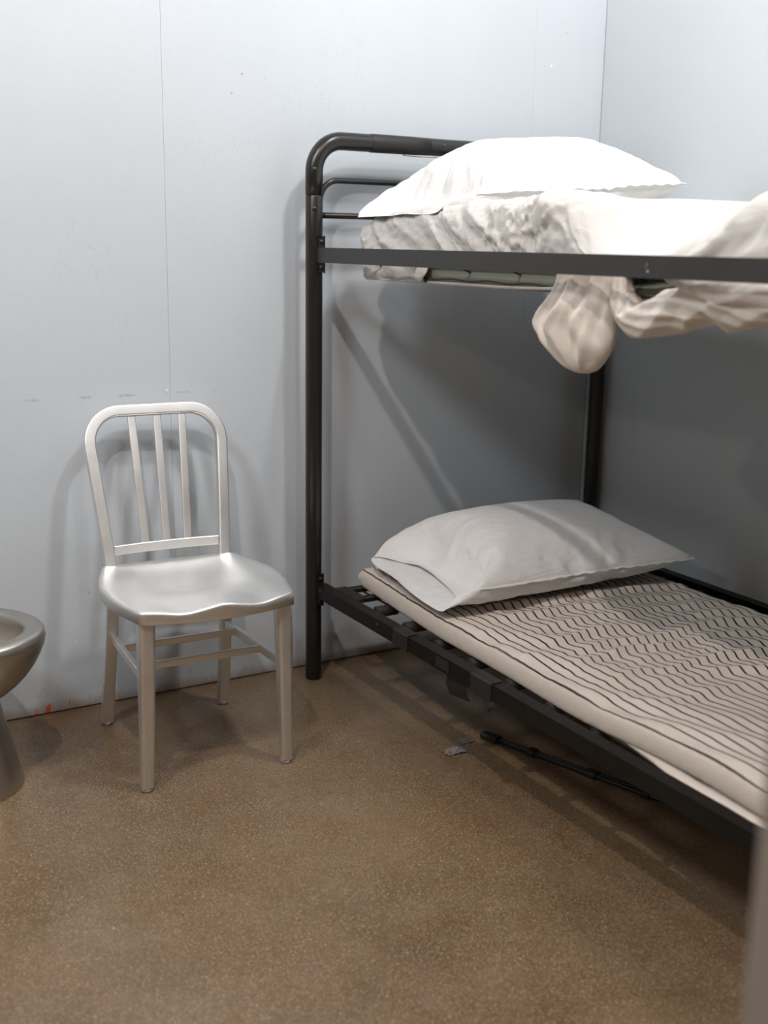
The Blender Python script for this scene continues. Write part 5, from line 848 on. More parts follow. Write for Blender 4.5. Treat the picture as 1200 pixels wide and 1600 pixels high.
def sheet_mesh():
    NT, NR = 420, 64
    V = np.zeros((NT, NR, 3))
    ts = np.concatenate([np.linspace(0, LSIDE, 330, endpoint=False), np.linspace(LSIDE, LSIDE + LC, 40, endpoint=False), np.linspace(LSIDE + LC, LSIDE + LC + LH, 50)])
    for i, t in enumerate(ts):
        # the hem runs under the pad at the head and rises behind the rail further along
        yy = Y0 + min(t, LSIDE + .02)
        s0 = .06 + .165 * float(sstep(2.545, 2.50, yy))
        for j in range(NR):
            s = s0 + (1 - s0) * j / (NR - 1)
            off, z, (no, nu) = sprof(s)
            x, y = ring(t, off)
            zt = Z1
            k = float(head_drop(y))
            z = Z0 + (z - Z0) * k
            if t < LSIDE: nx, ny = -1.0, 0.0
            elif t < LSIDE + LC:
                an = math.pi - (t - LSIDE) / LC * math.pi / 2; nx, ny = math.cos(an), math.sin(an)
            else: nx, ny = 0.0, 1.0
            d = float(fold_field(t, np.float64(y), np.float64(z), s))
            fade = float(sstep(s0, s0 + .10, s)) * (1 - .75 * float(sstep(.60, .85, s)))
            d *= fade
            # hollow in the near edge where the sheet slopes to the rail, with a small overhang at its head side
            hol = .118 * (math.exp(-((y - 1.74) / .165) ** 4) if y > 1.74 else math.exp(-((y - 1.74) / .235) ** 2)) * (1 - float(sstep(.0, .34, off))) * float(sstep(.22, .50, s))
            bulge = .020 * math.exp(-((y - 1.73) / .16) ** 2) * float(sstep(.25, .45, s)) * (1 - float(sstep(.5, .8, s)))
            hump = .020 * math.exp(-((y - 2.02) / .07) ** 2) * float(sstep(.40, .55, s)) * (1 - float(sstep(.62, .9, s)))
            up = .034 * float(sstep(1.68, 1.25, y)) * float(sstep(.36, .60, s))
            dd = d + bulge + hump
            S = settled(t, s) * (1.75, 1.0, 1.3) * float(sstep(s0, s0 + .08, s))
            V[i, j] = (x + nx * dd * max(no, .0) + S[0], y + ny * dd * max(no, 0) + S[1], max(z + dd * nu * .8 - hol + up + S[2], 1.2035))
    F = grid_faces(NT, NR)
    Vl = V.reshape(-1, 3).tolist()
    # middle of the top, from the inner ring across to the far edge
    inner = V[:, -1]
    side = [i for i in range(330)]
    b = len(Vl); nx = 14
    rows = side
    for i in rows:
        x, y, z = inner[i]
        for q in range(1, nx + 1): Vl.append((x + (X1 - .02 - x) * q / nx, y, z))
    for r in range(len(rows) - 1):
        F.append((r * NR + NR - 1, b + r * nx, b + (r + 1) * nx, (r + 1) * NR + NR - 1))
        for q in range(nx - 1):
            F.append((b + r * nx + q, b + r * nx + q + 1, b + (r + 1) * nx + q + 1, b + (r + 1) * nx + q))
    return Vl, F

mat_u = thing('mattress', 'green vinyl mattress wrapped in a white sheet on the upper bunk', 'mattress', (2.0, 1.9, 1.2005), 'bunk mattresses')
def mattress_mesh():
    V = []; n = 0
    prof = [(.035, Z0 - .003), (.012, Z0 + .006), (.006, Z0 + .03), (.006, Z1 - .075), (.02, Z1 - .03), (.07, Z1 - .012)]
    ts = np.concatenate([np.linspace(0, LSIDE, 60, endpoint=False), np.linspace(LSIDE, LSIDE + LC, 10, endpoint=False), np.linspace(LSIDE + LC, LSIDE + LC + LH - .05, 20)])
    for t in ts:
        for off, z in prof:
            x, y = ring(t, off + .004)
            hol = .105 * (math.exp(-((y - 1.74) / .19) ** 4) if y > 1.74 else math.exp(-((y - 1.74) / .26) ** 2)) * (1 if z > Z0 + .06 else 0)
            V.append((x, y, max(Z0 - .003, Z0 + (z - Z0) * float(head_drop(y)) - hol)))
    k = len(prof); F = grid_faces(len(ts), k)
    # close: right side
    xr = X1 - .03
    b = len(V)
    for t in ts:
        x, y = ring(t, prof[-1][0])
        z = V[list(ts).index(t) * k + k - 1][2]
        V.append((xr, y, z)); V.append((xr, y, Z0 - .003))
    for i in range(len(ts) - 1):
        F.append((i * k + k - 1, (i + 1) * k + k - 1, b + 2 * (i + 1), b + 2 * i))
        F.append((b + 2 * i, b + 2 * i + 2, b + 2 * i + 3, b + 2 * i + 1))
        F.append((i * k, b + 2 * i + 1, b + 2 * i + 3, (i + 1) * k))
    return V, F
mv, mf = mattress_mesh()
obj('mattress_body', mv, mf, M_green, mat_u)
# stitched seam along the foot of the near side
seam = [(X0 + .0045, y, Z0 + .012 + .002 * math.sin(y * 40)) for y in np.linspace(2.52, 1.0, 120)]
obj('seam_cord', *sweep(seam, circ(.0022, 6)), M_hem, mat_u)

sheet = thing('fitted_sheet', 'rumpled white fitted sheet on the upper mattress with folds hanging under the rail', 'sheet', (1.9, 1.9, 1.2045))
sv, sf = sheet_mesh()
obj('sheet_cloth', sv, sf, M_sheet, sheet)
el = [(X0 + .004 + .002 * math.sin(y * 31), y, Z0 + .002 + .012 * float(sstep(2.2, 1.7, y))) for y in np.linspace(2.60, 1.95, 80)]
obj('elastic_hem', *sweep(el, circ(.0038, 8)), M_sheet, sheet)

def loft(centers, half_h, half_d, nring=48, folds=None):
    """cloth roll along a path lying in the rail's plane: half height across the path, half depth front to back"""
    C = np.asarray(centers, float); n = len(C)
    V = np.zeros((n, nring, 3))
    for i in range(n):
        t = C[min(i + 1, n - 1)] - C[max(i - 1, 0)]; t /= np.linalg.norm(t)
        a = np.array((0, t[2], -t[1])); a /= np.linalg.norm(a)
        for j in range(nring):
            th = 2 * math.pi * j / nring
            m = 1 + (folds(i / (n - 1), th) if folds else 0)
            V[i, j] = C[i] + a * (half_h[i] * m * math.cos(th)) + np.array((1, 0, 0)) * (-half_d[i] * m * math.sin(th))
    F = grid_faces(n, nring, True)
    F.append(tuple(range(nring))[::-1]); F.append(tuple((n - 1) * nring + j for j in range(nring)))
    return V.reshape(-1, 3), F

def curve_i(xs, ys, n):
    """smooth interpolation (Catmull-Rom on a chord parameter)"""
    P = np.asarray(ys, float); m = len(P)
    out = []
    for q in np.linspace(0, m - 1, n):
        i = min(int(q), m - 2); f = q - i
        p0 = P[max(i - 1, 0)]; p1 = P[i]; p2 = P[i + 1]; p3 = P[min(i + 2, m - 1)]
        out.append(.5 * ((2 * p1) + (-p0 + p2) * f + (2 * p0 - 5 * p1 + 4 * p2 - p3) * f * f + (-p0 + 3 * p1 - 3 * p2 + p3) * f ** 3))
    return np.array(out)
# bag-like loop
rows = np.array([  # z, y of its far side, y of its near side, half depth
    (1.275, 1.950, 1.790, .022), (1.245, 1.958, 1.782, .026), (1.205, 1.972, 1.776, .036), (1.165, 2.004, 1.772, .044), (1.135, 2.018, 1.770, .048),
    (1.105, 1.998, 1.772, .046), (1.078, 1.958, 1.788, .040), (1.056, 1.920, 1.812, .030), (1.046, 1.890, 1.838, .018), (1.043, 1.872, 1.856, .006)])
R2 = curve_i(None, rows, 60)
def bag():
    n, k = 60, 96
    V = np.zeros((n, k, 3))
    for i in range(n):
        z, ya, yb, d = R2[i]
        for j in range(k):
            th = 2 * math.pi * j / k
            c = math.cos(th)
            y = (ya + yb) / 2 + (ya - yb) / 2 * c
            u = c + .10 * float(vnoise(z * 14, 3.0)) + (z - 1.15) * .9
            f = .55 * float(crease(np.float64(u * 1.55 + .35 + .12 * float(vnoise(z * 20, 7.0))), .9)) + .22 * float(crease(np.float64(u * 3.3 + .1 + z * 5), .8))
            f += .16 * float(vnoise(u * 4 + 4, z * 18))
            env = math.sin(math.pi * min(1, max(0, (1.30 - z) / .262))) ** .5
            dd = d * (.66 + f * .95 * env) * math.sin(th)
            V[i, j] = (1.566 - dd, y + .004 * float(vnoise(z * 30, th * 2)), z)
    F = grid_faces(n, k, True); F.append(tuple(range(k))[::-1]); F.append(tuple((n - 1) * k + j for j in range(k)))
    return V.reshape(-1, 3), F
obj('hanging_fold', *bag(), M_sheet_h, sheet)
# swag that rises towards the foot, and a second roll in front of it
pts = np.array([(1.765, 1.252, .014), (1.752, 1.205, .026), (1.722, 1.166, .034), (1.672, 1.166, .038), (1.612, 1.184, .042), (1.556, 1.198, .045), (1.508, 1.205, .038), (1.470, 1.204, .044), (1.420, 1.205, .042), (1.370, 1.208, .040), (1.30, 1.215, .040), (1.22, 1.228, .036), (1.15, 1.245, .022)])
Q = curve_i(None, pts, 130)
def swag_f(q, th):
    f = .20 * float(crease(np.float64(th / (2 * math.pi) * 4 + q * 4.2 + .3 * float(vnoise(q * 9, 1.0))), .6)) + .12 * float(crease(np.float64(th / (2 * math.pi) * 9 - q * 7 + .4), .6))
    f += .10 * float(crease(np.float64(q * 9 + .3 * math.sin(th) + .15 * math.sin(th)), .6)) * float(sstep(.45, .6, q))
    return f - .20
obj('hanging_fold', *loft(np.stack([np.full(130, 1.572), Q[:, 0], Q[:, 1]], 1), Q[:, 2], Q[:, 2] * 1.05 + .004, 64, swag_f), M_sheet_h, sheet)
pts = np.array([(1.600, 1.256, .010), (1.560, 1.244, .016), (1.510, 1.232, .020), (1.450, 1.226, .022), (1.390, 1.226, .022), (1.32, 1.222, .024), (1.24, 1.226, .020), (1.17, 1.240, .012)])
Q2 = curve_i(None, pts, 90)
def roll_f(q, th): return .22 * float(crease(np.float64(th / (2 * math.pi) * 3 + q * 3.0), .6)) + .10 * float(vnoise(q * 24, th)) - .15
obj('hanging_fold', *loft(np.stack([np.full(90, 1.531), Q2[:, 0], Q2[:, 1]], 1), Q2[:, 2], Q2[:, 2] * .9, 40, roll_f), M_sheet_h, sheet)

# ------------------------------------------------------------------ pillows (two cloth layers each, stored as second differences of settled cloth grids)
def cloth(data, shape=(2, 61, 45, 3), q=.001):
    return np.cumsum(np.cumsum(np.array(data, float).reshape(shape), axis=2), axis=1) * q
CLOTH_A = [
62,91,18,18,6,-6,15,1,-2,3,15,-2,5,14,-1,10,7,9,9,10,6,-1,4,-14,3,13,6,5,13,-6,3,15,0,3,14,1,-2,5,14,2,14,-5,2,10,-11,-2,13,7,2,13,-6,2,13,7,-2,14,-5,-1,13,7,4,11,-10,-2,11,10,2,13,-6,2,15,-3,0,15,0,-3,8,12,-1,14,-5,-2,
14,-4,1,15,-1,2,12,9,0,10,-11,0,15,-1,-1,-2,15,-6,12,7,-5,14,3,-2,6,-14,-5,10,-10,-7,13,0,-6,13,6,-8,12,-6,-4,14,0,-10,10,5,-7,13,-2,-9,12,4,-16,-5,9,3,4,14,-1,4,0,-2,3,-3,12,-15,-2,-1,0,1,1,-2,-18,0,-4,5,3,6,3,0,1,-3,
-2,1,11,2,-2,-6,0,1,2,0,2,-1,0,-1,-3,0,2,3,0,0,2,0,-1,-3,0,2,-6,-5,-6,15,4,0,-14,1,3,8,0,4,-7,-3,1,11,3,-4,-6,-4,-3,8,4,7,-8,-1,0,1,2,-4,-7,0,0,1,0,-1,1,0,2,2,-1,0,0,-4,10,-3,3,-5,5,0,0,-4,-2,4,3,1,-2,-2,0,0,5,1,0,-9,-2,
-3,14,-4,-1,3,3,3,-5,1,0,1,-5,-13,3,-1,9,2,7,-3,14,-2,2,1,0,1,0,-2,6,-1,10,-10,-5,-3,-5,-3,2,4,-14,0,3,18,3,-1,-8,0,-1,1,0,1,2,-9,-4,7,10,6,-13,-2,-4,-4,-2,2,14,3,1,-6,0,1,1,-6,-3,8,4,5,-4,-6,2,6,4,-5,-5,-2,-1,4,6,-1,
-11,-2,3,6,1,2,-3,0,-1,-10,1,1,3,-10,0,17,4,-1,-3,5,-1,-18,-1,2,15,2,0,-3,-1,-3,1,-4,5,-19,5,-1,8,0,-2,-1,-2,6,11,1,0,-3,-4,-3,8,2,3,-4,2,1,-5,-1,0,3,-7,-10,9,1,4,0,2,3,-2,8,-4,13,0,-1,-1,-1,-5,-3,0,-2,-2,-1,0,-1,2,11,8,
2,-6,-3,4,1,-9,-3,1,8,4,0,-10,-7,-1,12,6,3,-6,-1,-4,-11,2,5,10,1,1,-4,-1,1,-1,-7,0,14,7,2,-10,0,1,-3,-5,-6,10,0,2,1,3,0,-3,-4,2,4,-2,1,1,8,-1,-9,-4,1,7,-3,-1,2,1,2,-2,5,-7,-6,-1,2,2,2,1,-7,-6,-2,11,4,9,-17,-2,-4,15,4,0,
-14,-7,1,17,-4,-3,2,1,1,-1,7,5,-6,1,1,-2,-4,-3,6,-2,-3,2,1,4,-2,1,-3,1,0,5,-2,9,-9,8,-2,4,5,1,5,1,-1,1,0,1,-2,-1,0,-2,-1,-3,6,2,6,-8,-4,3,0,-4,-3,2,3,2,0,-2,1,1,-1,-2,3,4,-9,-1,5,6,-2,-3,-4,-1,2,8,2,-5,-3,1,2,2,0,-1,-1,
-2,1,-3,2,2,6,0,-7,-1,0,1,0,0,2,-14,-1,6,2,0,0,-3,-1,0,17,-1,-11,-10,8,10,4,-3,-1,4,-2,-4,2,2,-7,-6,-3,10,3,4,-1,-10,0,4,9,6,-8,-3,-7,6,1,0,-1,-1,0,1,-3,-3,2,2,2,-1,-1,-2,1,2,4,-2,0,1,-1,2,2,-2,11,-8,8,-1,1,2,-2,-3,-2,
-1,5,5,-3,7,2,2,-1,0,1,-2,-2,1,-1,0,-2,1,1,1,-1,0,7,0,-8,1,0,-1,-12,1,10,1,0,0,3,-1,-1,1,0,0,-4,0,1,-1,0,1,7,-1,-4,4,8,-8,-11,-2,11,-3,1,0,9,-4,-2,-7,-1,2,3,1,0,-8,-2,0,16,-2,-7,-8,4,6,4,-1,-2,-4,4,2,3,-2,-1,-3,-1,2,8,4,
-7,0,2,-6,-3,-2,9,-2,-1,1,1,-1,1,2,1,-1,-5,-2,2,3,2,-2,-3,-4,3,4,6,-4,-3,-8,2,1,7,0,5,3,-10,12,-8,5,-3,1,5,0,4,2,2,-6,-6,0,-1,0,-1,2,2,-1,2,3,-6,8,4,8,-5,-4,0,0,0,-11,1,5,-1,0,0,8,2,-2,-2,-1,1,-7,3,0,13,-3,-5,1,0,0,0,0,
-1,-8,2,6,-3,-3,0,13,1,-11,0,0,3,-11,3,8,-6,-6,0,0,1,0,16,-1,-7,-6,3,5,6,-2,-4,1,0,-2,-2,1,3,-5,4,4,-1,-1,0,1,0,0,3,1,-1,2,2,-4,-3,-1,4,-1,-1,0,-4,-1,1,-3,-4,1,-1,1,1,8,5,-4,-5,-7,3,7,11,-5,0,0,-1,3,0,-5,14,-7,4,-4,-1,5,
0,-2,-2,-1,5,5,-2,4,2,-5,3,2,0,1,0,4,-3,-1,0,-2,-1,0,0,0,0,1,0,2,-1,-1,-8,-2,2,11,3,-5,0,-1,1,-12,4,5,9,-3,-3,-5,-2,2,-4,-1,0,14,1,-5,-5,3,4,-2,0,0,-10,-6,0,4,4,1,12,-1,-6,-1,1,2,1,1,-1,-6,2,4,-2,0,1,-1,1,0,2,-2,-1,3,2,
-1,-7,-2,2,4,0,0,0,1,-1,3,1,-1,1,2,-1,-7,-6,4,7,5,-3,3,1,-3,-8,-7,5,5,6,-3,-1,-1,1,5,6,-8,2,-3,-4,15,-3,1,-4,-5,6,-1,6,5,-8,5,3,3,-4,0,0,1,-1,2,-3,-1,1,-2,-1,-5,6,4,2,-2,-1,3,0,-2,-7,1,2,9,2,-3,-9,-2,4,5,-1,-2,4,-1,-2,
-12,3,3,12,1,-3,-2,-2,1,-2,1,1,-9,-1,1,7,-2,0,2,1,-1,5,3,-3,-9,2,4,4,-3,-1,-2,0,1,6,-2,-3,0,1,0,-1,-1,1,-4,2,2,-3,-1,1,2,1,-1,-4,0,0,8,1,-1,-4,-2,1,4,9,-5,1,-1,0,-9,-8,5,8,0,-3,5,7,-9,0,0,-2,0,0,-2,0,-1,5,3,-5,-3,15,-1,
0,0,-3,2,-10,2,12,4,-1,-2,-6,6,3,6,-6,-2,-5,5,2,-1,1,0,6,-7,-3,-9,3,3,3,0,0,4,0,-1,-3,0,1,1,1,-1,2,-2,0,-3,1,1,1,-1,0,1,0,-1,5,2,-3,-6,1,4,-3,-1,1,0,0,-1,7,5,-3,-8,-4,4,8,-1,-3,-6,4,2,7,-4,-4,-8,2,4,1,-1,0,-5,0,0,5,-1,1,
4,1,-2,1,1,0,0,-1,0,-7,-1,1,7,3,-2,-5,-7,2,2,5,0,1,2,-1,-6,0,2,7,0,-3,0,1,0,7,0,-6,0,1,-4,1,-4,-2,16,-2,0,-1,0,0,1,0,1,-7,-1,12,-3,0,1,-1,2,0,1,-1,0,2,-2,-1,-3,3,1,-1,0,1,-4,0,1,-2,-1,-1,4,0,0,4,1,0,-1,0,0,-5,-2,0,6,1,
-1,-5,1,2,4,1,-2,-5,-3,1,4,1,0,-4,2,1,6,1,-2,1,0,0,-1,0,0,0,0,0,0,0,1,-3,0,0,1,0,0,-3,0,1,0,0,-1,-4,-2,0,2,0,0,3,1,0,7,1,-2,-4,-1,1,-1,-1,0,0,-2,1,10,7,-8,-3,-1,4,-4,1,3,5,0,-5,-1,1,1,5,-3,-9,0,-1,0,15,-1,1,0,0,0,0,-1,1,
0,-2,0,-1,1,2,-10,3,11,4,-4,-2,-8,7,2,-3,3,-1,14,-5,-3,1,0,-1,-3,-1,3,-9,-1,3,8,-2,-4,-2,2,2,-1,0,1,-5,0,0,-2,0,0,4,-1,1,1,2,-1,3,1,-1,5,-3,-3,-10,-2,4,9,4,-4,-5,1,4,6,-5,-4,-12,4,4,9,-1,-2,-9,1,2,10,0,-2,-11,0,2,4,1,0,
6,-1,-2,1,0,0,-5,0,2,-6,-4,0,12,10,-4,0,-2,0,2,-1,-2,3,1,-7,-2,0,4,2,-2,-5,0,-2,-3,0,1,2,-1,-5,-1,15,0,0,1,0,-2,-1,0,1,0,-3,3,-1,-1,3,1,0,-1,-10,6,11,1,-1,-1,3,-4,-2,-9,5,3,9,-2,-3,-4,-2,2,5,1,-2,-8,1,4,3,-1,-1,8,2,-6,
-4,-2,3,-3,0,2,-6,0,1,9,1,-2,-2,-1,1,0,1,0,6,2,-5,1,0,-2,-5,-3,5,-2,2,1,4,0,-2,-7,0,4,5,0,-2,-6,1,2,8,0,-3,-6,-2,3,-5,1,1,3,0,-1,-7,-4,0,8,4,0,5,0,-2,1,4,-2,-2,0,1,5,-2,-5,3,-1,-7,-3,3,7,1,-2,-3,2,-3,-4,0,0,0,16,-1,0,-1,
-1,2,0,-1,0,0,4,-3,-1,-6,7,-1,0,1,2,1,-6,-5,0,11,0,1,1,-1,0,0,-3,1,1,1,0,0,1,0,-1,1,1,-1,-9,3,3,1,0,0,13,0,-7,-4,-3,4,-1,0,1,-4,0,2,7,1,-5,-9,2,4,4,-1,0,4,-1,-3,-1,-2,1,-7,4,4,0,0,-1,8,0,-5,-6,-1,4,7,-2,-4,-9,-1,5,5,3,
-2,2,0,-1,-10,-2,3,12,3,-6,2,1,-3,-7,-2,7,7,2,-8,-1,1,3,-2,2,3,2,-2,-3,3,-3,-7,0,-2,-1,-1,1,0,0,3,1,15,0,0,1,0,-1,0,0,0,-1,-3,3,1,2,-1,-1,-2,3,-2,-1,2,-2,-1,3,-2,3,3,1,-1,-1,-3,1,3,2,3,-2,5,-2,-5,1,0,-1,0,0,0,-2,0,2,-10,
1,8,12,2,-12,-1,-1,2,-2,-1,3,0,-1,1,2,0,-2,-3,1,2,0,0,0,1,1,0,1,-1,-2,1,0,-1,-9,-1,8,8,1,-6,-4,1,3,0,0,0,1,0,0,-4,0,2,4,2,-2,-1,0,1,1,0,-2,4,1,-9,-2,0,8,3,-1,-6,0,-3,-3,0,0,-2,0,0,2,0,1,0,1,-1,-1,-1,2,0,16,0,-1,-1,1,0,0,
-2,2,1,3,-3,-1,-2,1,0,1,0,-2,-5,9,2,2,-5,-8,-1,10,-2,1,2,0,0,0,9,0,-8,-2,2,3,-3,-1,3,1,0,-2,3,0,-1,0,0,-1,-1,0,0,-1,0,1,1,0,-1,-2,1,2,-1,0,2,5,-3,-7,-6,1,8,3,3,-4,0,1,1,2,-2,-2,0,0,0,-5,0,5,-2,1,0,4,2,-2,4,-1,-6,1,0,0,
-1,0,1,-1,0,1,2,-1,-2,-4,1,5,4,-2,-12,1,0,2,0,1,0,0,0,1,0,-3,-4,0,2,2,-1,-1,0,1,1,0,15,0,0,1,-1,1,0,3,-2,-1,-3,2,0,3,-3,1,-4,3,0,3,-4,-1,-3,6,1,2,-4,0,0,2,-2,-2,5,-2,1,4,-2,0,1,5,0,-7,-1,0,2,-2,0,3,0,0,0,1,0,1,0,0,0,2,1,
-4,-1,0,1,-1,0,1,0,0,1,0,0,-1,2,1,-3,-4,0,5,-2,2,2,6,1,-9,-3,-2,6,2,-1,-2,1,0,-2,-4,1,7,0,0,-3,4,-1,-6,1,0,0,-4,1,6,4,-2,-10,0,1,3,-1,-2,-3,0,1,0,0,1,2,0,-2,-1,0,0,-1,0,-3,-1,0,4,2,16,0,0,-1,0,0,0,0,-1,0,1,0,1,-3,3,-1,4,
-4,0,-3,4,0,3,-5,0,-3,6,0,-1,0,0,1,-1,0,0,1,0,0,3,-1,0,1,-3,-1,4,0,0,0,2,1,-2,-1,0,0,0,0,0,0,0,1,0,0,0,1,0,-1,-1,2,1,2,0,-4,-2,-1,4,3,0,-6,0,-1,0,-2,1,4,2,2,-5,-4,0,7,1,0,0,3,-1,-8,1,0,2,-1,0,0,-2,1,3,2,-2,-8,0,1,3,0,0,
-1,0,0,1,0,0,1,1,-1,-3,-1,2,2,1,-3,-2,-1,-1,-1,1,1,0,15,1,-1,0,2,-2,1,-4,4,0,-1,0,-1,1,-1,0,-1,2,1,2,-2,0,-1,2,-1,3,-4,0,-3,5,1,1,-2,-2,-2,5,1,0,-5,-1,1,5,1,1,0,0,-1,-4,0,1,-1,-5,-1,11,6,2,-10,0,0,0,-1,-1,0,0,0,1,-5,1,8,
3,-1,-2,1,1,-2,0,0,1,0,0,-1,-4,-1,4,2,0,-1,4,1,-7,-1,0,1,0,0,1,0,0,-3,-1,0,4,2,0,-5,0,0,1,0,-1,-2,0,0,1,0,0,-2,0,0,1,-1,-2,-2,1,2,1,-1,-4,-1,0,7,5,0,-4,-3,16,1,0,0,-2,1,-1,2,-2,0,-1,1,0,2,-2,1,-2,1,-1,2,-1,0,-2,2,1,-1,0,
0,1,-1,-1,-1,3,1,1,-3,-2,-1,8,-1,0,1,2,0,-6,-1,1,5,1,-1,-3,0,1,-1,-1,-1,2,0,0,2,1,1,-1,0,0,-1,1,0,-3,-4,1,7,3,-1,-7,0,-1,-1,-3,1,8,3,1,-5,1,0,-1,-2,0,2,1,-1,-3,0,1,2,0,0,1,1,0,-4,-1,-2,-2,0,1,1,0,1,1,0,-2,-3,0,2,4,0,-1,
-2,0,1,1,0,-1,0,0,1,-1,1,-1,-1,-1,-6,0,15,3,-1,0,-4,1,1,0,0,0,0,0,0,0,1,-1,2,-2,0,-3,2,1,3,-3,-1,-2,3,0,2,-3,0,0,0,0,-1,4,1,1,-3,0,-2,3,-1,0,1,0,0,0,0,0,2,0,0,-1,-1,1,3,1,0,-6,0,0,0,0,0,1,0,0,1,1,0,-1,-1,1,5,0,-1,-3,0,0,
-3,1,0,-1,-1,0,0,1,0,2,-1,1,0,0,-1,-2,0,0,0,0,-1,-2,1,2,3,0,-2,-2,0,0,0,0,3,4,0,-3,-4,0,0,0,0,1,2,0,0,-1,0,3,2,-1,-2,-2,-1,4,1,16,-1,0,0,0,1,-1,0,0,0,1,-1,0,0,-1,1,-1,2,0,1,-1,-1,0,-1,1,0,1,0,-1,1,0,0,0,0,1,-1,-1,-1,0,0,
2,-1,0,-1,5,1,0,-3,-1,-1,5,1,1,-4,0,0,-1,-1,0,4,0,0,-1,0,0,1,0,0,-1,0,0,-5,0,-1,4,-1,2,5,1,0,-2,0,0,-1,1,0,-3,-1,0,-1,1,-1,0,0,1,1,0,-1,-2,0,1,0,-1,-1,0,0,2,2,0,-1,1,0,-2,-4,0,2,3,0,0,0,0,-4,-4,-1,-1,-2,1,2,3,0,-2,-1,1,
5,2,15,-4,0,0,4,-1,0,0,0,1,0,1,0,-1,1,-1,2,-3,0,0,0,1,-3,5,-1,3,-5,0,0,0,0,-1,2,0,0,0,1,0,1,0,-1,0,0,1,-3,-1,-1,5,0,1,-3,0,0,0,0,0,2,0,0,1,0,0,1,0,0,-5,0,0,0,1,0,3,-1,1,-2,0,-1,-1,0,0,2,0,0,-1,0,0,3,1,0,-3,-1,0,-2,0,0,1,
0,0,1,0,0,0,1,0,0,0,-1,-1,0,2,2,0,0,0,0,-1,-2,0,0,0,-1,0,0,1,-3,0,-1,1,-1,1,3,2,-1,1,0,15,-1,0,1,1,0,0,-1,1,-1,3,-4,0,-1,2,1,-1,1,0,-1,1,-1,1,-1,0,-1,2,1,1,-2,0,0,-1,0,0,-2,-1,1,1,0,0,0,0,-1,4,1,1,-4,0,-1,1,0,0,2,0,0,-2,
0,0,-1,0,0,3,0,0,-1,0,0,3,-1,0,0,1,0,-5,0,1,3,-1,0,0,0,0,3,0,-1,-5,0,0,1,1,1,2,0,-1,-1,0,0,-2,-1,0,3,0,0,-3,0,1,2,0,-1,-1,0,-1,-1,0,0,-1,0,0,0,0,-1,0,0,3,1,-1,-6,-3,0,0,1,2,4,3,16,0,0,-1,3,-2,0,-2,0,0,1,1,0,2,-3,-1,-1,1,
1,1,0,0,-4,2,1,1,-1,-1,-2,3,0,2,-3,0,-1,3,0,-1,0,1,1,-2,0,0,0,-1,-1,3,0,1,-2,0,0,-1,0,0,3,0,0,-1,0,0,-1,0,0,1,0,0,-2,0,0,1,0,0,2,0,0,-1,1,0,-1,0,-1,-2,0,1,3,0,0,-2,-1,-1,0,0,1,1,0,1,2,1,-1,-3,0,1,3,0,-1,-1,0,0,-1,-1,1,1,
0,0,0,0,-4,-3,1,3,2,-1,-4,-2,0,8,6,0,1,0,0,-5,-4,15,0,0,0,-2,1,0,6,-4,1,-5,4,0,-1,1,0,0,0,-1,1,-2,0,4,-3,0,-4,6,0,2,-5,1,-2,4,0,1,-3,0,0,0,-1,-1,2,0,1,-2,0,0,0,1,0,0,0,0,1,0,0,-2,0,0,3,0,0,-3,0,0,4,0,0,-2,0,0,-2,0,0,2,0,
0,-2,0,0,1,-1,0,0,0,0,1,0,0,1,1,1,0,0,-1,-2,0,-1,-1,-1,2,3,0,-1,0,0,1,0,0,-1,-1,1,-1,-2,0,0,2,0,1,0,-1,-4,-3,-1,8,7,1,-6,-6,0,2,2,1,-2,0,16,1,0,0,1,-2,0,-4,4,-1,4,-4,0,-1,0,0,-1,2,1,0,-1,0,0,0,-1,1,-1,1,-2,5,-1,2,-6,0,
-2,5,0,1,-1,1,0,-1,0,0,0,0,0,-1,-1,0,2,0,0,0,0,0,0,0,0,-3,0,0,3,0,0,-3,0,0,1,0,0,2,0,0,-2,0,0,2,0,0,-3,1,1,2,0,-1,-2,0,0,1,-1,0,1,0,0,1,0,1,0,1,-1,0,0,0,-1,-1,-1,-2,1,1,2,-1,1,2,-1,-5,-6,1,1,1,-1,7,7,1,-9,-7,0,6,5,1,-1,
0,-1,-2,-2,15,0,-1,0,-1,2,0,-1,0,0,-2,2,0,2,0,1,3,-5,-1,-2,4,0,-1,0,1,3,-4,-1,-1,2,0,0,0,1,1,-1,0,-1,0,-1,0,1,0,0,-1,0,0,0,1,0,1,0,0,-1,0,0,0,0,0,2,0,0,-2,0,0,2,0,0,0,0,0,-1,0,0,0,0,0,-1,0,0,2,-1,0,-2,0,0,0,0,0,2,1,0,-3,
0,0,0,0,0,2,-1,0,1,0,-1,-3,1,2,4,-1,-3,-5,1,1,1,0,1,2,-2,4,5,0,-10,-8,1,6,3,0,-3,-2,0,1,0,-2,-7,1,15,1,0,1,-1,0,-1,2,-1,0,3,-2,1,-5,2,-1,0,1,0,0,-1,1,0,2,-1,-1,-1,1,1,0,0,-1,0,-1,1,-1,0,1,-1,0,0,0,1,-1,3,0,0,0,-1,0,-2,0,
0,-1,0,0,1,0,0,-1,0,0,2,0,0,-2,0,0,0,0,0,1,0,0,-1,0,0,0,0,0,-1,1,-1,1,0,2,4,-1,-1,-4,0,0,3,0,1,1,0,-1,-2,1,-1,-4,0,1,3,-1,0,1,0,-1,-2,0,-1,0,-1,6,7,1,-8,-8,0,6,4,0,-5,-4,1,2,3,-1,0,-1,0,-3,0,16,2,-2,-4,6,-3,3,-5,2,0,-2,
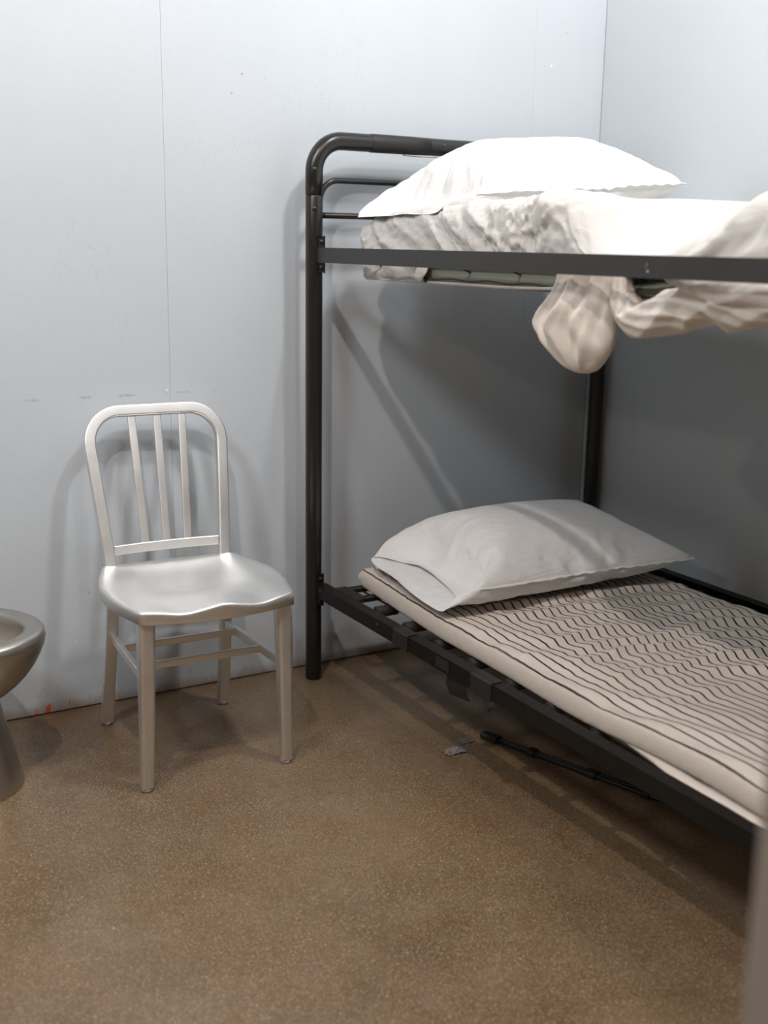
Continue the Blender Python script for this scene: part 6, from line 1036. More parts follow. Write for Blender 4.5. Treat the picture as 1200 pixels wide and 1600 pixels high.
1,0,-1,2,1,0,0,0,1,-1,-1,0,-1,0,-2,4,0,2,-4,0,-2,5,1,1,-5,0,-1,3,0,0,0,-1,0,-1,0,1,-1,0,0,0,0,0,0,1,0,1,0,0,0,0,0,-1,0,0,0,0,0,1,0,0,-2,0,0,0,0,0,2,-1,0,0,0,0,0,0,0,-1,1,0,0,0,0,2,0,-1,-3,-1,0,0,0,2,5,0,0,0,0,-3,-6,0,5,
8,-1,0,-1,2,-2,-4,-2,3,2,2,-2,-2,-1,-1,0,-1,-5,-5,2,2,5,-6,13,2,14,6,-3,1,-10,5,0,8,-5,0,-5,3,0,5,-3,0,-6,5,0,-1,0,0,1,0,1,1,-2,-1,-1,1,1,2,-1,-1,-1,3,0,0,-1,0,1,-4,0,1,-2,1,0,2,0,-1,2,0,0,0,-1,0,-2,0,0,0,0,0,1,0,0,-1,0,
0,-1,0,0,2,0,0,0,0,0,-1,1,0,1,0,1,2,0,-2,-3,-1,1,4,0,0,-4,0,1,4,1,0,0,-1,-1,-3,0,0,-2,1,2,5,-2,-4,-6,1,0,0,0,1,1,0,-1,0,0,5,3,-1,4,3,0,-2,-1,-1,-9,-9,2,8,7,15,-1,1,1,-1,0,-1,-1,0,1,2,-1,0,-1,1,-1,6,-5,0,-1,2,1,-3,2,-1,2,
-4,0,0,0,0,-1,1,0,0,-1,0,0,1,1,-1,6,0,0,-3,-1,-1,0,0,1,-1,0,0,0,1,0,0,0,0,0,0,0,-1,0,0,1,0,0,1,0,0,-2,0,0,2,-1,0,0,0,0,-1,0,0,0,0,1,1,1,0,-1,0,-1,0,0,0,0,-1,-1,-2,1,1,0,-1,0,2,0,0,-1,1,-1,-1,-1,2,3,0,-4,-3,1,4,3,-1,-3,
-3,1,4,4,0,-1,-1,-3,6,4,2,-4,-6,16,-1,1,-1,-1,-1,0,-2,4,0,5,-5,0,1,-1,-1,-6,4,1,1,-1,0,3,-3,0,0,2,1,-1,2,-1,2,-4,0,-1,3,1,0,-1,-1,0,-3,0,0,5,0,1,-4,1,-1,1,0,0,-1,-1,0,1,0,0,0,0,0,0,0,0,1,0,0,-1,0,0,0,0,0,0,1,0,-1,0,0,2,
0,0,-2,-1,0,1,0,0,1,0,0,1,0,0,-3,0,1,4,0,-1,0,1,1,0,-1,-3,-5,0,3,4,1,0,-1,-1,2,2,0,-3,-4,0,3,5,0,-1,-2,-1,5,2,1,-3,-2,1,-3,-2,12,-8,3,3,4,-1,0,0,-1,-1,-2,4,0,0,-1,2,4,-2,0,4,-5,-1,0,-1,1,-3,5,-1,0,-1,0,-1,2,1,1,-1,-1,1,
-2,0,0,1,1,0,-1,0,0,0,-1,0,-1,0,0,3,0,0,-3,1,0,1,-1,0,-2,1,0,2,-1,0,-2,0,0,2,1,0,0,-1,0,0,0,0,0,0,0,0,1,0,-1,0,0,-2,0,1,3,-1,-1,2,1,1,-1,-1,-1,-3,0,-1,0,0,3,5,1,0,-1,-1,-4,-4,0,2,1,1,2,2,-2,-5,-5,1,0,1,-1,-1,0,0,1,1,1,4,
3,16,-2,0,0,3,-1,-1,1,-1,1,-2,1,-1,2,-2,0,0,0,0,-4,6,0,1,-2,0,2,-3,1,-1,2,0,0,-1,-1,1,-2,1,-1,2,0,0,1,-1,0,-3,0,-1,4,1,1,-3,0,0,1,0,0,0,-1,0,1,1,0,0,-1,0,-2,1,0,2,0,0,0,-1,0,-3,1,0,3,0,0,-2,0,0,0,-1,0,3,0,0,1,0,-1,-5,1,
1,0,-1,0,2,1,1,2,-1,-1,-1,1,0,-1,-1,0,0,0,1,0,-1,-5,-4,0,-1,0,1,6,6,0,-3,-4,1,3,3,0,-1,-1,0,0,0,15,-2,0,0,0,1,0,-1,1,0,2,-2,1,0,0,-1,1,-1,0,-1,0,1,-1,3,-1,0,0,0,3,-4,0,-1,3,1,-1,0,-1,0,0,0,1,-4,1,0,2,0,0,0,-1,0,0,0,0,-1,
0,0,2,0,0,-2,1,0,1,0,0,1,-1,0,-2,0,0,0,0,0,1,0,0,-1,0,0,2,0,0,-1,1,0,-1,0,0,0,-1,1,2,0,-1,1,1,-1,-4,-1,0,0,1,0,0,-1,1,2,0,-3,-4,0,0,1,1,5,5,-1,1,1,1,-1,-1,-1,0,0,0,-1,-1,0,4,2,0,-4,-3,15,-1,0,0,2,-2,1,-2,2,0,2,-2,-1,-2,
2,1,-1,1,-1,4,-4,0,-2,2,1,1,-2,-1,-2,3,0,2,-4,0,-1,2,0,0,1,1,0,0,-1,-1,1,0,1,-1,1,0,2,0,0,-3,0,0,1,0,0,0,-1,0,0,0,0,-2,1,0,3,0,0,-3,0,0,3,0,0,-2,0,0,1,0,0,1,-1,0,-2,0,-1,-2,1,0,1,-1,1,-1,0,1,4,0,0,2,0,1,0,0,-4,-6,0,4,6,
0,1,0,0,0,0,0,0,0,0,-1,-2,0,2,2,0,0,0,0,-2,-2,1,-2,0,16,-2,0,-1,-1,1,0,2,-2,0,-2,3,1,2,-2,-1,1,-1,1,-2,2,0,3,-4,-1,-2,4,1,1,-3,0,0,1,0,0,2,0,0,-2,-1,0,0,1,0,-1,0,0,-2,-1,0,2,0,0,0,0,0,-1,0,0,-1,0,0,2,0,0,0,0,0,1,0,0,1,0,
0,-2,0,0,0,0,0,-2,0,0,3,1,0,-1,-1,1,2,0,-1,-1,1,0,0,-1,0,-2,1,0,1,-1,0,-1,0,3,5,0,-1,-1,0,1,2,0,-4,-5,0,0,0,0,-1,-1,1,1,1,0,1,0,0,1,3,-1,-2,-2,15,1,0,0,2,-3,1,-1,2,-1,0,-1,0,-4,3,1,0,0,-1,1,-1,0,-1,2,1,2,-4,-1,1,0,0,-3,
3,0,2,-4,0,0,2,1,0,-1,-1,1,-1,0,-1,3,0,0,-3,1,0,3,0,0,0,0,0,0,0,0,-3,0,0,2,0,0,-1,-1,0,-2,0,0,1,1,0,3,-1,0,0,0,0,-3,0,0,2,1,0,-1,-1,0,-1,0,0,0,1,0,3,-1,0,-3,1,0,2,-1,-1,-2,0,0,0,1,1,2,0,1,1,0,1,1,-1,1,1,0,0,0,0,0,0,0,-3,
-3,0,-4,0,16,0,-1,0,-3,4,-1,5,-6,0,0,0,0,-1,1,0,0,1,0,1,-2,0,0,0,0,-3,4,0,-1,1,1,3,-4,-1,-2,3,1,1,-2,-1,-1,2,0,0,0,0,1,-3,1,0,2,-1,0,-3,0,0,1,0,0,-1,0,0,3,0,0,-1,0,0,-3,1,0,4,0,0,-1,-1,0,-3,1,0,2,-1,0,-1,0,0,-1,0,0,0,1,
1,4,0,-1,0,-1,0,-2,0,-1,-2,0,0,0,1,1,1,0,2,4,-1,-1,-2,0,0,0,0,0,1,1,-1,-2,-1,1,1,0,-2,0,0,2,0,1,-1,0,15,2,-1,0,-4,2,-1,-2,2,1,0,0,1,6,-6,-1,0,0,0,-4,5,0,2,-4,0,2,-2,1,-2,2,-1,-1,3,1,1,-4,-1,0,1,0,1,-1,1,-1,0,0,0,1,-1,0,
0,0,0,2,0,0,-3,0,0,2,0,0,-2,0,0,-1,0,0,3,0,0,-3,0,0,1,0,0,2,0,0,-3,1,0,3,0,0,1,-1,0,0,0,0,-2,0,0,-2,0,-1,-1,1,2,6,-1,0,0,0,0,1,0,-2,-5,1,1,2,-1,2,2,0,-3,-4,0,3,4,0,-3,-3,1,3,2,0,-1,0,-1,0,-1,14,6,-2,1,-6,1,1,0,0,0,0,0,
-2,-3,5,1,1,-3,1,1,-1,0,-1,1,-1,0,0,0,3,-4,0,0,-1,0,-1,5,1,0,-4,0,-1,3,-1,1,0,0,0,0,1,0,-2,0,0,-1,0,0,2,0,0,-2,0,0,1,0,0,1,0,0,-1,0,0,0,0,0,0,-1,0,-1,0,0,2,0,0,-3,0,0,2,1,0,-1,0,0,1,-1,0,1,1,1,1,-1,-1,-3,0,1,2,0,-1,-2,1,
1,2,-1,-1,0,1,0,0,0,1,1,0,1,0,-1,2,3,0,-3,-3,0,-1,-1,-1,7,2,15,0,-1,1,0,-1,-1,-1,2,0,0,0,1,0,-1,0,-1,2,-1,1,0,0,0,1,1,1,-2,-1,-1,2,1,0,-2,0,1,-1,-1,-1,2,0,1,-4,0,0,0,1,0,1,-1,0,0,0,0,1,0,0,-1,0,0,2,0,0,-3,0,0,1,0,0,-1,0,
0,3,0,0,-2,1,0,1,0,0,-3,-1,0,2,1,0,0,-1,0,1,0,-1,-3,1,1,3,-1,0,0,0,0,0,1,0,-1,0,0,0,-1,0,1,0,-1,-3,0,0,1,0,3,2,0,-1,2,1,-1,-2,-1,-4,-3,0,0,1,0,6,3,14,-7,2,1,9,-3,-1,2,-4,1,-2,2,-1,2,-2,0,-1,1,1,0,0,0,-4,5,0,-1,0,1,1,-1,
-1,0,0,0,1,-4,0,0,2,1,0,1,0,0,-1,-1,0,-1,0,0,1,1,0,-1,-1,0,-1,1,0,1,0,0,2,0,0,0,-1,0,-1,0,0,-2,0,0,3,0,0,-1,0,0,0,1,0,0,-2,0,-3,2,0,2,-1,1,3,0,-1,-4,0,0,2,1,0,0,-1,0,1,0,0,0,1,0,0,-1,2,3,0,1,-1,1,-1,1,-1,-2,-5,0,2,2,0,1,
2,0,-1,-1,1,-1,0,15,-3,0,0,6,-4,1,-5,5,-1,5,-4,0,-6,4,0,0,0,0,0,0,1,3,-3,-1,1,-2,0,-1,2,1,1,-1,-1,-1,3,1,1,-3,-1,-1,-1,0,0,1,1,0,2,0,0,-1,-1,0,-2,1,0,3,-1,0,-2,0,0,1,0,0,-2,1,0,2,0,0,0,0,0,-1,-1,0,-1,0,0,3,0,0,-2,1,0,2,
-1,0,-3,0,0,0,0,0,3,1,0,-3,-1,1,3,1,-1,-1,0,1,0,-1,-1,-1,1,0,1,0,-1,0,-1,0,-1,1,3,4,0,-2,-2,0,0,-1,-1,4,3,0,-2,-1,15,-3,0,-2,-3,4,2,4,-2,0,0,-2,1,0,1,0,2,-1,0,-1,0,-1,2,-5,1,-2,5,-1,2,-4,0,-2,4,1,1,-2,-1,0,0,0,1,0,1,-1,
1,-1,0,-4,0,0,0,0,0,4,0,0,-1,0,0,-1,0,0,0,0,0,0,0,0,1,0,0,1,0,0,-2,1,0,0,-1,0,-1,0,0,2,0,0,-2,0,0,2,1,0,0,-1,0,0,0,0,0,1,0,0,-1,0,-1,0,1,3,0,0,0,0,-1,-2,0,2,3,0,0,0,0,-1,-1,0,-2,-2,0,4,4,1,-2,-3,0,0,1,16,-2,1,0,0,-1,-1,
1,-2,0,-5,6,0,4,-3,0,-1,0,0,4,-5,0,-2,5,0,1,-2,1,-1,2,0,1,-3,-1,0,-2,0,-1,2,1,0,1,-1,1,-1,0,0,0,0,0,2,0,0,-4,0,0,0,0,0,2,0,0,-1,1,0,2,-1,0,-3,0,0,0,0,0,2,0,0,0,1,0,0,0,0,0,-1,0,-1,0,-1,-1,0,0,1,0,1,-1,0,0,2,0,0,-1,0,0,2,
0,-1,-2,0,1,0,1,1,3,-1,-2,-3,0,1,0,0,-1,0,0,5,5,0,-4,-3,0,4,4,0,-2,-3,15,-2,0,0,1,-1,0,-3,3,0,4,-4,0,1,-1,0,0,0,0,-3,4,0,2,-4,1,-1,2,-1,1,-3,0,0,0,0,0,3,1,1,-2,-1,-1,0,0,0,-2,0,0,2,1,0,0,0,0,1,0,0,2,0,0,-1,0,0,-1,-1,0,
-2,0,0,0,1,0,1,-1,0,0,0,0,0,0,0,-1,0,0,0,1,0,2,-1,0,0,0,0,-2,1,0,2,-1,0,-3,0,-1,1,1,1,1,0,1,2,0,0,0,-1,0,0,1,1,2,0,-1,0,0,1,1,0,-3,-4,0,3,1,-1,-1,0,0,1,1,15,-2,0,0,-2,2,0,2,-1,1,0,-1,-1,-1,1,1,1,0,0,1,-2,0,-1,2,-1,2,-2,
0,0,-1,0,0,1,0,0,-3,0,0,1,0,1,-1,0,-1,3,1,0,1,-1,0,-3,0,0,2,-1,0,-6,0,0,1,0,0,0,0,0,0,2,0,4,-2,0,-4,1,0,1,0,0,0,0,0,2,0,0,0,0,-1,-2,1,1,2,-1,0,-1,0,0,0,1,0,4,-1,1,-2,-1,-1,-3,1,-1,1,0,1,4,0,-1,-4,0,1,1,0,2,3,0,-1,-2,0,1,
3,0,0,-1,1,0,1,0,-1,-1,16,-1,0,0,-1,1,0,1,-3,-1,-2,4,1,3,-3,-1,-1,0,0,1,-1,0,1,-1,0,-1,0,1,-1,2,-1,1,-2,1,0,0,-1,0,1,0,0,1,0,1,-3,0,-1,1,0,0,0,0,0,-3,-1,0,0,1,0,0,0,0,2,0,0,0,-1,0,-1,0,-1,0,1,0,0,0,0,1,0,0,0,0,0,-1,0,1,
3,-1,0,-3,1,0,3,0,0,-1,0,0,-1,0,-1,0,1,1,3,-1,1,-1,0,-1,-3,1,2,5,0,-1,0,0,-1,-2,-1,1,2,1,-1,-2,-1,4,5,0,-4,-5,0,2,2,15,-1,0,0,0,0,0,-2,2,0,3,-4,0,-2,2,0,1,0,0,1,-3,0,-1,2,0,1,-3,0,1,-1,0,0,1,0,-1,2,0,0,-2,0,0,-2,1,0,4,
-3,0,-6,1,0,1,-2,0,-2,3,0,6,0,0,-1,-1,0,-2,1,0,2,0,0,-1,0,0,-1,-1,0,0,1,0,2,-1,0,-2,1,0,2,-1,0,-2,1,0,2,1,0,1,-1,0,-2,0,0,0,0,0,3,0,0,-3,0,0,1,1,0,3,-1,0,-1,0,0,-1,0,1,3,1,0,-1,-1,2,3,0,-3,-4,0,3,3,0,-1,-1,16,-2,0,0,1,
-1,-1,0,1,1,0,0,0,1,-2,0,-1,1,0,0,2,0,1,-3,-1,0,0,0,0,1,0,0,-2,-1,1,-3,1,-1,1,0,0,2,-4,-1,-8,2,2,2,0,-1,2,1,0,0,1,0,1,-2,0,-1,2,-1,3,-1,0,-3,0,0,1,1,1,4,-1,0,-4,-1,0,-2,2,0,3,-1,0,1,1,0,-1,0,0,2,-1,-1,-4,1,0,4,0,0,0,0,1,
-2,0,0,4,1,0,-1,-1,0,-2,0,0,1,0,0,0,0,0,0,0,0,0,0,1,2,1,0,0,0,1,1,-1,0,0,15,-1,0,0,0,-1,1,0,1,-1,-1,1,0,1,-1,0,1,-2,0,0,-2,0,0,-1,1,0,2,-2,0,-4,1,0,1,0,0,2,-1,1,-2,-4,-2,-7,4,1,7,1,-1,1,-2,1,-4,1,0,2,0,-1,1,1,0,1,0,1,-1,
-1,0,1,0,0,-2,-1,0,-3,3,0,6,0,0,0,-1,0,-2,-1,0,-2,1,0,4,0,0,-1,0,1,2,-1,-1,-5,0,0,1,1,0,3,0,0,0,0,0,1,0,0,1,0,-1,-2,1,2,3,-1,-1,-2,1,1,3,-1,-1,-4,0,3,5,0,-3,-3,1,2,2,15,-2,0,0,-1,2,0,2,-4,0,-1,2,1,0,1,-1,2,-5,1,0,3,-1,0,
0,0,1,-4,0,0,0,0,0,0,-2,-1,-4,-1,0,-1,0,1,1,2,-1,1,-1,0,0,1,0,1,0,0,1,-6,1,-7,2,0,1,2,-1,2,-1,0,-2,0,0,1,3,-1,6,-3,0,-5,0,0,0,1,0,1,1,0,1,0,0,-1,1,0,3,-1,0,-2,2,1,5,0,0,0,-1,-1,-4,0,0,-1,1,0,4,0,1,1,1,1,1,-1,-1,0,1,0,0,
-1,1,1,1,-1,0,0,1,0,-1,1,1,0,-1,0,16,-2,0,0,1,0,0,-1,1,0,3,-4,-1,-1,0,1,-1,3,-1,1,-3,-1,1,-4,0,-1,1,1,0,1,-4,0,-5,2,1,2,-5,-2,-5,6,0,6,-4,1,-5,2,0,1,-4,0,-2,-1,0,-1,6,-1,5,-2,0,-1,0,1,0,1,0,1,2,-1,2,-1,1,-2,0,0,0,2,0,3,
-1,0,1,1,0,0,-1,0,-1,-3,0,-5,3,-1,4,-1,0,0,-1,0,-3,3,1,6,-1,0,-1,0,0,-2,0,0,0,1,0,4,0,0,-2,0,1,4,0,-1,-2,0,3,4,0,-4,-4,1,4,4,-1,-1,-2,15,-1,0,0,-1,0,0,2,-2,0,-2,2,0,1,-1,0,2,-3,-2,0,-4,1,0,1,-1,0,0,-1,0,-1,2,0,1,-3,0,-4,
0,-1,0,0,1,1,-1,0,-1,0,-1,0,3,0,2,-1,0,-1,1,0,0,-1,0,-1,0,-1,1,0,0,0,-2,1,-2,0,0,0,4,0,5,-1,0,-1,-2,0,-3,1,-1,1,-3,0,-2,4,0,3,-3,1,-3,3,0,2,0,-1,2,-1,0,-3,3,0,5,-2,0,-2,2,0,2,-1,0,-2,1,1,6,0,0,-2,1,1,3,0,-1,0,-1,2,1,0,
-1,1,1,0,-1,15,-2,0,0,1,-1,1,0,0,0,0,0,-1,1,-3,-1,0,-3,1,0,2,-1,0,-1,-3,1,-6,1,0,1,-6,-2,-3,-1,-1,-1,8,3,7,-5,-1,-6,4,0,4,-3,1,-3,-3,-1,-1,7,-1,7,-3,1,-4,2,0,1,-2,1,-2,3,-1,4,0,0,0,0,0,-1,-5,0,-4,3,-1,2,0,0,0,0,1,0,2,0,
2,-4,0,-4,4,-1,4,-3,0,-3,4,1,5,-2,0,-2,1,-1,0,1,0,3,0,0,0,-1,0,-1,1,0,1,2,1,4,-1,-1,-3,0,2,3,1,1,3,-1,-1,-3,0,1,2,16,-2,0,0,2,-2,-1,-2,3,-1,3,-5,0,1,-3,0,-1,1,-2,0,-3,-3,-1,-4,3,0,4,-6,-2,-5,5,2,2,-2,0,0,0,0,-1,0,0,1,-1,
0,-1,-3,0,-1,7,0,3,0,0,0,1,-1,2,0,0,1,0,0,-1,-2,1,-2,-1,0,-1,1,0,1,0,0,-1,0,0,1,0,0,0,-1,0,-1,2,0,2,-1,-1,-1,-3,1,-2,4,-1,3,-1,0,-1,2,0,3,-3,1,-3,2,0,1,-1,0,-1,3,0,5,0,0,-2,-2,-1,-1,3,1,7,0,-1,-3,0,2,4,1,-1,-1,-1,2,2,15,
-2,-1,0,-1,3,-1,4,-8,1,-1,0,-1,0,-1,-3,1,-4,0,0,0,3,1,3,-6,-2,-5,5,2,4,-4,-2,-3,5,1,4,-8,-2,-6,4,1,2,-5,0,-3,9,-2,8,0,1,0,-6,1,-6,1,1,1,2,-1,1,0,0,0,-2,0,-2,4,0,3,-5,-1,-3,4,0,4,-1,1,-2,2,0,2,-1,0,0,0,0,-1,1,0,2,-3,-1,
-4,-1,1,0,2,-1,1,-1,0,-1,2,0,2,-2,0,-1,2,0,1,0,0,-1,-1,0,0,3,0,4,-1,0,-1,2,1,6,1,0,0,-1,3,3,1,-1,-1,15,-1,0,1,2,-2,-1,-1,-3,-3,1,-5,-3,0,-2,2,0,2,1,0,0,-2,-1,-1,2,2,1,-1,0,0,1,-1,-1,-1,0,0,1,1,2,-6,-2,-6,8,-2,8,-1,1,-2,
-3,0,-2,2,0,1,0,0,0,-3,1,-2,2,0,1,0,0,0,-1,0,0,1,1,0,-5,-1,-3,1,0,0,-2,0,0,-3,-1,-1,5,-1,1,4,1,3,2,1,2,-3,0,-3,1,0,1,2,-1,2,-2,0,-2,2,0,2,0,0,0,-2,0,-1,0,0,-1,0,1,0,1,0,1,0,0,0,2,0,4,2,0,5,-1,2,1,16,-2,0,-4,2,-17,-1,1,0,
0,0,1,3,-1,1,-1,0,-1,-1,0,0,1,1,1,1,-1,1,0,0,-2,1,2,3,-4,-1,-4,-3,-4,-3,9,1,11,-2,2,-4,-2,0,-3,1,0,1,0,0,1,-2,0,-2,0,0,0,-3,0,-2,2,0,2,-2,0,-3,1,0,2,2,1,0,-5,0,-2,-4,-1,-2,6,0,3,-7,1,-2,5,-2,1,4,0,3,3,-1,2,-3,1,-3,0,1,0,
1,0,1,-1,0,-2,0,0,1,1,-1,0,1,0,2,-1,0,-2,-1,0,0,0,0,0,0,0,-1,1,1,2,3,2,16,62,91,18,-19,-5,8,-11,-10,3,-1,-13,-6,1,4,-15,-2,15,0,0,14,5,0,14,-5,-2,15,0,-2,15,1,0,15,-1,-2,14,3,0,15,-3,-1,15,1,0,15,-1,-1,15,3,0,14,-2,0,16,
0,1,14,3,0,15,0,0,15,1,-1,15,-4,1,14,4,1,15,1,5,13,6,-3,15,-2,-1,15,-1,1,14,-4,-1,15,2,0,15,1,2,15,2,1,15,-1,-3,13,-6,0,15,-3,0,15,1,1,15,0,1,15,-1,2,15,0,2,15,0,3,14,0,3,15,0,3,13,7,-5,-9,11,4,-14,2,14,-13,-4,3,4,14,4,
-8,-1,2,-2,-2,4,14,-9,2,-7,1,0,0,1,0,1,-8,-1,0,9,1,0,-1,1,-1,-4,-2,-1,6,1,1,-7,0,0,5,0,-1,-4,0,0,4,1,-1,-6,0,2,2,0,-2,1,-1,1,-4,0,0,2,0,0,-3,1,0,3,-1,0,2,-1,-1,-7,-4,2,-5,3,0,2,1,-1,3,1,0,10,1,0,-2,-2,-1,-7,-1,0,-3,-1,0,
-1,3,1,10,0,0,0,0,-1,4,0,0,-3,-1,-1,4,1,0,-3,-1,-1,4,0,1,-1,1,-1,-5,-1,-1,1,1,2,2,-8,6,10,-1,-2,0,7,-3,14,3,-3,-4,5,0,-8,0,1,1,0,6,-1,0,0,1,0,-1,-1,0,1,-5,0,0,4,0,1,0,1,0,0,0,-2,-2,-1,0,-2,0,0,8,1,0,-7,-1,1,1,0,-2,3,0,1,
-4,1,0,1,0,0,-1,-1,0,5,0,-1,-2,1,0,-1,-1,1,5,1,0,-6,-1,0,0,0,0,3,-2,1,-10,0,-1,1,2,1,11,0,-1,-4,1,0,1,-1,1,-5,0,-1,9,0,0,-9,0,-1,8,1,1,-1,-3,0,5,2,-2,-12,-2,-1,-3,-5,-6,18,-6,-1,1,6,19,-4,3,-2,-1,-2,-3,5,8,-4,13,7,0,-13,
-1,-2,2,-2,-3,-1,-1,11,10,5,-1,-8,-3,1,6,2,-1,-5,0,0,-5,0,0,2,0,0,-1,0,0,-1,0,-1,6,0,1,-4,-1,0,4,1,0,0,0,0,-8,0,-1,7,-1,0,3,0,0,-1,1,-1,-8,1,1,6,-2,0,-9,1,0,1,-1,-1,11,1,0,0,0,0,-11,1,0,3,0,1,-1,-1,0,-3,0,0,10,-2,0,2,1,
0,0,0,0,-11,1,1,7,-1,0,-10,-1,0,-1,1,-1,1,-1,1,15,-2,1,3,1,7,-16,3,-12,6,-3,-6,5,-1,16,2,-2,0,3,9,-9,8,1,0,0,4,4,-7,2,4,1,-2,1,4,-2,1,4,2,0,-4,-1,1,3,1,-1,-1,1,0,-3,-1,-2,-12,2,2,7,-1,0,0,0,-1,-5,1,0,4,-1,-1,-2,1,1,6,-1,
1,-6,0,-1,2,0,0,-3,1,1,6,-2,-1,-7,1,0,9,1,0,0,-2,0,-11,1,-1,6,0,1,7,-1,0,1,0,0,0,1,0,-3,0,1,-8,1,0,3,-1,-1,-3,1,1,7,-1,-1,-8,0,0,11,0,-1,-7,0,1,-3,0,1,0,0,0,-1,1,-1,6,0,3,0,-1,2,-1,0,-2,1,-5,3,9,11,-8,8,0,0,-2,3,15,-2,
-2,2,0,1,-10,-13,-2,0,-1,0,-1,-1,3,0,5,-2,-1,-4,1,0,2,1,2,14,0,0,0,1,0,-11,1,1,7,-1,0,-3,1,0,-1,-1,0,0,1,0,3,0,0,-1,0,0,2,-1,-1,-6,1,1,4,0,0,1,-2,0,-6,1,0,7,0,1,-8,0,0,3,-1,-1,-4,0,0,0,0,0,1,1,-1,8,-1,0,-8,1,1,8,0,-1,-3,
0,1,1,0,0,0,1,0,0,-1,-1,5,-1,0,-12,1,-1,10,0,0,-1,0,4,-1,0,1,-1,0,1,0,-2,3,3,12,-8,5,4,5,-5,-2,-2,0,0,-1,-1,-2,9,10,2,-1,-4,2,-1,-3,-3,-2,-11,1,1,14,-1,0,3,2,1,-7,0,-2,-7,0,1,9,0,-1,-7,0,0,0,-1,0,9,0,0,0,1,0,0,0,1,-4,-1,
-1,-5,1,1,4,0,0,1,0,1,-2,1,-1,1,0,1,0,-2,0,4,1,-1,-7,0,1,7,0,-1,-3,0,0,3,0,0,-9,1,0,4,0,-1,2,-1,0,-4,0,0,7,1,1,-3,-1,0,0,0,0,0,0,0,0,0,-2,1,-2,-1,5,2,8,-8,0,-4,2,1,1,0,-3,5,3,14,-7,4,1,8,-3,0,4,0,0,-4,0,1,0,-1,-2,-5,-5,
0,1,0,1,2,8,1,1,-3,-1,-2,-6,-1,0,-1,1,2,11,0,-1,-8,0,1,9,0,0,-1,0,0,-8,1,0,2,-2,0,-4,0,0,-1,1,0,11,-1,0,3,1,0,-1,0,-1,-9,0,1,5,-1,-1,2,2,0,-1,-1,1,1,0,-1,-8,0,1,8,1,0,-6,-2,0,8,1,0,-1,0,1,-10,0,0,8,0,0,-7,0,-2,3,1,0,1,
-1,1,-5,0,0,11,0,3,-11,0,1,1,-2,-11,8,1,2,0,1,4,-3,0,6,0,15,-3,1,0,5,0,1,0,0,0,0,0,-1,-1,-1,0,-3,-2,0,1,6,0,0,0,-1,-1,-10,1,2,8,1,0,2,-1,-1,-8,0,1,9,0,0,-8,0,-1,-2,1,1,7,-1,0,-6,0,0,7,1,-1,-2,0,1,-1,-1,0,-5,0,-1,5,0,1,5,
0,0,0,0,0,-9,0,0,2,0,-1,-3,1,1,5,0,0,0,-1,-1,0,0,1,0,0,-1,-5,0,0,4,1,1,-3,-1,-1,9,0,2,-9,-2,0,11,2,0,-2,-1,0,-10,1,0,6,0,-1,-1,0,1,1,0,-3,0,1,1,0,0,2,0,15,-1,0,1,3,1,-2,-9,-1,0,11,4,0,-8,-8,2,4,3,-1,-1,-5,-1,0,-1,1,1,9,
0,0,-5,0,-1,4,-1,1,5,1,0,-5,0,0,2,0,0,-3,0,0,-2,0,0,4,0,0,1,-1,1,3,1,-2,-11,1,0,3,-1,1,-1,-1,0,-3,0,0,-1,2,0,9,-1,0,-7,0,1,8,0,-1,-3,0,-1,0,1,1,0,0,0,0,-1,0,1,0,-1,4,-1,0,2,2,1,-9,-1,-1,7,0,0,-11,-1,0,0,0,-1,12,-1,-2,2,
1,1,0,0,9,-9,2,-6,1,-1,-1,0,0,2,1,16,-2,0,-2,-4,-1,1,9,2,-1,-10,-4,2,6,3,-1,3,3,0,-2,-4,1,0,4,0,0,-2,0,-1,-2,-1,1,-4,0,0,-1,0,0,0,0,0,1,0,0,11,0,0,0,0,0,-1,1,0,-5,0,0,0,-1,0,0,0,0,2,0,0,-6,1,0,6,0,-1,-2,-1,1,0,1,-1,1,0,
0,-1,0,1,0,0,0,0,-1,0,0,0,-1,0,0,1,3,0,1,-7,-1,0,-1,1,-1,9,-1,0,-10,1,1,4,0,-1,7,0,2,-9,-1,1,-1,0,-1,0,2,-2,4,-2,7,0,1,-10,4,1,4,-2,15,-1,1,0,0,-1,1,0,0,0,1,0,-1,1,3,0,-2,-4,0,2,5,0,-1,-7,0,0,-1,0,0,8,0,0,0,0,0,0,0,0,-3,
-1,0,4,1,1,-6,-1,-1,-6,0,0,0,0,0,0,1,-1,6,1,1,2,0,0,-2,0,0,4,-1,0,-6,0,1,7,0,-1,-8,0,1,7,0,-1,-5,0,0,6,0,1,-8,0,-1,7,0,1,-9,0,0,3,0,-1,7,1,-1,-6,-1,1,-1,1,0,2,0,0,1,-1,1,-3,0,-1,6,1,1,-5,0,0,1,-1,-4,4,0,5,-4,-1,4,-1,0,
-10,1,15,0,0,1,2,1,-1,-5,-1,0,3,0,0,0,0,0,1,2,0,-2,-5,0,1,6,0,0,0,0,0,-7,0,0,0,0,0,0,0,0,7,0,-1,-8,0,0,0,0,1,8,0,0,-2,0,0,2,0,1,-9,0,0,9,0,-1,-4,0,0,-3,0,0,8,0,0,-3,1,0,-1,-1,-1,1,0,1,4,0,-1,-8,0,0,5,0,0,-7,0,0,8,0,0,1,
-1,0,-9,1,1,9,0,0,-8,0,1,5,-1,-1,4,1,0,-2,0,1,-8,0,-3,8,0,0,1,0,6,-7,1,-3,2,0,-1,1,0,0,0,16,-1,0,-1,-2,-1,0,7,2,0,1,2,1,-7,-6,-1,-1,-1,1,3,7,-1,-1,-5,0,0,-1,0,1,4,0,0,3,0,0,0,0,0,-8,1,1,4,-1,-1,4,1,0,-6,0,0,4,0,0,0,-1,
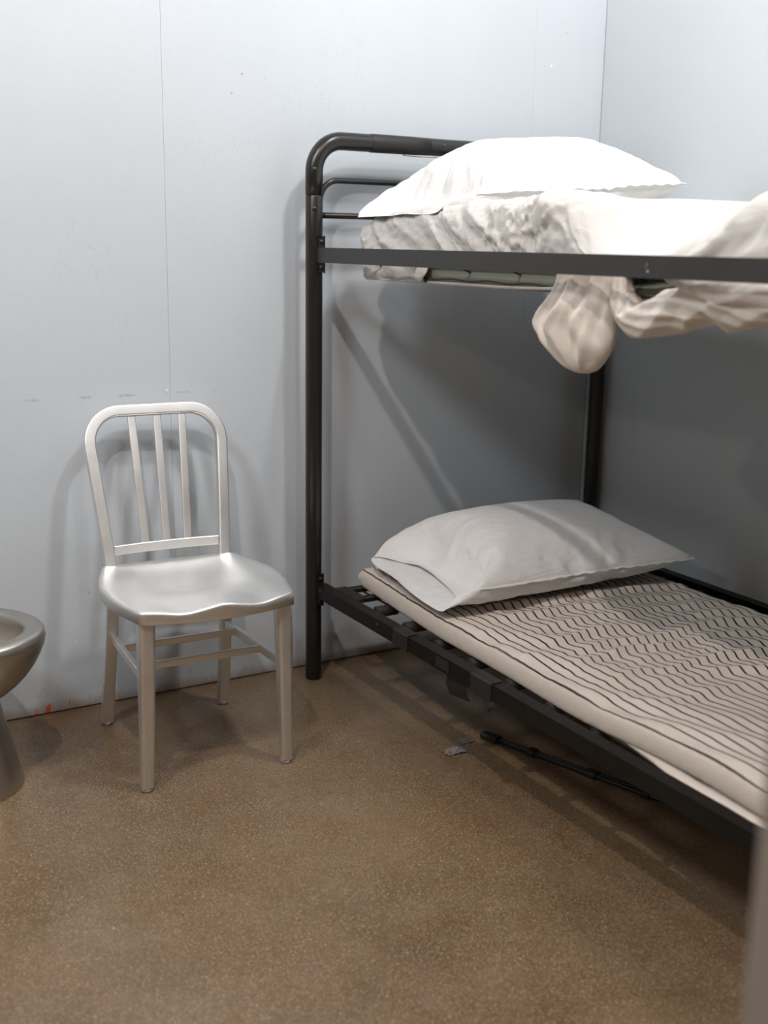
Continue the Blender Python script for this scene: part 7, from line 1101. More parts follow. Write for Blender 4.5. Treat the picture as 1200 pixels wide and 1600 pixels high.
-1,-2,0,1,-4,-1,0,9,0,0,1,1,0,-8,1,-1,2,-1,1,3,0,1,-8,0,-1,5,0,0,-2,0,0,0,0,0,7,1,0,-3,-1,-1,-7,1,1,7,-1,0,-5,0,0,8,0,0,-1,0,0,-9,0,0,0,0,0,5,0,1,-1,0,1,-2,0,-5,5,0,3,-2,0,-3,0,0,6,1,15,0,0,0,-1,0,0,-3,-2,0,2,0,0,4,3,1,
-3,-2,-1,1,3,0,0,3,0,0,0,0,0,-1,0,0,-4,0,0,-4,1,0,4,-1,-1,4,0,1,-4,0,0,-1,0,0,-2,0,-1,4,0,1,3,0,0,-3,1,0,0,0,0,-2,0,0,0,-1,0,0,0,0,-3,0,-1,5,1,1,-2,0,0,2,0,-1,2,-1,1,-3,-1,-1,-5,1,1,8,0,0,-4,1,0,2,-2,-1,-6,1,0,-1,0,1,8,
0,0,-2,1,0,1,0,-1,2,-1,-1,0,0,5,-5,1,-3,2,-1,4,0,0,-2,0,16,0,-1,0,3,2,-1,-4,-1,0,0,0,0,-2,-2,0,5,6,0,-3,-8,0,1,-1,0,0,0,0,0,0,0,0,1,0,0,8,0,0,0,0,0,-8,0,0,0,0,0,6,1,0,-2,0,0,-1,0,-1,-2,-1,0,7,0,1,-6,0,-1,-2,0,0,7,0,0,-7,
0,0,6,1,1,1,-1,0,-4,0,0,0,0,1,0,0,0,-3,0,0,8,0,0,-7,0,-1,6,0,-1,-5,0,1,5,-1,0,2,2,-1,-7,0,0,6,-1,-1,1,0,2,-4,0,2,-5,1,-2,4,-1,-4,2,1,3,-2,0,1,0,15,0,0,0,-3,-1,1,2,0,0,0,1,-1,0,0,0,0,-1,0,2,5,0,-1,-4,0,0,2,0,0,-2,1,0,3,0,
-1,-6,-2,0,-2,1,1,8,0,0,0,1,0,-2,-1,0,-1,0,0,0,0,0,-1,1,0,0,-1,-1,-3,0,1,4,0,0,1,1,0,-1,-1,0,3,0,-1,-6,0,0,-2,1,1,5,-1,0,-2,1,0,6,-1,0,-8,1,0,4,0,0,1,-1,1,4,1,0,-4,-1,-1,-5,0,1,7,0,0,-7,-1,1,-1,0,0,0,2,-2,4,-1,-4,3,0,6,
-3,0,-6,2,0,4,-1,16,0,0,-1,-1,-1,0,2,2,0,-4,-3,1,4,2,0,0,1,-1,-1,-4,0,1,6,0,-1,-5,1,0,5,-1,0,-5,0,1,3,1,0,0,0,-1,0,0,-1,-5,-1,0,1,0,0,7,1,1,-4,0,0,0,-1,0,-4,1,1,8,0,-1,-3,0,0,-1,-2,0,5,2,0,-9,-1,0,7,0,0,0,-1,0,4,1,0,-2,
-1,-1,-10,2,1,5,-1,-1,5,0,1,-8,-1,-1,-2,1,0,1,1,1,7,-1,0,-5,-1,-1,7,2,0,-5,0,0,1,-1,1,1,0,3,-4,0,-4,2,0,-1,0,1,1,-1,15,1,-1,1,0,2,0,-1,-1,0,-1,0,-1,3,4,-1,0,0,2,-1,-1,-1,-2,-7,1,1,8,-1,0,-7,1,0,5,-1,-1,-4,0,0,7,0,0,-9,0,
1,8,0,0,0,0,-1,-8,-1,0,-1,1,1,9,0,0,0,0,0,-8,0,0,6,0,0,-6,1,0,4,-1,0,0,0,1,-4,0,-1,7,-1,-1,-8,1,0,-1,1,1,10,-1,-1,-3,0,1,-2,0,0,3,1,0,-2,-1,0,0,0,0,2,0,0,1,0,0,-8,0,-1,8,0,-1,1,0,0,-1,0,3,-3,1,-4,1,-1,8,-3,0,-6,2,16,1,0,
-1,-2,-1,0,1,1,0,1,0,0,-2,-2,1,0,1,-2,-1,-3,2,2,5,-1,0,-1,0,-1,0,0,0,-3,0,1,7,0,0,-4,0,0,0,0,0,0,0,-1,-4,0,1,6,1,0,-2,-1,0,-1,0,-1,-3,0,0,5,1,1,-4,-1,0,7,0,0,-9,0,-1,10,0,0,0,0,0,-10,1,1,5,-1,0,3,0,0,-6,0,1,6,0,-1,-7,0,
0,0,0,0,9,0,0,1,0,-1,-10,0,0,0,1,1,7,-1,1,-6,0,1,-2,0,-1,2,1,-1,2,-2,4,-1,1,-3,2,0,-7,-1,15,3,-1,1,-4,1,0,1,0,0,0,0,-1,1,2,0,-2,-5,1,1,2,-1,0,2,1,-1,1,-1,1,2,0,0,0,0,0,-7,1,-1,3,0,1,0,0,-1,0,0,1,0,0,0,2,-1,0,-2,0,0,-3,0,
1,4,0,-1,3,-1,0,1,1,-1,-9,0,1,4,0,1,-5,0,-1,5,0,0,0,0,0,2,0,0,-1,0,0,-1,1,0,-1,-1,1,4,0,-1,-3,0,0,1,0,0,-4,0,1,7,0,0,0,0,-1,-6,0,0,4,0,1,-3,1,-1,0,-1,-2,2,0,-1,1,0,4,-2,-1,4,1,16,-1,0,-1,0,0,0,0,-1,0,2,1,0,-3,-4,1,2,5,
-1,-1,-2,1,0,3,-1,1,-6,1,0,1,-1,0,0,1,0,2,-1,0,1,0,0,0,0,1,-2,0,-1,5,0,0,-7,0,-1,9,0,0,0,0,0,-1,1,1,-4,-1,0,-5,0,1,4,0,-1,5,0,0,-4,1,0,0,0,0,0,0,0,-3,-1,0,-1,1,0,7,-1,-1,-7,1,0,1,-1,1,8,1,1,-6,-1,-1,-2,0,0,-2,0,0,1,0,0,
7,0,0,-7,0,0,2,0,0,1,0,-3,2,1,5,-2,0,-3,1,0,2,0,15,-4,0,1,5,-1,-1,2,2,0,1,1,0,-5,-3,0,-1,-2,1,3,7,-1,-1,-8,0,0,6,0,0,0,0,0,-1,0,0,-1,1,0,0,0,0,0,0,-1,2,0,1,-5,0,0,3,0,1,-1,-1,-1,-3,0,0,-1,-1,0,-1,1,-1,10,0,0,1,1,1,-4,0,
0,-1,-1,0,0,0,1,4,0,0,0,0,0,-1,-1,-1,-8,0,0,12,0,0,-2,1,-1,-10,-1,0,0,1,1,5,0,0,4,1,-1,-3,0,1,-2,0,0,1,0,-1,1,-1,-2,3,0,5,-5,0,-2,1,0,-1,1,0,3,-1,15,-1,0,0,1,0,0,-3,-1,0,-1,-1,1,3,1,-1,2,3,0,-1,-3,0,0,1,0,0,-1,0,0,-2,1,
0,0,0,0,3,-1,0,-1,0,0,2,0,1,-3,-1,-1,7,1,0,-1,0,0,-8,1,1,3,-1,0,4,0,-1,-2,0,0,0,0,0,-6,-1,0,0,1,0,8,0,0,-9,0,0,2,0,0,0,1,0,5,0,0,0,-1,0,-1,0,-1,-5,0,1,8,0,0,1,0,0,0,0,0,-8,0,0,6,0,0,-5,0,0,4,0,0,-1,0,2,-4,1,-2,4,-1,-4,1,
0,0,0,1,3,-1,16,0,0,-1,2,1,1,0,-1,-1,-3,-1,0,1,1,1,0,0,0,0,1,0,0,-1,0,0,0,0,0,0,-1,-1,4,0,0,-3,0,1,-3,0,0,4,0,0,-3,1,0,0,-1,0,-2,0,0,5,0,0,-2,1,0,0,0,0,0,0,1,-1,0,-1,1,0,0,3,-1,-1,-6,0,1,4,0,0,3,0,0,0,0,0,-5,0,1,2,1,0,
-1,0,-1,0,0,0,-2,0,0,2,0,-1,-4,-1,0,7,0,1,-6,0,0,3,0,-1,4,0,0,0,1,3,-5,-1,-5,3,0,6,-4,1,0,1,-1,-3,1,15,0,0,1,1,-1,-1,0,0,1,-2,0,0,1,1,-1,-1,-2,0,0,-1,0,1,6,0,0,-6,0,-1,5,0,1,-4,1,0,5,0,0,-1,-1,0,-5,0,-1,7,0,1,-6,0,0,1,1,
0,-1,-1,-1,6,0,0,-6,0,1,6,0,0,-4,0,0,0,0,-1,2,0,1,3,0,0,0,0,0,-8,0,0,-2,0,0,1,1,0,5,-1,0,0,0,0,-1,0,0,2,0,0,-1,-1,1,4,2,-1,-8,-1,0,7,1,0,0,-1,1,-8,0,0,0,0,-4,7,0,7,-5,1,-4,2,-1,-4,0,1,2,0,16,1,0,-1,1,1,0,-6,-1,0,3,0,0,2,
3,0,0,-1,0,-1,-2,1,0,0,0,0,1,0,0,-1,0,0,-1,-1,0,-3,0,0,1,1,0,6,0,1,-7,0,-1,6,0,0,-2,-1,-1,3,0,1,-6,0,0,6,0,0,-3,0,-1,-4,1,1,4,-1,1,0,0,-1,-4,0,0,-1,1,0,6,0,0,0,0,0,2,-2,-1,3,2,0,-10,0,1,4,-1,0,-3,0,0,-2,1,0,5,-1,-1,-1,0,
0,-3,-1,0,0,2,0,3,0,0,3,-1,3,-4,0,-6,3,0,4,-1,0,4,-1,0,-6,1,15,0,-1,0,-4,0,1,2,0,0,1,1,0,0,-2,0,0,0,0,1,4,-1,0,-5,0,-1,4,0,1,-3,0,0,5,0,0,0,0,0,-1,0,0,-5,0,0,6,0,0,-2,0,0,-1,0,1,-3,1,0,2,0,-1,0,-1,0,-3,0,0,8,0,0,-3,1,0,
-1,0,0,-1,0,0,1,-1,0,-2,0,0,3,0,-1,3,0,0,-10,0,1,9,-1,1,2,1,0,0,0,-1,-6,0,-1,0,1,2,2,-1,-1,3,1,0,-3,-1,-1,4,0,1,-8,0,-2,3,0,2,0,0,-4,2,0,2,0,-2,-7,-3,15,1,0,0,-4,-1,0,2,0,0,1,1,0,0,0,0,0,0,0,0,-1,0,0,3,1,0,-4,-1,0,3,0,0,
0,0,0,-3,0,0,-1,0,0,2,0,0,-2,1,0,2,0,0,3,-1,0,1,0,0,-3,0,1,0,1,-1,0,0,0,2,-1,0,2,0,0,-5,0,0,1,-1,0,5,1,0,1,0,0,-1,-1,0,-10,1,1,7,-1,-1,-8,1,0,2,1,0,4,0,0,0,0,0,0,-1,0,1,1,0,1,-1,0,2,-1,0,-10,1,-2,8,1,1,-1,0,-1,0,0,2,0,0,
-1,0,-1,-3,-2,16,2,-2,0,-3,1,0,1,1,-1,0,-1,1,-1,0,0,1,3,0,1,0,0,-2,-4,-1,1,5,1,0,0,0,0,-2,0,0,3,-1,0,0,0,0,0,0,0,-1,0,1,-7,0,-1,6,1,0,-1,0,0,-1,0,0,-3,-1,1,3,0,-1,0,0,-1,-3,0,0,-1,0,1,9,1,-1,-8,-2,0,-2,0,0,-1,2,1,6,0,0,
0,0,0,0,-1,-1,3,0,0,-3,0,1,0,0,0,-3,-1,-1,9,0,0,-12,1,0,1,0,0,11,1,2,-8,-3,-8,6,-1,-2,1,-1,-1,0,4,7,-7,-5,14,4,14,6,-3,1,-5,4,0,0,0,1,-1,-1,-1,1,2,0,-2,-4,0,0,1,0,2,5,0,-1,-6,0,0,-1,0,0,1,-1,0,-3,2,0,1,0,0,1,0,0,3,-1,-1,
0,0,1,-4,0,0,1,0,0,7,0,0,-1,1,0,-3,0,0,0,0,1,0,-1,0,4,0,-1,-8,0,1,7,1,-1,-4,0,0,1,-1,0,5,0,-1,-9,0,0,8,0,1,-8,0,0,-1,-1,-1,12,1,1,-2,-1,0,-12,0,-1,13,0,0,0,1,0,-11,-3,-5,12,3,8,-6,0,-2,0,0,4,-3,-3,-12,8,3,12,-6,15,-1,1,
0,2,-1,0,-2,-1,0,1,1,0,-1,-2,0,1,2,0,0,2,0,0,-4,0,1,4,0,0,0,0,-1,-5,1,0,5,-1,0,1,0,0,-3,0,0,0,1,0,1,-1,0,1,0,0,-2,0,0,0,0,0,-2,0,0,2,0,0,1,0,0,2,1,0,-6,-1,1,2,0,-1,1,0,1,0,0,0,1,0,-1,-1,0,0,1,0,0,-2,1,0,1,-1,-1,4,1,1,-4,
-2,-1,-6,2,1,5,0,1,0,-2,-1,-6,1,1,6,0,-3,2,0,-2,2,-2,10,-7,2,-9,4,-3,11,-6,3,-5,4,16,-1,1,0,3,-1,0,-2,0,0,0,0,0,1,2,0,-1,-2,0,0,-2,0,0,1,0,0,-1,0,0,0,-1,1,4,0,-1,-4,0,0,0,0,0,6,0,0,-7,0,0,5,1,0,-4,0,0,5,0,0,-4,0,0,0,0,0,
1,0,1,-1,-1,-1,-3,0,0,3,1,0,1,0,0,0,0,0,0,0,0,1,0,0,-1,0,0,0,-1,1,-3,0,-1,7,0,1,-8,-1,0,-2,1,0,12,0,-1,-4,0,1,-2,0,0,1,-1,-3,6,-2,8,-15,-1,1,-1,4,-9,8,-2,10,-5,2,-4,3,1,-3,2,12,-8,3,3,7,-3,0,3,1,1,-2,-1,-1,1,1,0,0,-1,0,
-1,1,0,-1,-2,0,0,0,0,0,0,1,0,-1,-1,1,6,0,0,0,0,-1,-8,1,0,4,-1,1,-4,0,0,4,0,0,-1,0,0,-2,0,0,4,0,-1,4,0,0,-9,1,1,7,0,0,-1,0,0,-2,-1,0,0,0,0,0,0,0,0,0,0,1,0,1,3,1,-1,-4,-1,0,0,0,0,0,0,-1,4,0,1,-8,0,1,9,0,-1,-9,1,1,4,-1,1,
-1,1,0,-1,-1,0,0,-1,4,-2,1,-4,3,0,-3,2,0,2,-1,16,-2,0,-2,9,2,0,-1,0,1,-5,0,1,0,-1,0,0,1,-1,-1,-6,0,0,9,0,0,0,0,0,0,0,0,0,1,0,-4,0,0,-1,0,1,0,-1,-1,4,0,0,1,0,0,-1,0,-1,-8,0,0,7,0,0,2,0,0,-7,0,1,3,0,0,-5,0,0,3,-1,0,6,1,0,
-10,0,-1,9,0,0,0,0,0,-9,0,0,0,0,1,9,1,1,-3,0,-1,0,0,1,-1,-1,0,-2,0,-1,1,-1,0,7,0,0,0,0,1,-12,1,0,6,1,0,0,0,-1,0,-1,2,-1,0,2,0,1,-4,0,15,-2,0,0,-2,-2,1,7,3,-1,0,0,0,-5,-5,-1,0,0,1,2,9,0,0,-9,0,0,-1,-1,0,0,0,0,0,0,0,0,1,0,
0,0,-1,10,0,1,-5,0,0,-4,1,0,2,0,1,3,-1,-1,1,1,0,-3,-1,1,1,0,-1,-3,0,0,7,0,0,0,1,0,-5,0,0,1,0,0,0,0,0,-1,-1,1,0,0,0,1,0,0,-5,-1,0,0,1,0,8,0,0,-3,1,-1,0,-1,1,-5,1,0,4,-1,-1,-4,0,1,8,1,0,-3,-1,-1,0,0,3,-1,1,-3,1,-1,3,-2,0,
-2,1,15,-1,0,0,0,1,0,0,0,0,4,0,0,-2,-1,1,-1,0,0,0,-3,-1,1,2,0,0,3,1,-1,-2,0,0,3,0,0,-1,-1,0,-2,0,0,0,0,0,-4,0,0,6,0,-1,-4,-1,0,6,1,0,-8,-1,0,-1,2,0,2,-1,1,7,0,0,-7,0,-1,1,0,0,2,0,1,0,0,1,-4,-1,0,-1,1,-1,9,0,0,0,0,0,1,1,
0,-2,-1,1,-7,0,0,1,0,0,6,1,0,-3,-1,0,0,0,-1,-1,1,0,0,-1,0,0,1,0,2,-1,1,-2,0,1,1,1,0,-1,0,-2,1,16,-2,0,0,2,0,-1,-3,-2,0,7,4,1,-4,-1,-1,2,2,0,-2,-5,0,0,5,1,0,-3,-1,0,0,0,0,0,0,0,-2,1,0,2,0,0,0,0,0,0,0,-1,2,-1,1,3,1,0,-3,0,
1,-1,0,0,-1,-1,-1,4,1,0,-3,-1,0,-2,0,1,-2,0,0,-1,0,-1,7,0,0,-1,1,0,-2,0,0,0,-1,0,-3,0,0,-1,0,0,1,0,0,7,1,0,-1,-1,0,-5,0,0,2,1,0,0,0,1,0,-1,0,1,1,0,0,-1,1,-3,1,-3,3,-1,4,-4,0,-2,2,0,-2,0,15,1,0,-1,4,4,2,-5,-2,-1,-3,-2,0,
5,1,0,-3,-4,0,2,8,1,-1,-8,-1,-1,1,1,1,5,0,0,-5,0,0,5,-1,0,-3,0,0,-1,0,-1,1,0,2,-4,0,0,-1,0,-1,0,0,0,8,0,0,2,0,0,-8,0,0,0,1,0,3,-1,0,4,0,0,0,1,0,-7,-1,0,1,0,0,5,0,1,-4,1,-1,0,-1,0,4,0,0,0,0,0,-7,0,0,1,0,1,6,1,-1,-2,-1,1,
-2,0,0,0,1,0,-2,-1,-1,4,0,2,-2,0,1,-1,1,-1,1,-1,-1,1,0,-5,-1,16,0,-1,-3,-6,-3,1,11,7,0,2,1,-1,0,1,2,-7,-4,0,0,-1,0,-1,-1,0,1,1,0,0,-1,0,0,4,0,0,-6,0,0,5,0,1,-5,0,0,8,0,-1,-2,0,-1,-4,0,1,2,0,0,-5,0,0,4,0,1,3,1,-1,-5,-1,0,
5,1,0,-6,0,-1,5,-1,1,2,1,0,0,0,0,-4,-1,0,-4,0,1,8,0,-1,-7,0,0,0,1,0,4,-1,0,2,1,0,-6,-1,0,7,0,-1,-9,0,1,9,0,0,-1,0,1,-5,1,-2,3,-1,1,0,0,-1,1,1,3,-3,0,-2,0,15,2,-1,0,-6,-2,-2,-3,-4,0,1,2,3,6,6,0,0,0,-1,-1,-6,0,1,10,0,0,1,
0,0,-3,0,-1,-7,0,0,5,1,0,-2,-1,0,4,0,1,-7,0,-1,0,1,1,4,0,0,-2,0,0,2,0,0,-1,-1,0,-2,0,1,7,1,0,-4,-1,-1,-1,0,1,0,0,-1,-2,-1,0,-1,1,0,1,0,0,7,0,0,-4,1,0,0,0,0,3,-1,0,0,0,0,-6,0,-1,5,-1,1,-7,1,1,8,1,0,-5,-1,0,0,1,0,2,-1,-1,
1,1,-1,0,-1,3,-3,0,-2,2,0,1,-1,14,6,-2,1,-7,2,0,0,1,1,-2,-3,-3,-3,-4,1,12,10,1,-6,-5,0,1,-3,0,-1,4,0,-1,-5,0,1,7,1,0,-2,-1,0,3,1,0,-6,-1,0,4,1,0,0,-1,0,3,0,0,-1,0,0,-1,0,0,-2,1,-1,-1,-1,0,-3,0,1,0,1,0,6,0,0,-3,-1,0,0,1,
0,3,-1,0,2,0,0,-8,0,0,1,0,1,7,0,-1,-7,0,0,0,1,0,6,-1,1,-6,1,0,5,0,0,-4,-1,-1,4,1,0,-3,-1,0,2,1,-1,1,-1,3,-4,1,0,1,0,-1,0,-2,6,2,15,0,-1,1,-2,0,-1,-1,-1,0,1,1,1,0,0,-1,-1,0,1,3,2,0,0,-1,0,0,0,0,0,0,0,0,-2,-1,0,5,0,0,-7,0,
0,5,1,0,0,-1,0,-1,0,0,-1,0,0,-2,0,0,0,0,0,-1,0,1,7,0,0,0,0,-2,-1,0,1,-2,0,0,-1,1,1,0,-1,-1,3,0,0,-5,1,0,3,0,0,0,0,0,-1,0,1,1,-1,0,-1,0,-1,1,1,0,0,-1,0,-2,0,0,4,1,1,-2,-1,0,0,1,-1,1,-1,1,-1,1,0,0,-1,0,0,0,-2,1,0,3,-1,14,
-7,2,1,6,-2,1,0,0,-1,0,0,0,1,1,0,-3,-5,0,4,8,0,-1,-4,0,0,-1,0,0,1,0,0,0,1,0,-1,0,0,1,0,0,-2,-1,0,2,1,0,0,0,0,0,-1,0,0,0,0,2,1,0,-1,-1,0,-1,0,0,-2,1,0,5,0,0,-1,-1,0,-5,0,0,4,1,1,-1,-1,-1,-1,0,0,1,0,0,2,0,0,-2,0,0,2,1,0,
-1,0,1,-2,-1,-1,1,1,0,1,-1,0,-3,0,0,2,1,0,0,-1,0,0,1,1,0,-1,0,0,0,0,0,0,-3,1,1,3,-1,15,-3,0,1,3,0,-1,-1,0,1,1,1,-1,-2,-2,0,1,1,0,-1,-4,1,1,6,0,1,-2,0,0,0,0,0,3,-1,0,-6,0,0,6,0,0,0,1,0,-3,-1,0,0,0,0,-2,1,0,4,0,0,-4,-1,0,
4,1,0,-5,0,0,5,-1,0,-6,0,0,0,1,0,4,-1,0,4,0,-1,-8,1,1,7,0,0,0,0,0,-5,-1,0,0,0,0,1,0,0,2,0,0,-4,0,1,6,0,0,-2,1,0,-2,0,-1,1,-1,0,1,1,1,0,-1,-1,-1,1,1,0,0,0,0,-1,3,-1,0,-2,1,15,-3,0,0,1,0,1,1,0,-1,1,1,1,0,-1,0,0,0,-1,0,1,0,
0,1,0,-1,-6,0,1,7,0,0,-6,0,0,3,0,0,1,0,-1,-2,0,0,-1,0,1,5,0,0,0,0,0,-2,0,0,0,0,0,0,0,0,-1,0,0,-1,0,0,1,0,0,0,0,0,2,1,0,-1,-1,1,1,0,0,-5,0,-1,3,0,0,1,1,0,1,0,0,-2,0,0,-2,-1,0,5,1,0,-6,0,0,1,-1,0,2,0,1,-1,1,0,1,-1,-1,0,1,
2,-1,-1,-2,2,0,0,-1,1,0,0,0,1,0,16,-2,1,0,3,0,-1,2,1,1,-5,-3,-1,2,3,0,-1,-2,1,1,3,-1,-1,-7,0,1,4,0,0,-3,0,-1,7,0,1,0,1,0,-3,0,1,1,0,0,1,0,0,-3,-1,-1,-3,1,0,0,0,0,5,0,0,-5,0,0,2,0,-1,1,-1,1,5,0,0,0,0,0,-2,0,0,-7,1,0,2,0,
0,2,0,0,0,-1,0,2,0,0,-1,0,0,2,0,0,0,0,0,-6,0,0,3,0,0,2,1,0,1,0,0,-4,-1,0,3,1,0,0,-1,1,-2,1,-1,1,0,1,-1,-1,3,-1,0,-2,1,15,-2,0,0,5,3,0,-5,-3,0,4,2,1,-4,-3,-1,3,4,0,-2,-5,0,1,4,1,0,-3,0,-1,4,-1,1,-6,0,-1,-1,-1,0,-1,1,0,1,
0,0,-1,0,0,2,1,1,6,-1,0,0,0,0,-6,0,0,4,0,0,2,0,0,0,0,0,-7,0,0,0,0,0,-1,0,0,6,0,0,2,0,0,0,0,1,-6,1,0,-1,-1,0,0,0,0,0,0,0,1,1,-1,5,0,0,-1,-1,0,-1,0,0,-2,0,0,2,1,0,0,-1,0,2,1,0,-1,-1,1,-1,0,-1,2,0,2,-2,0,0,0,15,-2,0,0,-3,
-2,1,3,1,0,0,1,-1,2,0,1,-1,1,0,1,0,0,0,-1,-1,0,3,0,1,-3,1,0,0,0,-1,2,0,0,-2,-1,0,2,0,0,0,0,0,1,0,0,-2,0,0,-3,1,0,3,0,0,-2,-1,0,3,0,0,-7,1,0,4,0,0,2,-1,0,1,0,0,-4,0,0,-1,0,0,1,0,0,5,0,0,-3,1,0,2,0,0,-2,-1,0,2,0,1,-3,0,0,
2,1,-1,-2,0,0,1,0,0,3,-1,0,-2,1,1,-1,-1,-1,1,0,1,0,1,-3,1,0,3,-2,0,0,0,16,-1,0,-1,-1,-1,0,2,2,0,-3,-3,1,4,5,-1,-2,-4,0,1,3,0,0,-1,1,0,-2,0,0,-1,-1,-1,4,0,1,-4,0,0,4,0,0,-3,1,0,3,-1,0,-4,0,0,-1,1,0,5,-1,0,0,0,0,0,0,-1,-6,
0,1,5,0,0,-1,0,0,-2,1,0,0,0,0,4,0,0,-2,0,0,1,0,0,-2,0,0,1,-1,0,0,0,0,1,1,0,-1,0,0,1,0,0,-3,-1,1,2,0,0,2,0,0,-3,1,-1,4,-1,0,-2,1,1,0,0,-1,0,-1,1,0,0,0,-1,0,1,0,15,-1,0,1,0,0,-1,-2,-1,0,4,3,0,-3,-3,1,2,2,-1,0,3,0,0,1,-1,0,
-1,1,0,0,1,1,-4,0,-1,-1,0,0,-1,0,0,3,-1,0,-4,1,0,4,0,0,-3,-1,0,-2,0,0,0,0,0,1,0,0,5,1,0,-3,0,0,3,-1,0,0,0,0,-1,0,0,-3,0,0,4,0,0,-4,0,0,1,0,0,4,1,0,-2,0,0,1,-1,0,-4,0,0,0,0,0,4,1,0,-2,0,0,0,0,0,1,-1,0,0,1,0,-1,-1,0,1,0,
-1,1,0,3,-4,1,-1,2,-1,1,0,16,-2,0,-1,1,1,1,-1,-1,0,0,-1,-1,3,4,0,-1,-1,1,0,-3,0,-1,0,0,0,0,-1,0,-2,0,0,0,0,1,4,0,0,1,0,0,-4,0,0,4,0,0,-2,0,0,1,0,0,2,0,0,1,0,0,-1,1,0,-4,-1,0,3,0,0,-3,1,0,0,0,0,2,0,0,2,0,0,-4,0,0,2,0,0,1,
-1,0,-5,0,0,0,0,0,0,1,0,3,0,0,1,0,0,-2,-1,0,3,0,0,0,0,0,-1,1,1,-1,-1,-1,2,0,-1,1,1,4,-6,0,-1,2,-1,-2,1,0,2,0,15,-1,0,1,1,0,-1,-1,0,0,0,1,1,0,-1,0,1,2,-1,0,1,0,1,-1,0,-1,-2,0,0,2,1,0,-1,0,0,2,0,0,-2,0,0,0,0,0,-2,0,0,-1,0,
0,3,0,0,0,0,0,-2,-1,0,1,0,1,0,0,0,-2,0,-1,4,0,0,0,0,1,-1,0,0,-1,0,-1,-1,0,0,2,0,0,-4,1,0,3,-1,0,2,0,0,0,0,0,0,0,0,-2,0,0,1,1,0,1,0,0,-2,-1,0,4,0,0,-1,0,0,1,1,1,-5,-1,0,2,0,0,-1,1,-2,2,0,3,-2,15,-2,0,0,-1,-1,1,4,3,0,-1,
-1,-1,0,0,0,1,3,0,-1,-3,1,0,-1,0,0,1,0,0,-1,-1,0,1,0,0,-3,0,0,0,0,0,3,0,0,-2,0,0,1,0,0,1,0,0,0,0,0,1,1,0,-2,0,0,-1,0,0,3,0,1,-5,0,0,0,0,-1,-1,0,0,1,0,1,3,-1,-1,0,0,0,0,0,0,1,1,0,0,0,0,0,0,0,-1,0,0,3,0,0,-2,-1,0,-2,0,0,3,
1,0,-2,-1,0,1,1,0,0,-1,0,0,1,0,0,0,1,-1,-1,0,0,0,0,0,16,-2,0,-1,0,0,0,0,0,0,3,2,1,-1,0,-1,0,-1,0,0,2,0,0,-1,0,1,1,0,-1,-2,0,0,1,1,0,-1,0,0,0,0,0,-3,0,0,3,0,0,1,0,0,-1,-1,0,-4,0,0,-1,0,0,1,0,0,5,0,0,-4,0,0,3,0,0,0,0,0,1,
0,0,0,0,0,0,1,1,-2,0,0,0,0,-1,1,-1,0,-3,0,0,1,0,0,3,0,0,-2,0,0,1,1,0,3,-1,0,-1,0,0,-1,1,-1,1,-1,1,-2,1,0,3,-1,0,-3,0,-1,2,0,5,-4,0,-2,0,15,-1,0,1,0,0,-1,2,2,0,-2,-1,0,1,2,1,0,-1,0,1,1,-1,0,2,0,-1,-4,1,0,1,0,0,-1,-1,0,1,
0,0,-2,0,0,1,0,0,-2,0,0,-1,0,0,0,1,0,4,0,0,-1,0,0,0,0,0,-3,-1,0,4,1,0,-2,0,0,-1,0,0,0,0,0,0,-1,0,0,0,0,0,0,0,2,0,1,-1,0,-1,4,1,0,-3,0,0,-1,0,0,1,-1,0,2,0,0,-2,1,0,0,0,0,2,-1,0,0,1,0,-1,-1,0,0,0,0,0,0,1,-1,0,0,-2,1,0,1,
15,-2,0,0,2,1,1,-2,-2,0,1,2,-1,2,1,-1,0,3,1,-1,-2,0,0,0,-2,1,6,1,0,-2,-1,0,2,0,0,-1,-2,0,3,0,0,0,1,-1,-1,1,0,-2,2,0,-4,0,0,-2,-1,0,4,0,0,0,0,0,0,2,0,-3,-1,0,0,0,0,2,-1,0,1,0,0,0,1,0,0,0,0,0,0,0,-1,-1,0,1,2,1,-3,-3,-1,6,
-1,0,1,-1,0,0,3,0,-3,0,-1,0,1,0,-2,-1,0,0,1,1,-3,0,0,1,0,1,-3,1,-1,3,0,1,-3,0,0,1,-1,1,-1,16,-2,0,0,2,2,-1,-1,-2,0,2,3,-1,0,3,1,0,-3,-2,1,5,-2,0,3,4,-2,-6,-2,1,3,0,0,0,-4,-1,4,4,0,-4,2,-1,-3,0,1,0,0,0,0,-1,0,2,0,0,0,1,0,
-2,0,0,0,0,0,1,-2,0,1,0,0,1,0,0,-1,1,0,-1,0,0,-1,0,0,0,0,0,0,0,0,1,1,0,0,-2,-1,2,1,1,-2,0,0,0,0,0,0,-3,-1,5,3,1,-5,0,0,1,1,0,-2,0,0,1,-1,-1,1,1,0,-3,0,2,-3,0,-1,2,0,0,-2,0,2,-1,15,-2,-1,0,-1,-1,0,5,8,0,-1,-1,0,0,0,-2,1,
4,-3,-1,3,4,-2,-6,-2,2,4,1,0,-1,-3,-1,3,5,1,-6,-3,0,4,0,0,0,-2,0,2,0,0,-1,-5,-1,4,-3,0,0,-2,0,0,0,0,1,-2,0,-1,1,0,1,0,0,0,1,0,0,2,0,-1,1,0,0,2,0,0,1,-1,-1,4,0,-2,-3,-1,1,1,1,0,0,0,0,0,0,0,0,0,1,5,1,-5,-5,-1,5,1,0,-2,3,0,
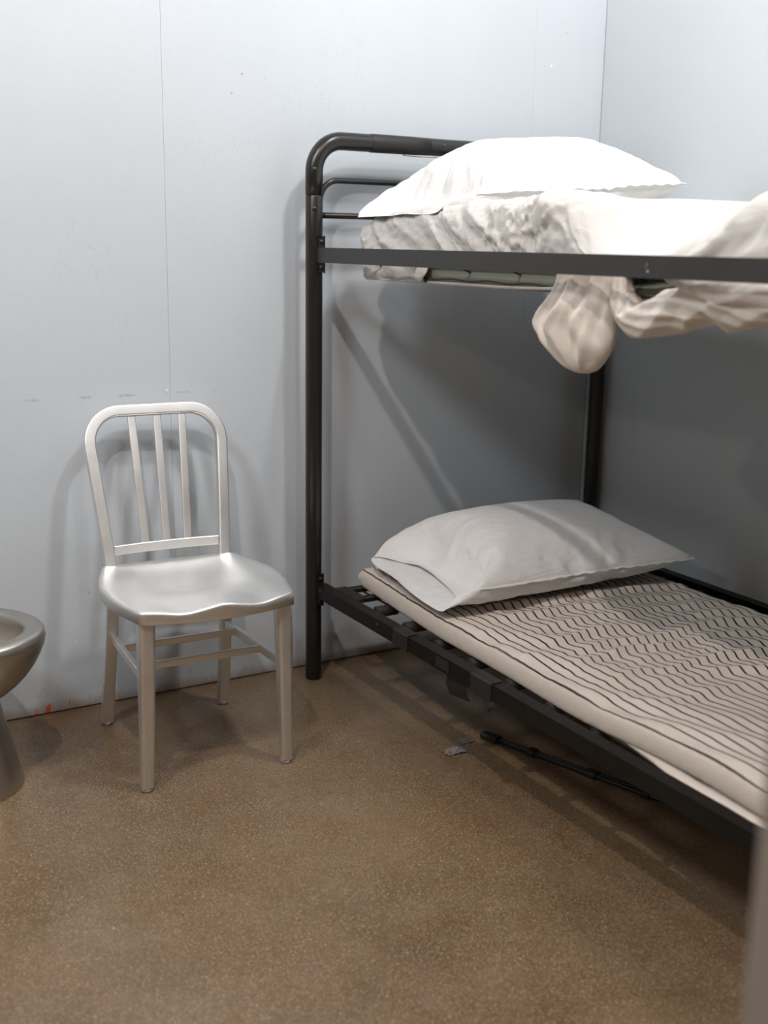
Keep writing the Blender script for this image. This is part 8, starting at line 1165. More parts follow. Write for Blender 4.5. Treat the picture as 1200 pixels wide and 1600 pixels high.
-2,-2,0,1,4,0,-6,1,0,1,0,0,-3,1,2,-3,0,1,-1,0,0,1,15,-1,0,0,1,1,0,0,3,-3,2,5,-4,0,4,3,-1,-2,3,1,-4,-4,2,4,-5,-1,3,5,-3,-3,5,1,-6,0,-1,0,0,0,-2,-3,1,6,0,0,0,-2,0,3,1,1,-2,0,-1,1,-1,0,1,-5,-1,2,5,0,-1,-2,0,0,4,-1,-3,0,0,0,
0,0,0,1,-1,-2,-1,0,1,0,1,2,-2,0,2,3,1,-3,-1,0,-1,0,0,0,1,0,-1,0,-1,1,-6,0,5,5,0,-5,0,0,0,-2,0,2,2,0,-1,-1,0,1,1,0,-2,1,0,0,1,0,-4,1,1,-3,0,2,-2,16,-2,0,-3,5,16,-2,0,0,0,0,1,4,-1,-3,-4,1,3,-1,0,0,0,0,1,2,0,-3,-8,3,4,-5,
-1,0,-7,0,0,-7,-5,-5,5,-1,3,3,0,2,3,-1,1,4,0,0,4,1,0,3,0,-1,5,1,-3,-3,0,2,2,0,-1,-4,1,2,-2,0,0,-3,0,0,-3,1,2,-7,-1,-3,2,-1,1,-3,0,-1,7,-2,2,4,0,0,4,-1,-1,2,0,0,3,1,-2,3,0,-4,-2,1,3,0,0,2,0,-1,-1,1,0,-2,-1,1,1,-1,0,2,0,0,
-1,1,0,0,1,0,-2,2,3,-15,]
CLOTH_B = [
37,99,14,19,4,-5,11,10,-1,-2,5,14,2,1,-15,0,9,13,6,14,-3,-3,11,-9,4,15,0,3,14,2,5,14,-3,-1,2,15,5,13,-5,4,12,8,2,13,-7,-8,8,-11,0,14,5,4,14,-4,-1,15,4,1,14,-2,4,14,6,6,11,-8,4,14,-1,0,11,10,4,8,13,-11,1,-10,-5,11,-10,-2,
14,-2,-2,13,8,1,13,-8,-5,14,3,3,14,-3,2,15,0,1,11,10,-4,11,-10,-5,5,13,-4,8,-12,-3,14,4,1,15,-5,-2,5,14,-11,11,-3,-7,13,2,7,6,-11,-7,14,-3,-19,3,5,5,-9,12,-5,11,3,-1,1,0,15,2,-14,1,-7,1,1,1,-2,-6,-5,-9,4,3,15,0,-1,1,1,0,
-4,0,0,-2,0,-1,0,-1,2,4,0,2,-10,-6,-6,-6,5,4,19,2,1,-3,-3,1,5,2,0,-4,1,0,-3,-2,0,-11,-3,-2,20,3,-3,-6,-1,-1,2,-1,5,-19,0,2,0,4,4,9,-1,0,8,-1,0,-14,-2,-2,19,4,-3,-13,-1,0,8,1,-2,-4,0,4,-7,-6,-3,18,5,10,-13,0,-1,-1,-1,-5,
7,2,-3,-3,-7,6,-16,1,1,2,0,0,0,-6,-1,25,-7,-11,0,8,14,-2,11,-9,6,-1,-2,-5,-4,1,9,1,-2,-4,5,14,5,-3,-1,-24,3,1,23,2,-4,-16,1,-1,6,-1,-2,-6,-8,-5,17,9,10,-10,-3,-5,-10,-3,0,-3,6,8,13,0,-1,2,-1,-3,-10,0,0,0,1,-1,6,-1,-2,-4,
2,1,5,-2,-3,2,-6,3,11,-1,-4,-26,1,1,2,5,8,18,0,0,1,2,1,-7,1,0,-1,-1,-1,0,0,-3,-2,0,-2,4,-4,1,9,-3,-1,2,7,3,-18,-3,-1,-4,2,7,8,-4,3,-6,-3,-2,19,2,2,-2,5,-2,-10,0,0,1,-9,6,-8,6,-7,15,2,0,-2,11,-9,6,-4,5,7,6,-4,-11,-11,-5,
-11,0,1,0,8,4,17,5,3,-8,0,0,0,-1,0,-1,0,3,6,-1,-3,1,0,0,-13,2,4,7,-4,-1,11,0,0,1,5,4,-9,-1,-3,-4,0,0,2,-3,0,-11,2,0,17,1,-2,-7,-3,8,-9,3,-5,7,0,0,1,-2,-1,11,1,1,-16,0,0,-1,0,0,0,1,2,7,1,0,1,-7,4,10,4,-2,-19,-3,1,-2,5,-4,
6,-1,3,8,0,1,2,-2,0,2,2,0,-12,-4,3,-5,3,0,10,0,0,1,0,-1,2,-1,-4,5,0,3,0,1,1,-3,14,-7,3,-1,0,3,-4,-6,-10,5,7,5,-1,4,8,1,-4,-14,-3,1,-5,2,2,17,1,0,-13,-3,-5,13,4,5,-3,-5,4,8,-1,0,1,6,2,-10,-2,-4,-11,2,-2,6,-2,6,10,2,-4,
-12,-2,-1,13,2,1,-14,-6,-2,17,6,-2,-13,0,2,-3,1,3,1,-5,2,-8,4,3,9,-1,-3,9,-2,0,3,1,-1,-2,-1,5,-16,3,-5,14,-5,4,5,5,-4,-14,-1,2,-3,-2,-2,-5,0,0,2,2,1,2,0,-1,15,-1,0,-1,1,0,-12,0,4,10,-2,-6,5,0,0,0,-1,7,-2,2,1,-3,13,-7,2,
-1,0,4,0,1,1,1,0,0,0,-2,-6,0,3,5,0,1,2,2,0,-13,-3,0,15,4,4,-10,-1,-2,2,0,-1,-6,0,1,3,-1,-3,-5,1,4,11,-1,1,-11,1,-2,9,0,3,3,-2,-3,1,1,-1,-2,1,1,-1,-2,2,3,-1,1,-16,1,6,12,-4,-5,10,6,-3,-8,-1,3,-10,2,-1,3,-2,0,-4,-1,-4,13,
2,5,-4,0,-4,-6,-2,4,11,0,1,-15,0,0,14,-1,0,3,-2,-1,2,4,3,-12,1,-1,3,-3,1,5,0,0,0,0,3,-2,0,1,-2,1,-2,2,0,-1,-1,15,-6,1,-2,-2,5,0,6,3,-1,2,1,1,-4,-4,-1,1,4,2,-3,-7,-1,1,3,2,1,-5,-1,0,2,2,2,-2,-1,-1,-1,1,0,-1,-1,2,3,0,-1,2,
0,0,-1,1,1,-1,-2,1,4,0,-1,2,0,-3,-2,1,2,-3,1,-1,-2,-2,3,6,-5,-2,6,3,3,-4,-3,2,3,6,-2,-7,0,1,-5,-3,0,9,3,4,-11,0,-4,5,-7,3,9,8,-5,-9,-2,2,5,1,3,-6,0,-1,-2,-1,-1,5,-1,1,4,1,2,-10,1,0,4,-4,-3,7,0,-3,1,2,5,-5,0,1,0,1,0,-3,
14,-4,1,-1,-4,3,-1,-1,-2,1,1,2,0,3,4,0,0,-3,-2,2,5,2,-2,-3,-1,0,2,0,1,0,3,3,-6,-1,1,3,1,-2,-7,-2,0,10,2,1,-5,-5,0,8,5,0,-9,-1,0,4,0,-1,0,-8,6,7,9,-5,-12,-5,1,9,1,0,-1,4,2,-4,-1,0,1,1,-3,-4,-7,2,11,-1,-1,0,6,1,-5,-6,-2,5,
7,6,-16,-2,-4,12,-1,1,0,-5,-1,4,2,0,0,4,1,-3,2,2,-7,0,-1,1,-4,-1,7,1,0,-1,-1,-4,1,3,9,-8,-1,-5,5,1,5,-4,1,-2,-2,15,-4,1,-2,-3,3,-2,5,6,-3,3,3,-1,2,0,5,-6,-3,-1,1,1,0,1,1,4,-2,-11,0,-1,-3,-1,1,-4,2,1,4,-2,2,9,-3,-1,3,-3,
0,3,2,0,-1,-1,1,1,-7,-2,2,12,5,-11,-6,-4,9,1,0,0,4,1,-4,-6,-1,5,1,0,-1,6,2,-5,-1,2,1,-3,-2,2,3,1,-3,-4,-1,4,-1,0,1,3,-2,-2,1,2,-1,-8,3,5,10,-1,-8,0,0,-2,-6,-2,7,-1,-1,2,-1,1,0,7,2,-7,-5,-5,6,6,8,-10,-1,-5,6,0,4,-2,0,1,
-2,2,-2,-3,16,-3,1,-2,-3,0,0,-1,-2,0,1,2,0,1,5,-7,7,8,7,-7,-7,-2,1,1,-7,3,7,-3,1,0,1,-1,0,0,0,1,1,0,-1,10,0,-8,0,0,0,0,1,-1,-13,-4,8,3,1,1,1,0,0,4,3,-2,-2,1,1,-5,0,1,11,-1,-6,1,-1,-4,1,0,-3,-9,0,12,8,1,-6,-5,0,5,-2,0,1,
1,0,0,1,0,-1,4,4,-7,-5,-1,7,1,-1,0,-1,0,1,6,1,-8,-1,0,2,-2,-1,3,0,0,0,2,3,-3,-6,-4,6,6,5,-8,1,0,-2,0,1,0,1,-4,-3,15,-3,0,0,-1,1,-1,2,4,-5,0,7,2,-2,-3,2,-1,-3,-4,5,6,-5,2,2,8,-3,-5,-3,-1,4,0,0,-1,0,0,0,0,0,0,-9,1,4,2,0,
-1,5,-1,-2,2,1,1,2,0,-4,-13,0,5,13,-2,-5,-12,4,5,9,-1,-2,-5,2,2,-1,0,1,6,-2,-2,1,0,-2,-1,1,1,-4,-3,2,3,1,-1,2,1,-2,-1,1,1,-6,-3,2,10,1,-5,-9,3,5,8,-1,-5,-1,1,2,-1,-2,2,4,1,-5,-10,-5,6,0,1,-1,9,4,-5,-6,-3,5,4,3,-2,5,2,-9,
0,-1,-2,15,-2,1,0,-1,0,-1,0,6,-2,-1,2,-6,4,6,-3,1,0,-1,1,0,8,-5,-3,-1,1,1,-1,0,0,-1,1,1,-5,0,1,-2,0,1,9,0,-4,-2,0,2,1,0,0,0,0,-1,-1,0,1,4,2,-3,-12,2,4,10,-1,-2,-10,1,3,1,-1,-1,10,-3,-3,-7,2,3,9,1,-5,-10,-4,5,6,3,-2,-6,
-3,2,9,0,-4,-5,2,4,6,3,-4,-9,-1,4,9,-2,-5,-5,1,4,3,0,-2,1,2,-3,-3,-1,4,-2,-2,1,4,2,-2,-2,-1,1,8,2,-11,0,-1,-4,-1,1,1,1,-2,1,16,-1,0,0,0,0,-4,-3,8,2,1,-1,0,-1,-3,0,1,3,-5,1,6,-4,4,2,-3,1,0,11,-1,-7,-8,-3,7,6,-1,-3,-4,0,2,
-5,1,2,7,-2,-3,-2,0,0,4,3,-3,0,0,1,-2,0,1,-1,0,1,-6,2,2,10,-2,-5,-4,1,4,-4,2,1,7,-4,-5,-8,0,5,7,3,-3,-6,-4,3,3,2,-1,-1,1,0,-5,-1,1,3,0,0,6,2,-3,-4,2,2,6,-2,-5,-9,-3,7,5,1,-2,-5,-3,1,11,6,-8,1,0,-5,-1,0,5,-2,0,2,1,0,-1,3,
-2,-6,-1,1,-1,15,-1,0,0,2,0,1,-1,0,-1,-1,2,-3,-1,8,-3,0,2,5,-1,-7,-1,0,3,-5,1,5,2,-1,-1,4,3,-4,-9,-1,6,7,0,-4,-1,0,0,-9,1,5,4,-1,0,0,-1,0,0,1,-1,1,-1,0,6,1,-5,-3,0,3,-2,1,1,-1,0,0,4,-3,-2,-7,4,4,8,0,-4,-7,-3,4,5,4,-3,0,
-1,0,-6,0,3,6,0,-4,2,0,-2,2,-1,-2,-1,0,2,-3,2,3,-3,-2,1,-4,-1,2,7,4,-3,0,1,-1,4,-2,-4,1,0,-7,-2,1,7,2,-2,-8,0,-1,0,1,1,1,16,-1,1,0,1,-1,-1,1,-1,0,-2,3,0,2,-3,1,-1,3,-7,-2,11,-1,1,0,5,-1,-5,-8,3,7,6,-1,-5,-1,-1,2,0,-1,-1,
2,0,0,-2,0,1,-8,2,3,9,0,-4,1,0,0,-1,0,0,-2,0,1,5,0,-5,-6,0,7,6,-1,-7,-9,4,6,8,-4,-4,-9,-1,5,7,4,-4,-3,-3,3,5,2,-4,1,0,-3,-5,0,7,-2,0,1,-1,1,1,-1,0,-1,3,-1,-1,1,1,0,3,1,-4,2,0,-4,1,-2,-2,-4,2,7,4,-1,-5,0,0,-2,1,-1,-1,-1,
-3,-4,0,3,3,15,-1,0,0,1,1,1,-1,1,0,1,-2,0,-1,2,-2,-2,3,2,2,-3,-4,-1,7,1,0,1,-3,-1,1,-3,1,3,9,2,-10,-7,-1,9,-1,0,0,6,1,-6,-3,-2,4,-6,1,3,2,0,-1,7,0,-6,0,0,0,-4,0,5,3,1,-3,0,-1,-1,-2,0,4,-7,4,3,10,0,-9,-5,-4,7,5,2,-7,-2,0,
3,2,0,-1,-1,0,0,2,-1,-4,-1,0,1,-4,-1,7,-6,1,3,11,1,-13,0,0,-1,0,0,1,0,2,3,-1,0,0,0,-1,0,2,0,-5,-1,-4,-2,1,3,3,0,0,-1,16,-1,1,0,0,0,-1,2,-2,0,-2,2,0,-1,4,1,2,-4,-1,0,1,0,-3,2,-5,1,6,4,1,-2,0,0,-2,-1,0,1,1,0,0,1,0,-3,-2,0,
4,1,1,0,1,-1,-3,-1,0,3,-4,1,3,2,0,-1,3,0,-4,-2,-1,2,0,1,1,1,1,-3,-3,0,5,0,0,0,1,0,-1,2,1,-3,-1,-1,1,0,-1,-1,1,1,0,0,0,0,-3,0,4,3,1,-3,2,-2,-5,-2,2,3,-1,0,3,0,0,-1,0,0,1,3,-1,-6,-2,2,2,1,-5,-5,0,2,1,0,-1,-2,0,1,1,15,1,0,
0,1,-3,1,-1,2,-1,1,-1,0,-2,2,0,-1,1,0,-2,3,1,3,-4,0,0,0,-2,-2,5,1,-1,-2,-3,1,7,2,1,-4,-1,0,2,-2,-1,3,3,1,-7,-1,0,4,1,0,-2,-1,0,2,1,0,-1,-3,0,3,4,0,-6,-3,1,6,-2,-1,2,4,-1,-6,-4,2,5,2,3,-3,2,-2,-1,0,0,1,0,0,-1,1,0,-4,-3,1,
6,4,-1,-7,-1,0,-1,-3,2,8,0,0,0,4,-2,-7,0,0,1,-1,0,0,0,0,0,1,-1,-2,0,0,-2,0,2,3,0,0,0,0,-1,-1,16,-1,0,-1,2,1,0,-2,0,1,0,1,0,0,-1,0,1,0,-1,1,-1,0,-2,3,0,0,-1,0,-1,2,-1,1,3,1,0,-2,0,0,-1,-1,0,3,0,0,0,0,0,1,1,1,-3,0,0,-1,0,
-1,3,-3,0,2,3,0,-5,-2,1,3,-3,-1,5,2,1,-3,0,0,0,-4,-1,5,7,0,-10,-2,2,3,0,0,0,-1,1,3,1,-1,-2,2,0,-5,-1,1,3,-1,0,2,2,0,-5,1,-2,-2,-3,2,6,1,0,-2,1,-2,-5,0,-1,-1,0,1,0,0,1,3,0,-1,-3,0,0,1,0,0,0,15,1,0,1,0,-1,0,0,1,-1,1,-1,0,
0,0,0,-3,4,1,0,-2,-1,1,1,1,-1,-1,-1,2,-2,-2,-3,8,0,0,0,0,1,1,0,-1,1,3,1,-7,-1,0,1,-2,0,4,0,0,2,1,0,-3,1,0,-3,-2,0,6,-1,0,2,3,1,-8,1,0,0,-6,-1,9,4,1,-6,1,0,1,-3,0,4,2,1,-5,1,-1,-3,1,1,1,-2,0,4,-1,0,1,3,-1,-8,0,0,2,-1,1,0,
0,0,-1,1,-2,-3,0,2,3,0,0,0,0,-2,-2,-1,-1,-3,1,2,3,-1,-1,-2,1,0,2,15,0,0,0,-2,2,0,3,-3,1,-2,1,0,0,1,-1,1,-1,0,0,1,1,-1,0,-1,0,3,1,0,-1,0,3,-4,-1,-2,4,1,0,-2,-1,0,1,0,0,1,-1,0,2,2,0,-3,-1,-1,1,0,1,-2,-1,0,6,1,0,-5,0,0,1,
-1,0,5,0,-1,-2,1,2,-2,1,0,-2,-4,1,6,3,-2,-7,1,0,0,-2,1,6,-1,0,0,1,0,-2,1,-1,-6,0,1,5,0,-1,-2,0,2,2,1,-1,-2,-1,1,1,0,-2,-3,0,-2,-3,0,1,1,1,0,1,-1,-1,-1,1,4,5,-1,-2,-3,16,1,0,0,1,-1,-1,-3,3,0,2,-2,0,0,-1,1,-2,2,-1,0,1,0,2,
-3,0,-1,2,0,1,-2,0,-1,0,1,1,0,-1,-2,4,1,2,-4,-1,-1,6,1,0,-3,-1,-1,3,1,1,-4,-1,0,3,1,0,-4,-1,-1,6,-1,0,0,0,0,-1,0,1,2,2,0,-7,-1,0,3,1,0,-1,-1,1,1,0,0,0,0,0,0,1,-1,-3,0,-1,-2,-1,1,6,0,-1,-5,0,1,0,0,-1,1,0,1,1,0,-1,-2,0,0,
-1,0,2,3,0,-3,-3,0,3,4,0,2,2,0,-3,-4,0,-1,-1,15,2,-1,0,-1,0,1,-1,1,0,-1,2,-1,0,0,0,3,-3,1,0,-1,0,-3,4,0,2,-3,0,-2,4,-1,0,1,0,1,-4,0,0,1,0,-1,1,0,0,0,0,0,1,0,1,-4,0,0,4,1,0,-3,-1,0,3,0,1,-4,1,-1,3,0,0,-2,-1,0,1,0,0,2,0,0,
2,0,-1,-5,0,1,5,0,0,-2,1,0,-1,-1,0,-1,0,1,4,1,-1,-5,0,1,3,0,0,-1,0,0,-1,0,-1,-1,0,1,2,0,0,1,0,-2,-4,0,2,3,0,-1,-3,-1,0,1,0,-3,-2,1,1,1,16,1,0,-1,-2,1,0,3,-3,0,0,0,1,-1,1,-1,-3,3,0,1,-1,0,1,-1,0,0,1,0,1,-3,1,-1,3,0,-1,-1,
0,2,-1,0,-1,2,-1,0,-1,1,0,-2,0,0,3,0,0,-2,-1,0,3,0,0,-2,0,-1,4,0,1,-5,0,0,4,1,0,-4,-1,0,4,0,0,-2,1,1,2,-1,0,0,0,0,1,0,-1,-5,0,1,3,0,0,-1,0,0,0,0,0,0,0,-1,-1,0,0,2,0,-1,-4,0,0,0,0,1,2,0,1,2,0,0,-1,0,-1,-1,1,0,0,0,2,1,-1,
-4,-2,15,4,-2,1,-3,2,-1,-2,3,0,-1,-1,0,1,0,1,1,-1,0,0,0,0,0,-1,-1,-1,2,0,0,1,0,1,-4,0,0,4,0,-1,0,0,1,0,1,0,-1,-1,0,1,0,0,1,0,0,-3,1,0,0,0,0,0,0,1,-3,0,-1,3,0,0,-3,-1,0,6,1,0,-5,0,0,0,-1,0,4,1,0,-4,0,0,1,0,0,1,0,0,2,0,-1,
-3,0,1,2,0,-1,-2,0,1,0,0,0,0,0,1,2,0,0,0,0,-2,-4,0,1,2,0,-1,-1,-1,2,3,0,-1,-2,0,-1,-1,0,-3,0,15,-1,1,0,5,-3,1,-3,1,-1,2,-1,1,-2,1,-1,1,-1,0,-3,4,0,2,-3,1,-1,0,0,-1,2,0,1,1,0,0,-3,0,0,1,-1,0,-1,0,0,-1,0,0,5,0,0,-4,0,0,4,
0,0,-3,0,-1,3,0,0,-1,0,1,0,0,0,-2,0,0,-1,0,0,2,0,0,0,0,0,-3,0,0,3,0,-1,-2,0,1,3,0,0,-4,0,1,3,0,-1,0,0,1,0,0,-1,0,0,0,-3,0,0,2,0,-1,-1,0,1,0,0,0,1,0,1,0,1,-3,-2,0,1,1,0,0,1,-1,1,0,16,1,0,-1,-5,3,0,6,-5,1,-3,3,-1,3,-3,1,
-3,3,0,1,-1,0,0,1,-1,0,0,0,1,-1,0,-1,-1,0,0,3,0,0,-3,1,-1,2,0,1,1,0,0,-4,0,0,3,0,0,-2,0,-1,4,0,1,-3,0,0,3,0,0,-3,0,0,0,0,0,-1,0,0,3,0,0,-3,0,0,2,0,0,-2,0,1,2,0,-1,-3,0,0,4,0,0,-2,0,1,0,0,-2,-1,0,1,0,0,0,3,0,-1,-3,0,1,0,
0,0,3,-1,-1,-4,0,-1,0,0,3,3,0,-2,-2,0,1,1,0,4,0,15,-3,1,0,3,-1,1,-1,1,-1,0,0,0,-1,1,0,4,-4,0,0,0,0,-3,4,1,2,-3,0,-1,0,0,0,2,-1,0,-2,0,0,3,0,1,-2,0,-1,0,0,0,1,0,0,0,0,0,1,0,0,-3,0,0,3,0,0,-2,0,0,-1,0,0,4,0,0,0,0,0,-5,0,0,
4,0,0,-3,0,0,3,0,-1,-3,0,1,3,0,0,-1,0,0,0,0,-1,-1,0,2,1,0,-1,0,0,0,-2,0,1,2,0,-1,0,0,1,-1,1,0,1,0,-1,-1,0,1,0,0,-3,-2,-1,0,-1,1,2,3,15,-3,1,1,2,0,-1,-1,1,0,4,-4,1,0,0,-1,-3,3,0,0,0,0,3,-3,0,-3,5,0,1,-2,0,0,0,1,0,-2,0,0,
1,0,0,0,0,0,-2,0,0,3,0,0,-1,0,0,-2,0,0,3,0,0,-2,0,0,1,0,0,0,0,0,-2,0,0,1,0,0,3,0,0,-4,0,0,4,0,0,-1,0,1,1,0,-1,-2,0,0,0,0,-1,-2,0,1,1,0,-1,0,0,0,0,0,0,0,0,1,1,-1,0,-2,0,-2,0,0,2,3,0,1,0,0,-1,-1,0,2,1,1,0,1,-1,-1,-2,15,-1,
1,0,1,-2,0,1,0,1,0,0,-1,-2,2,1,2,-2,0,1,-1,0,-3,3,0,1,-2,0,1,-1,0,-1,2,-1,1,0,0,-1,0,0,0,0,0,0,2,0,0,-3,0,0,2,0,0,1,0,1,-3,0,-1,2,0,0,-2,0,0,3,0,0,-1,0,0,-3,0,0,1,0,0,3,0,0,-4,0,0,2,0,-1,-1,0,1,0,0,0,1,0,0,0,0,0,-1,0,0,
1,0,1,2,0,0,0,0,-1,-2,1,0,1,0,1,0,0,-1,-2,0,1,2,0,-1,-1,-1,0,0,0,-1,-1,1,1,1,16,0,0,0,2,-1,-1,1,-2,0,-2,3,0,1,-2,0,-3,4,0,-1,0,0,3,-4,0,1,-1,0,-3,4,0,1,-3,1,-1,4,0,2,-3,0,-2,3,0,1,-2,0,0,1,0,0,-1,0,0,0,0,-1,2,0,1,-3,0,0,
2,0,0,-3,0,0,1,0,0,1,0,0,1,0,0,-1,0,0,0,0,0,-2,0,1,4,0,0,0,0,-1,-4,-1,1,4,0,0,1,0,0,-1,0,-1,-3,0,0,-1,1,0,1,-1,0,1,0,0,-1,0,0,1,0,-2,-2,0,1,1,1,-1,-1,0,3,3,-1,-1,-1,15,0,1,0,-1,1,1,1,-2,0,-2,2,0,2,-2,0,0,-1,0,0,1,0,-1,2,
0,0,-2,-1,2,-1,0,-1,3,0,0,-2,0,-1,2,0,1,-2,0,0,1,0,0,-1,0,0,-1,0,0,2,0,0,0,0,0,-1,0,0,0,0,0,0,0,0,1,0,0,1,0,0,-4,0,0,0,0,0,4,0,0,-1,0,0,-4,0,-1,1,0,1,4,1,0,-3,0,0,0,0,0,1,0,0,2,0,0,0,-1,-1,-3,1,0,0,0,1,2,0,-2,-4,0,2,2,0,
0,1,-1,2,1,0,-3,-3,1,1,2,16,1,-1,-1,1,-1,0,-2,3,0,-1,-1,0,1,0,0,1,0,0,0,-1,0,0,-1,0,-2,5,1,1,-3,0,0,0,0,0,2,0,0,-3,0,1,-1,0,-1,3,0,0,-1,0,0,1,0,0,-1,0,0,0,0,0,0,0,0,-1,0,0,3,0,0,-2,0,0,1,-1,0,1,1,0,-1,0,0,-1,0,0,-1,-1,0,
2,0,1,0,0,-1,-3,0,0,3,0,-1,-2,0,1,1,0,0,-2,0,0,1,0,1,2,0,0,0,0,-1,-2,0,1,2,0,0,1,0,-3,-5,1,1,3,0,1,0,-1,0,-1,15,2,-1,1,-1,0,0,-3,3,0,2,-1,0,0,-1,0,1,-2,0,-1,3,-1,0,-1,0,0,0,0,0,0,0,0,-2,0,0,2,0,0,1,0,-1,1,0,1,-3,0,0,2,0,
0,-1,0,-1,1,0,1,-3,0,0,4,0,0,0,0,0,-3,0,0,3,0,0,-4,1,0,2,-1,0,1,0,0,-1,0,0,1,1,0,0,0,0,0,0,0,0,0,0,0,0,1,1,0,-1,-3,0,-1,0,0,1,1,0,-2,-3,0,0,0,0,0,0,0,1,1,-1,1,2,0,0,0,0,0,-1,0,2,3,1,-2,-2,15,1,-1,0,-2,2,0,3,-2,0,-3,2,0,
0,1,0,-1,1,0,3,-5,1,0,2,0,-1,1,0,-1,0,0,1,1,0,0,-3,0,0,2,0,1,-2,0,-1,0,0,0,0,0,0,2,0,1,-2,0,-1,2,0,0,-2,-1,0,0,1,0,3,0,0,-2,0,0,0,-1,0,-2,0,0,0,0,0,-1,0,0,1,0,0,1,0,0,2,0,1,1,0,-1,-5,0,-1,1,0,1,3,0,1,1,0,-2,-4,0,1,2,0,1,
1,0,0,1,0,0,1,1,-1,-3,0,1,1,0,-2,-2,0,0,0,-1,1,1,16,3,-2,0,0,0,0,-5,3,-1,4,-3,0,-4,4,0,1,-1,0,-1,2,0,1,-2,0,1,-1,0,0,2,0,0,-3,0,0,2,0,0,-3,0,-1,3,0,1,0,0,0,0,0,0,-2,0,0,2,0,1,-2,0,-1,2,1,0,0,-1,0,-3,0,0,1,0,0,3,1,0,0,0,
0,-1,0,0,-1,0,0,1,0,0,0,0,0,-2,0,-1,-1,0,1,4,0,1,-1,0,-1,-2,0,0,1,0,1,1,0,0,1,0,-1,-3,-1,0,0,0,0,1,0,-1,-2,0,0,1,0,3,3,0,-2,-2,1,-1,-1,15,-3,2,0,0,0,0,6,-5,1,-2,2,0,-1,1,0,2,-2,0,-2,2,0,-1,2,0,2,-3,0,-2,2,0,0,1,0,1,-2,0,
0,1,0,1,-2,0,-1,0,0,0,1,0,0,1,0,0,-3,0,-1,3,0,1,-2,-1,0,1,1,0,0,-1,0,1,0,0,-1,0,0,-1,0,0,1,0,0,2,0,0,-3,0,0,-1,0,0,0,0,1,4,0,-1,-3,0,0,1,0,-1,-1,0,1,0,0,-1,0,0,1,0,0,1,3,1,0,0,0,-1,-3,0,1,2,0,0,0,0,-2,-2,-1,-2,-2,0,3,3,
15,0,0,0,3,-2,0,-3,3,0,-3,1,0,5,-4,0,-3,3,0,2,-2,0,-1,0,0,-1,2,0,1,-2,0,1,-1,0,-1,0,0,1,0,0,-1,3,0,0,0,0,0,-3,0,0,2,0,0,0,0,0,1,0,0,0,1,0,-2,-1,0,3,1,0,-3,0,0,0,0,0,2,0,0,0,0,0,-1,0,0,2,0,0,-1,0,0,1,0,0,-3,0,0,0,0,0,0,0,
1,2,0,-1,-2,0,1,2,-1,0,0,0,-2,-2,0,1,0,0,0,0,0,1,2,0,0,0,0,-2,-2,1,2,1,-1,-4,-2,16,0,0,-1,-3,2,0,0,0,0,6,-3,0,-5,3,0,3,-3,0,-2,2,1,2,-3,0,0,0,0,0,2,0,-1,1,0,0,0,0,-1,0,0,1,-3,0,0,1,0,0,1,0,0,0,0,0,2,-1,0,-2,1,0,-1,-1,0,
2,0,0,-2,1,0,2,-1,0,0,0,0,0,0,0,-2,0,0,2,0,0,-3,0,0,2,0,0,-2,0,0,1,0,0,0,0,-1,1,0,0,-2,0,1,2,0,-1,-2,1,1,2,0,1,2,0,-2,-3,0,1,2,0,-2,-3,-1,0,0,0,3,3,0,-1,0,1,-1,-1,15,1,0,1,1,-2,0,-2,2,0,-1,1,0,0,0,0,-1,1,0,1,-1,-1,1,-1,
0,-1,0,0,1,-2,0,0,1,0,0,1,0,1,-1,0,-1,2,0,1,-3,0,0,1,0,-1,-1,0,0,0,1,0,2,-1,0,2,1,0,-1,0,0,0,-1,0,-2,1,0,-1,0,0,0,0,0,3,0,0,-3,0,0,4,0,0,-2,0,0,1,0,-1,-1,0,1,0,0,0,-1,0,0,0,0,0,1,0,1,1,-1,-2,-2,0,1,0,0,1,3,0,-1,-3,0,1,2,
1,0,0,0,-2,-3,0,2,2,-1,-1,0,15,3,-2,0,-4,3,0,2,-2,0,-3,2,0,2,-1,0,1,-1,1,0,0,0,-1,2,0,1,-2,0,-1,2,0,0,0,0,0,-2,0,0,1,0,0,-1,0,0,1,0,-1,1,0,1,0,0,0,1,-1,1,-3,0,0,-1,0,-1,1,0,0,-1,0,0,1,0,0,3,0,0,0,0,0,-2,0,0,2,0,0,-4,0,0,
3,0,0,-1,0,0,-2,0,0,2,0,0,-2,0,0,1,0,0,0,0,0,1,1,1,1,0,-1,-1,0,0,-1,0,1,3,0,-1,-3,-1,0,0,0,2,3,0,-2,-2,0,3,1,15,-4,2,0,1,0,0,0,0,0,3,-3,1,1,-1,0,-2,3,-1,1,-2,0,-1,2,0,1,0,0,0,-1,0,1,-3,0,-1,2,0,0,-1,0,1,0,0,-1,1,0,1,0,0,
-1,1,0,0,-2,1,0,2,0,-1,2,0,1,-2,0,0,1,0,0,0,0,0,-3,0,0,1,0,0,0,0,0,1,0,0,3,0,0,-3,0,-1,-2,0,1,3,0,-1,-2,0,1,3,0,1,0,0,-2,-4,0,1,2,-1,-1,-2,0,1,0,0,0,2,0,-1,-2,0,2,4,1,1,0,-1,-4,-3,0,0,-1,1,3,2,15,-2,2,0,3,-3,1,-2,2,0,0,
0,-1,0,0,0,1,-2,0,0,1,0,1,-2,1,-1,1,0,0,0,0,0,0,0,1,1,0,-1,0,0,-1,1,0,1,2,0,-1,-1,0,1,-4,0,0,3,-1,0,-3,0,0,1,0,0,-1,0,0,0,0,0,0,0,0,1,0,0,-1,0,1,3,0,-1,-3,0,0,1,0,0,-1,0,0,2,0,0,-2,0,1,3,0,-1,-2,0,-1,0,0,1,1,0,0,-1,1,0,
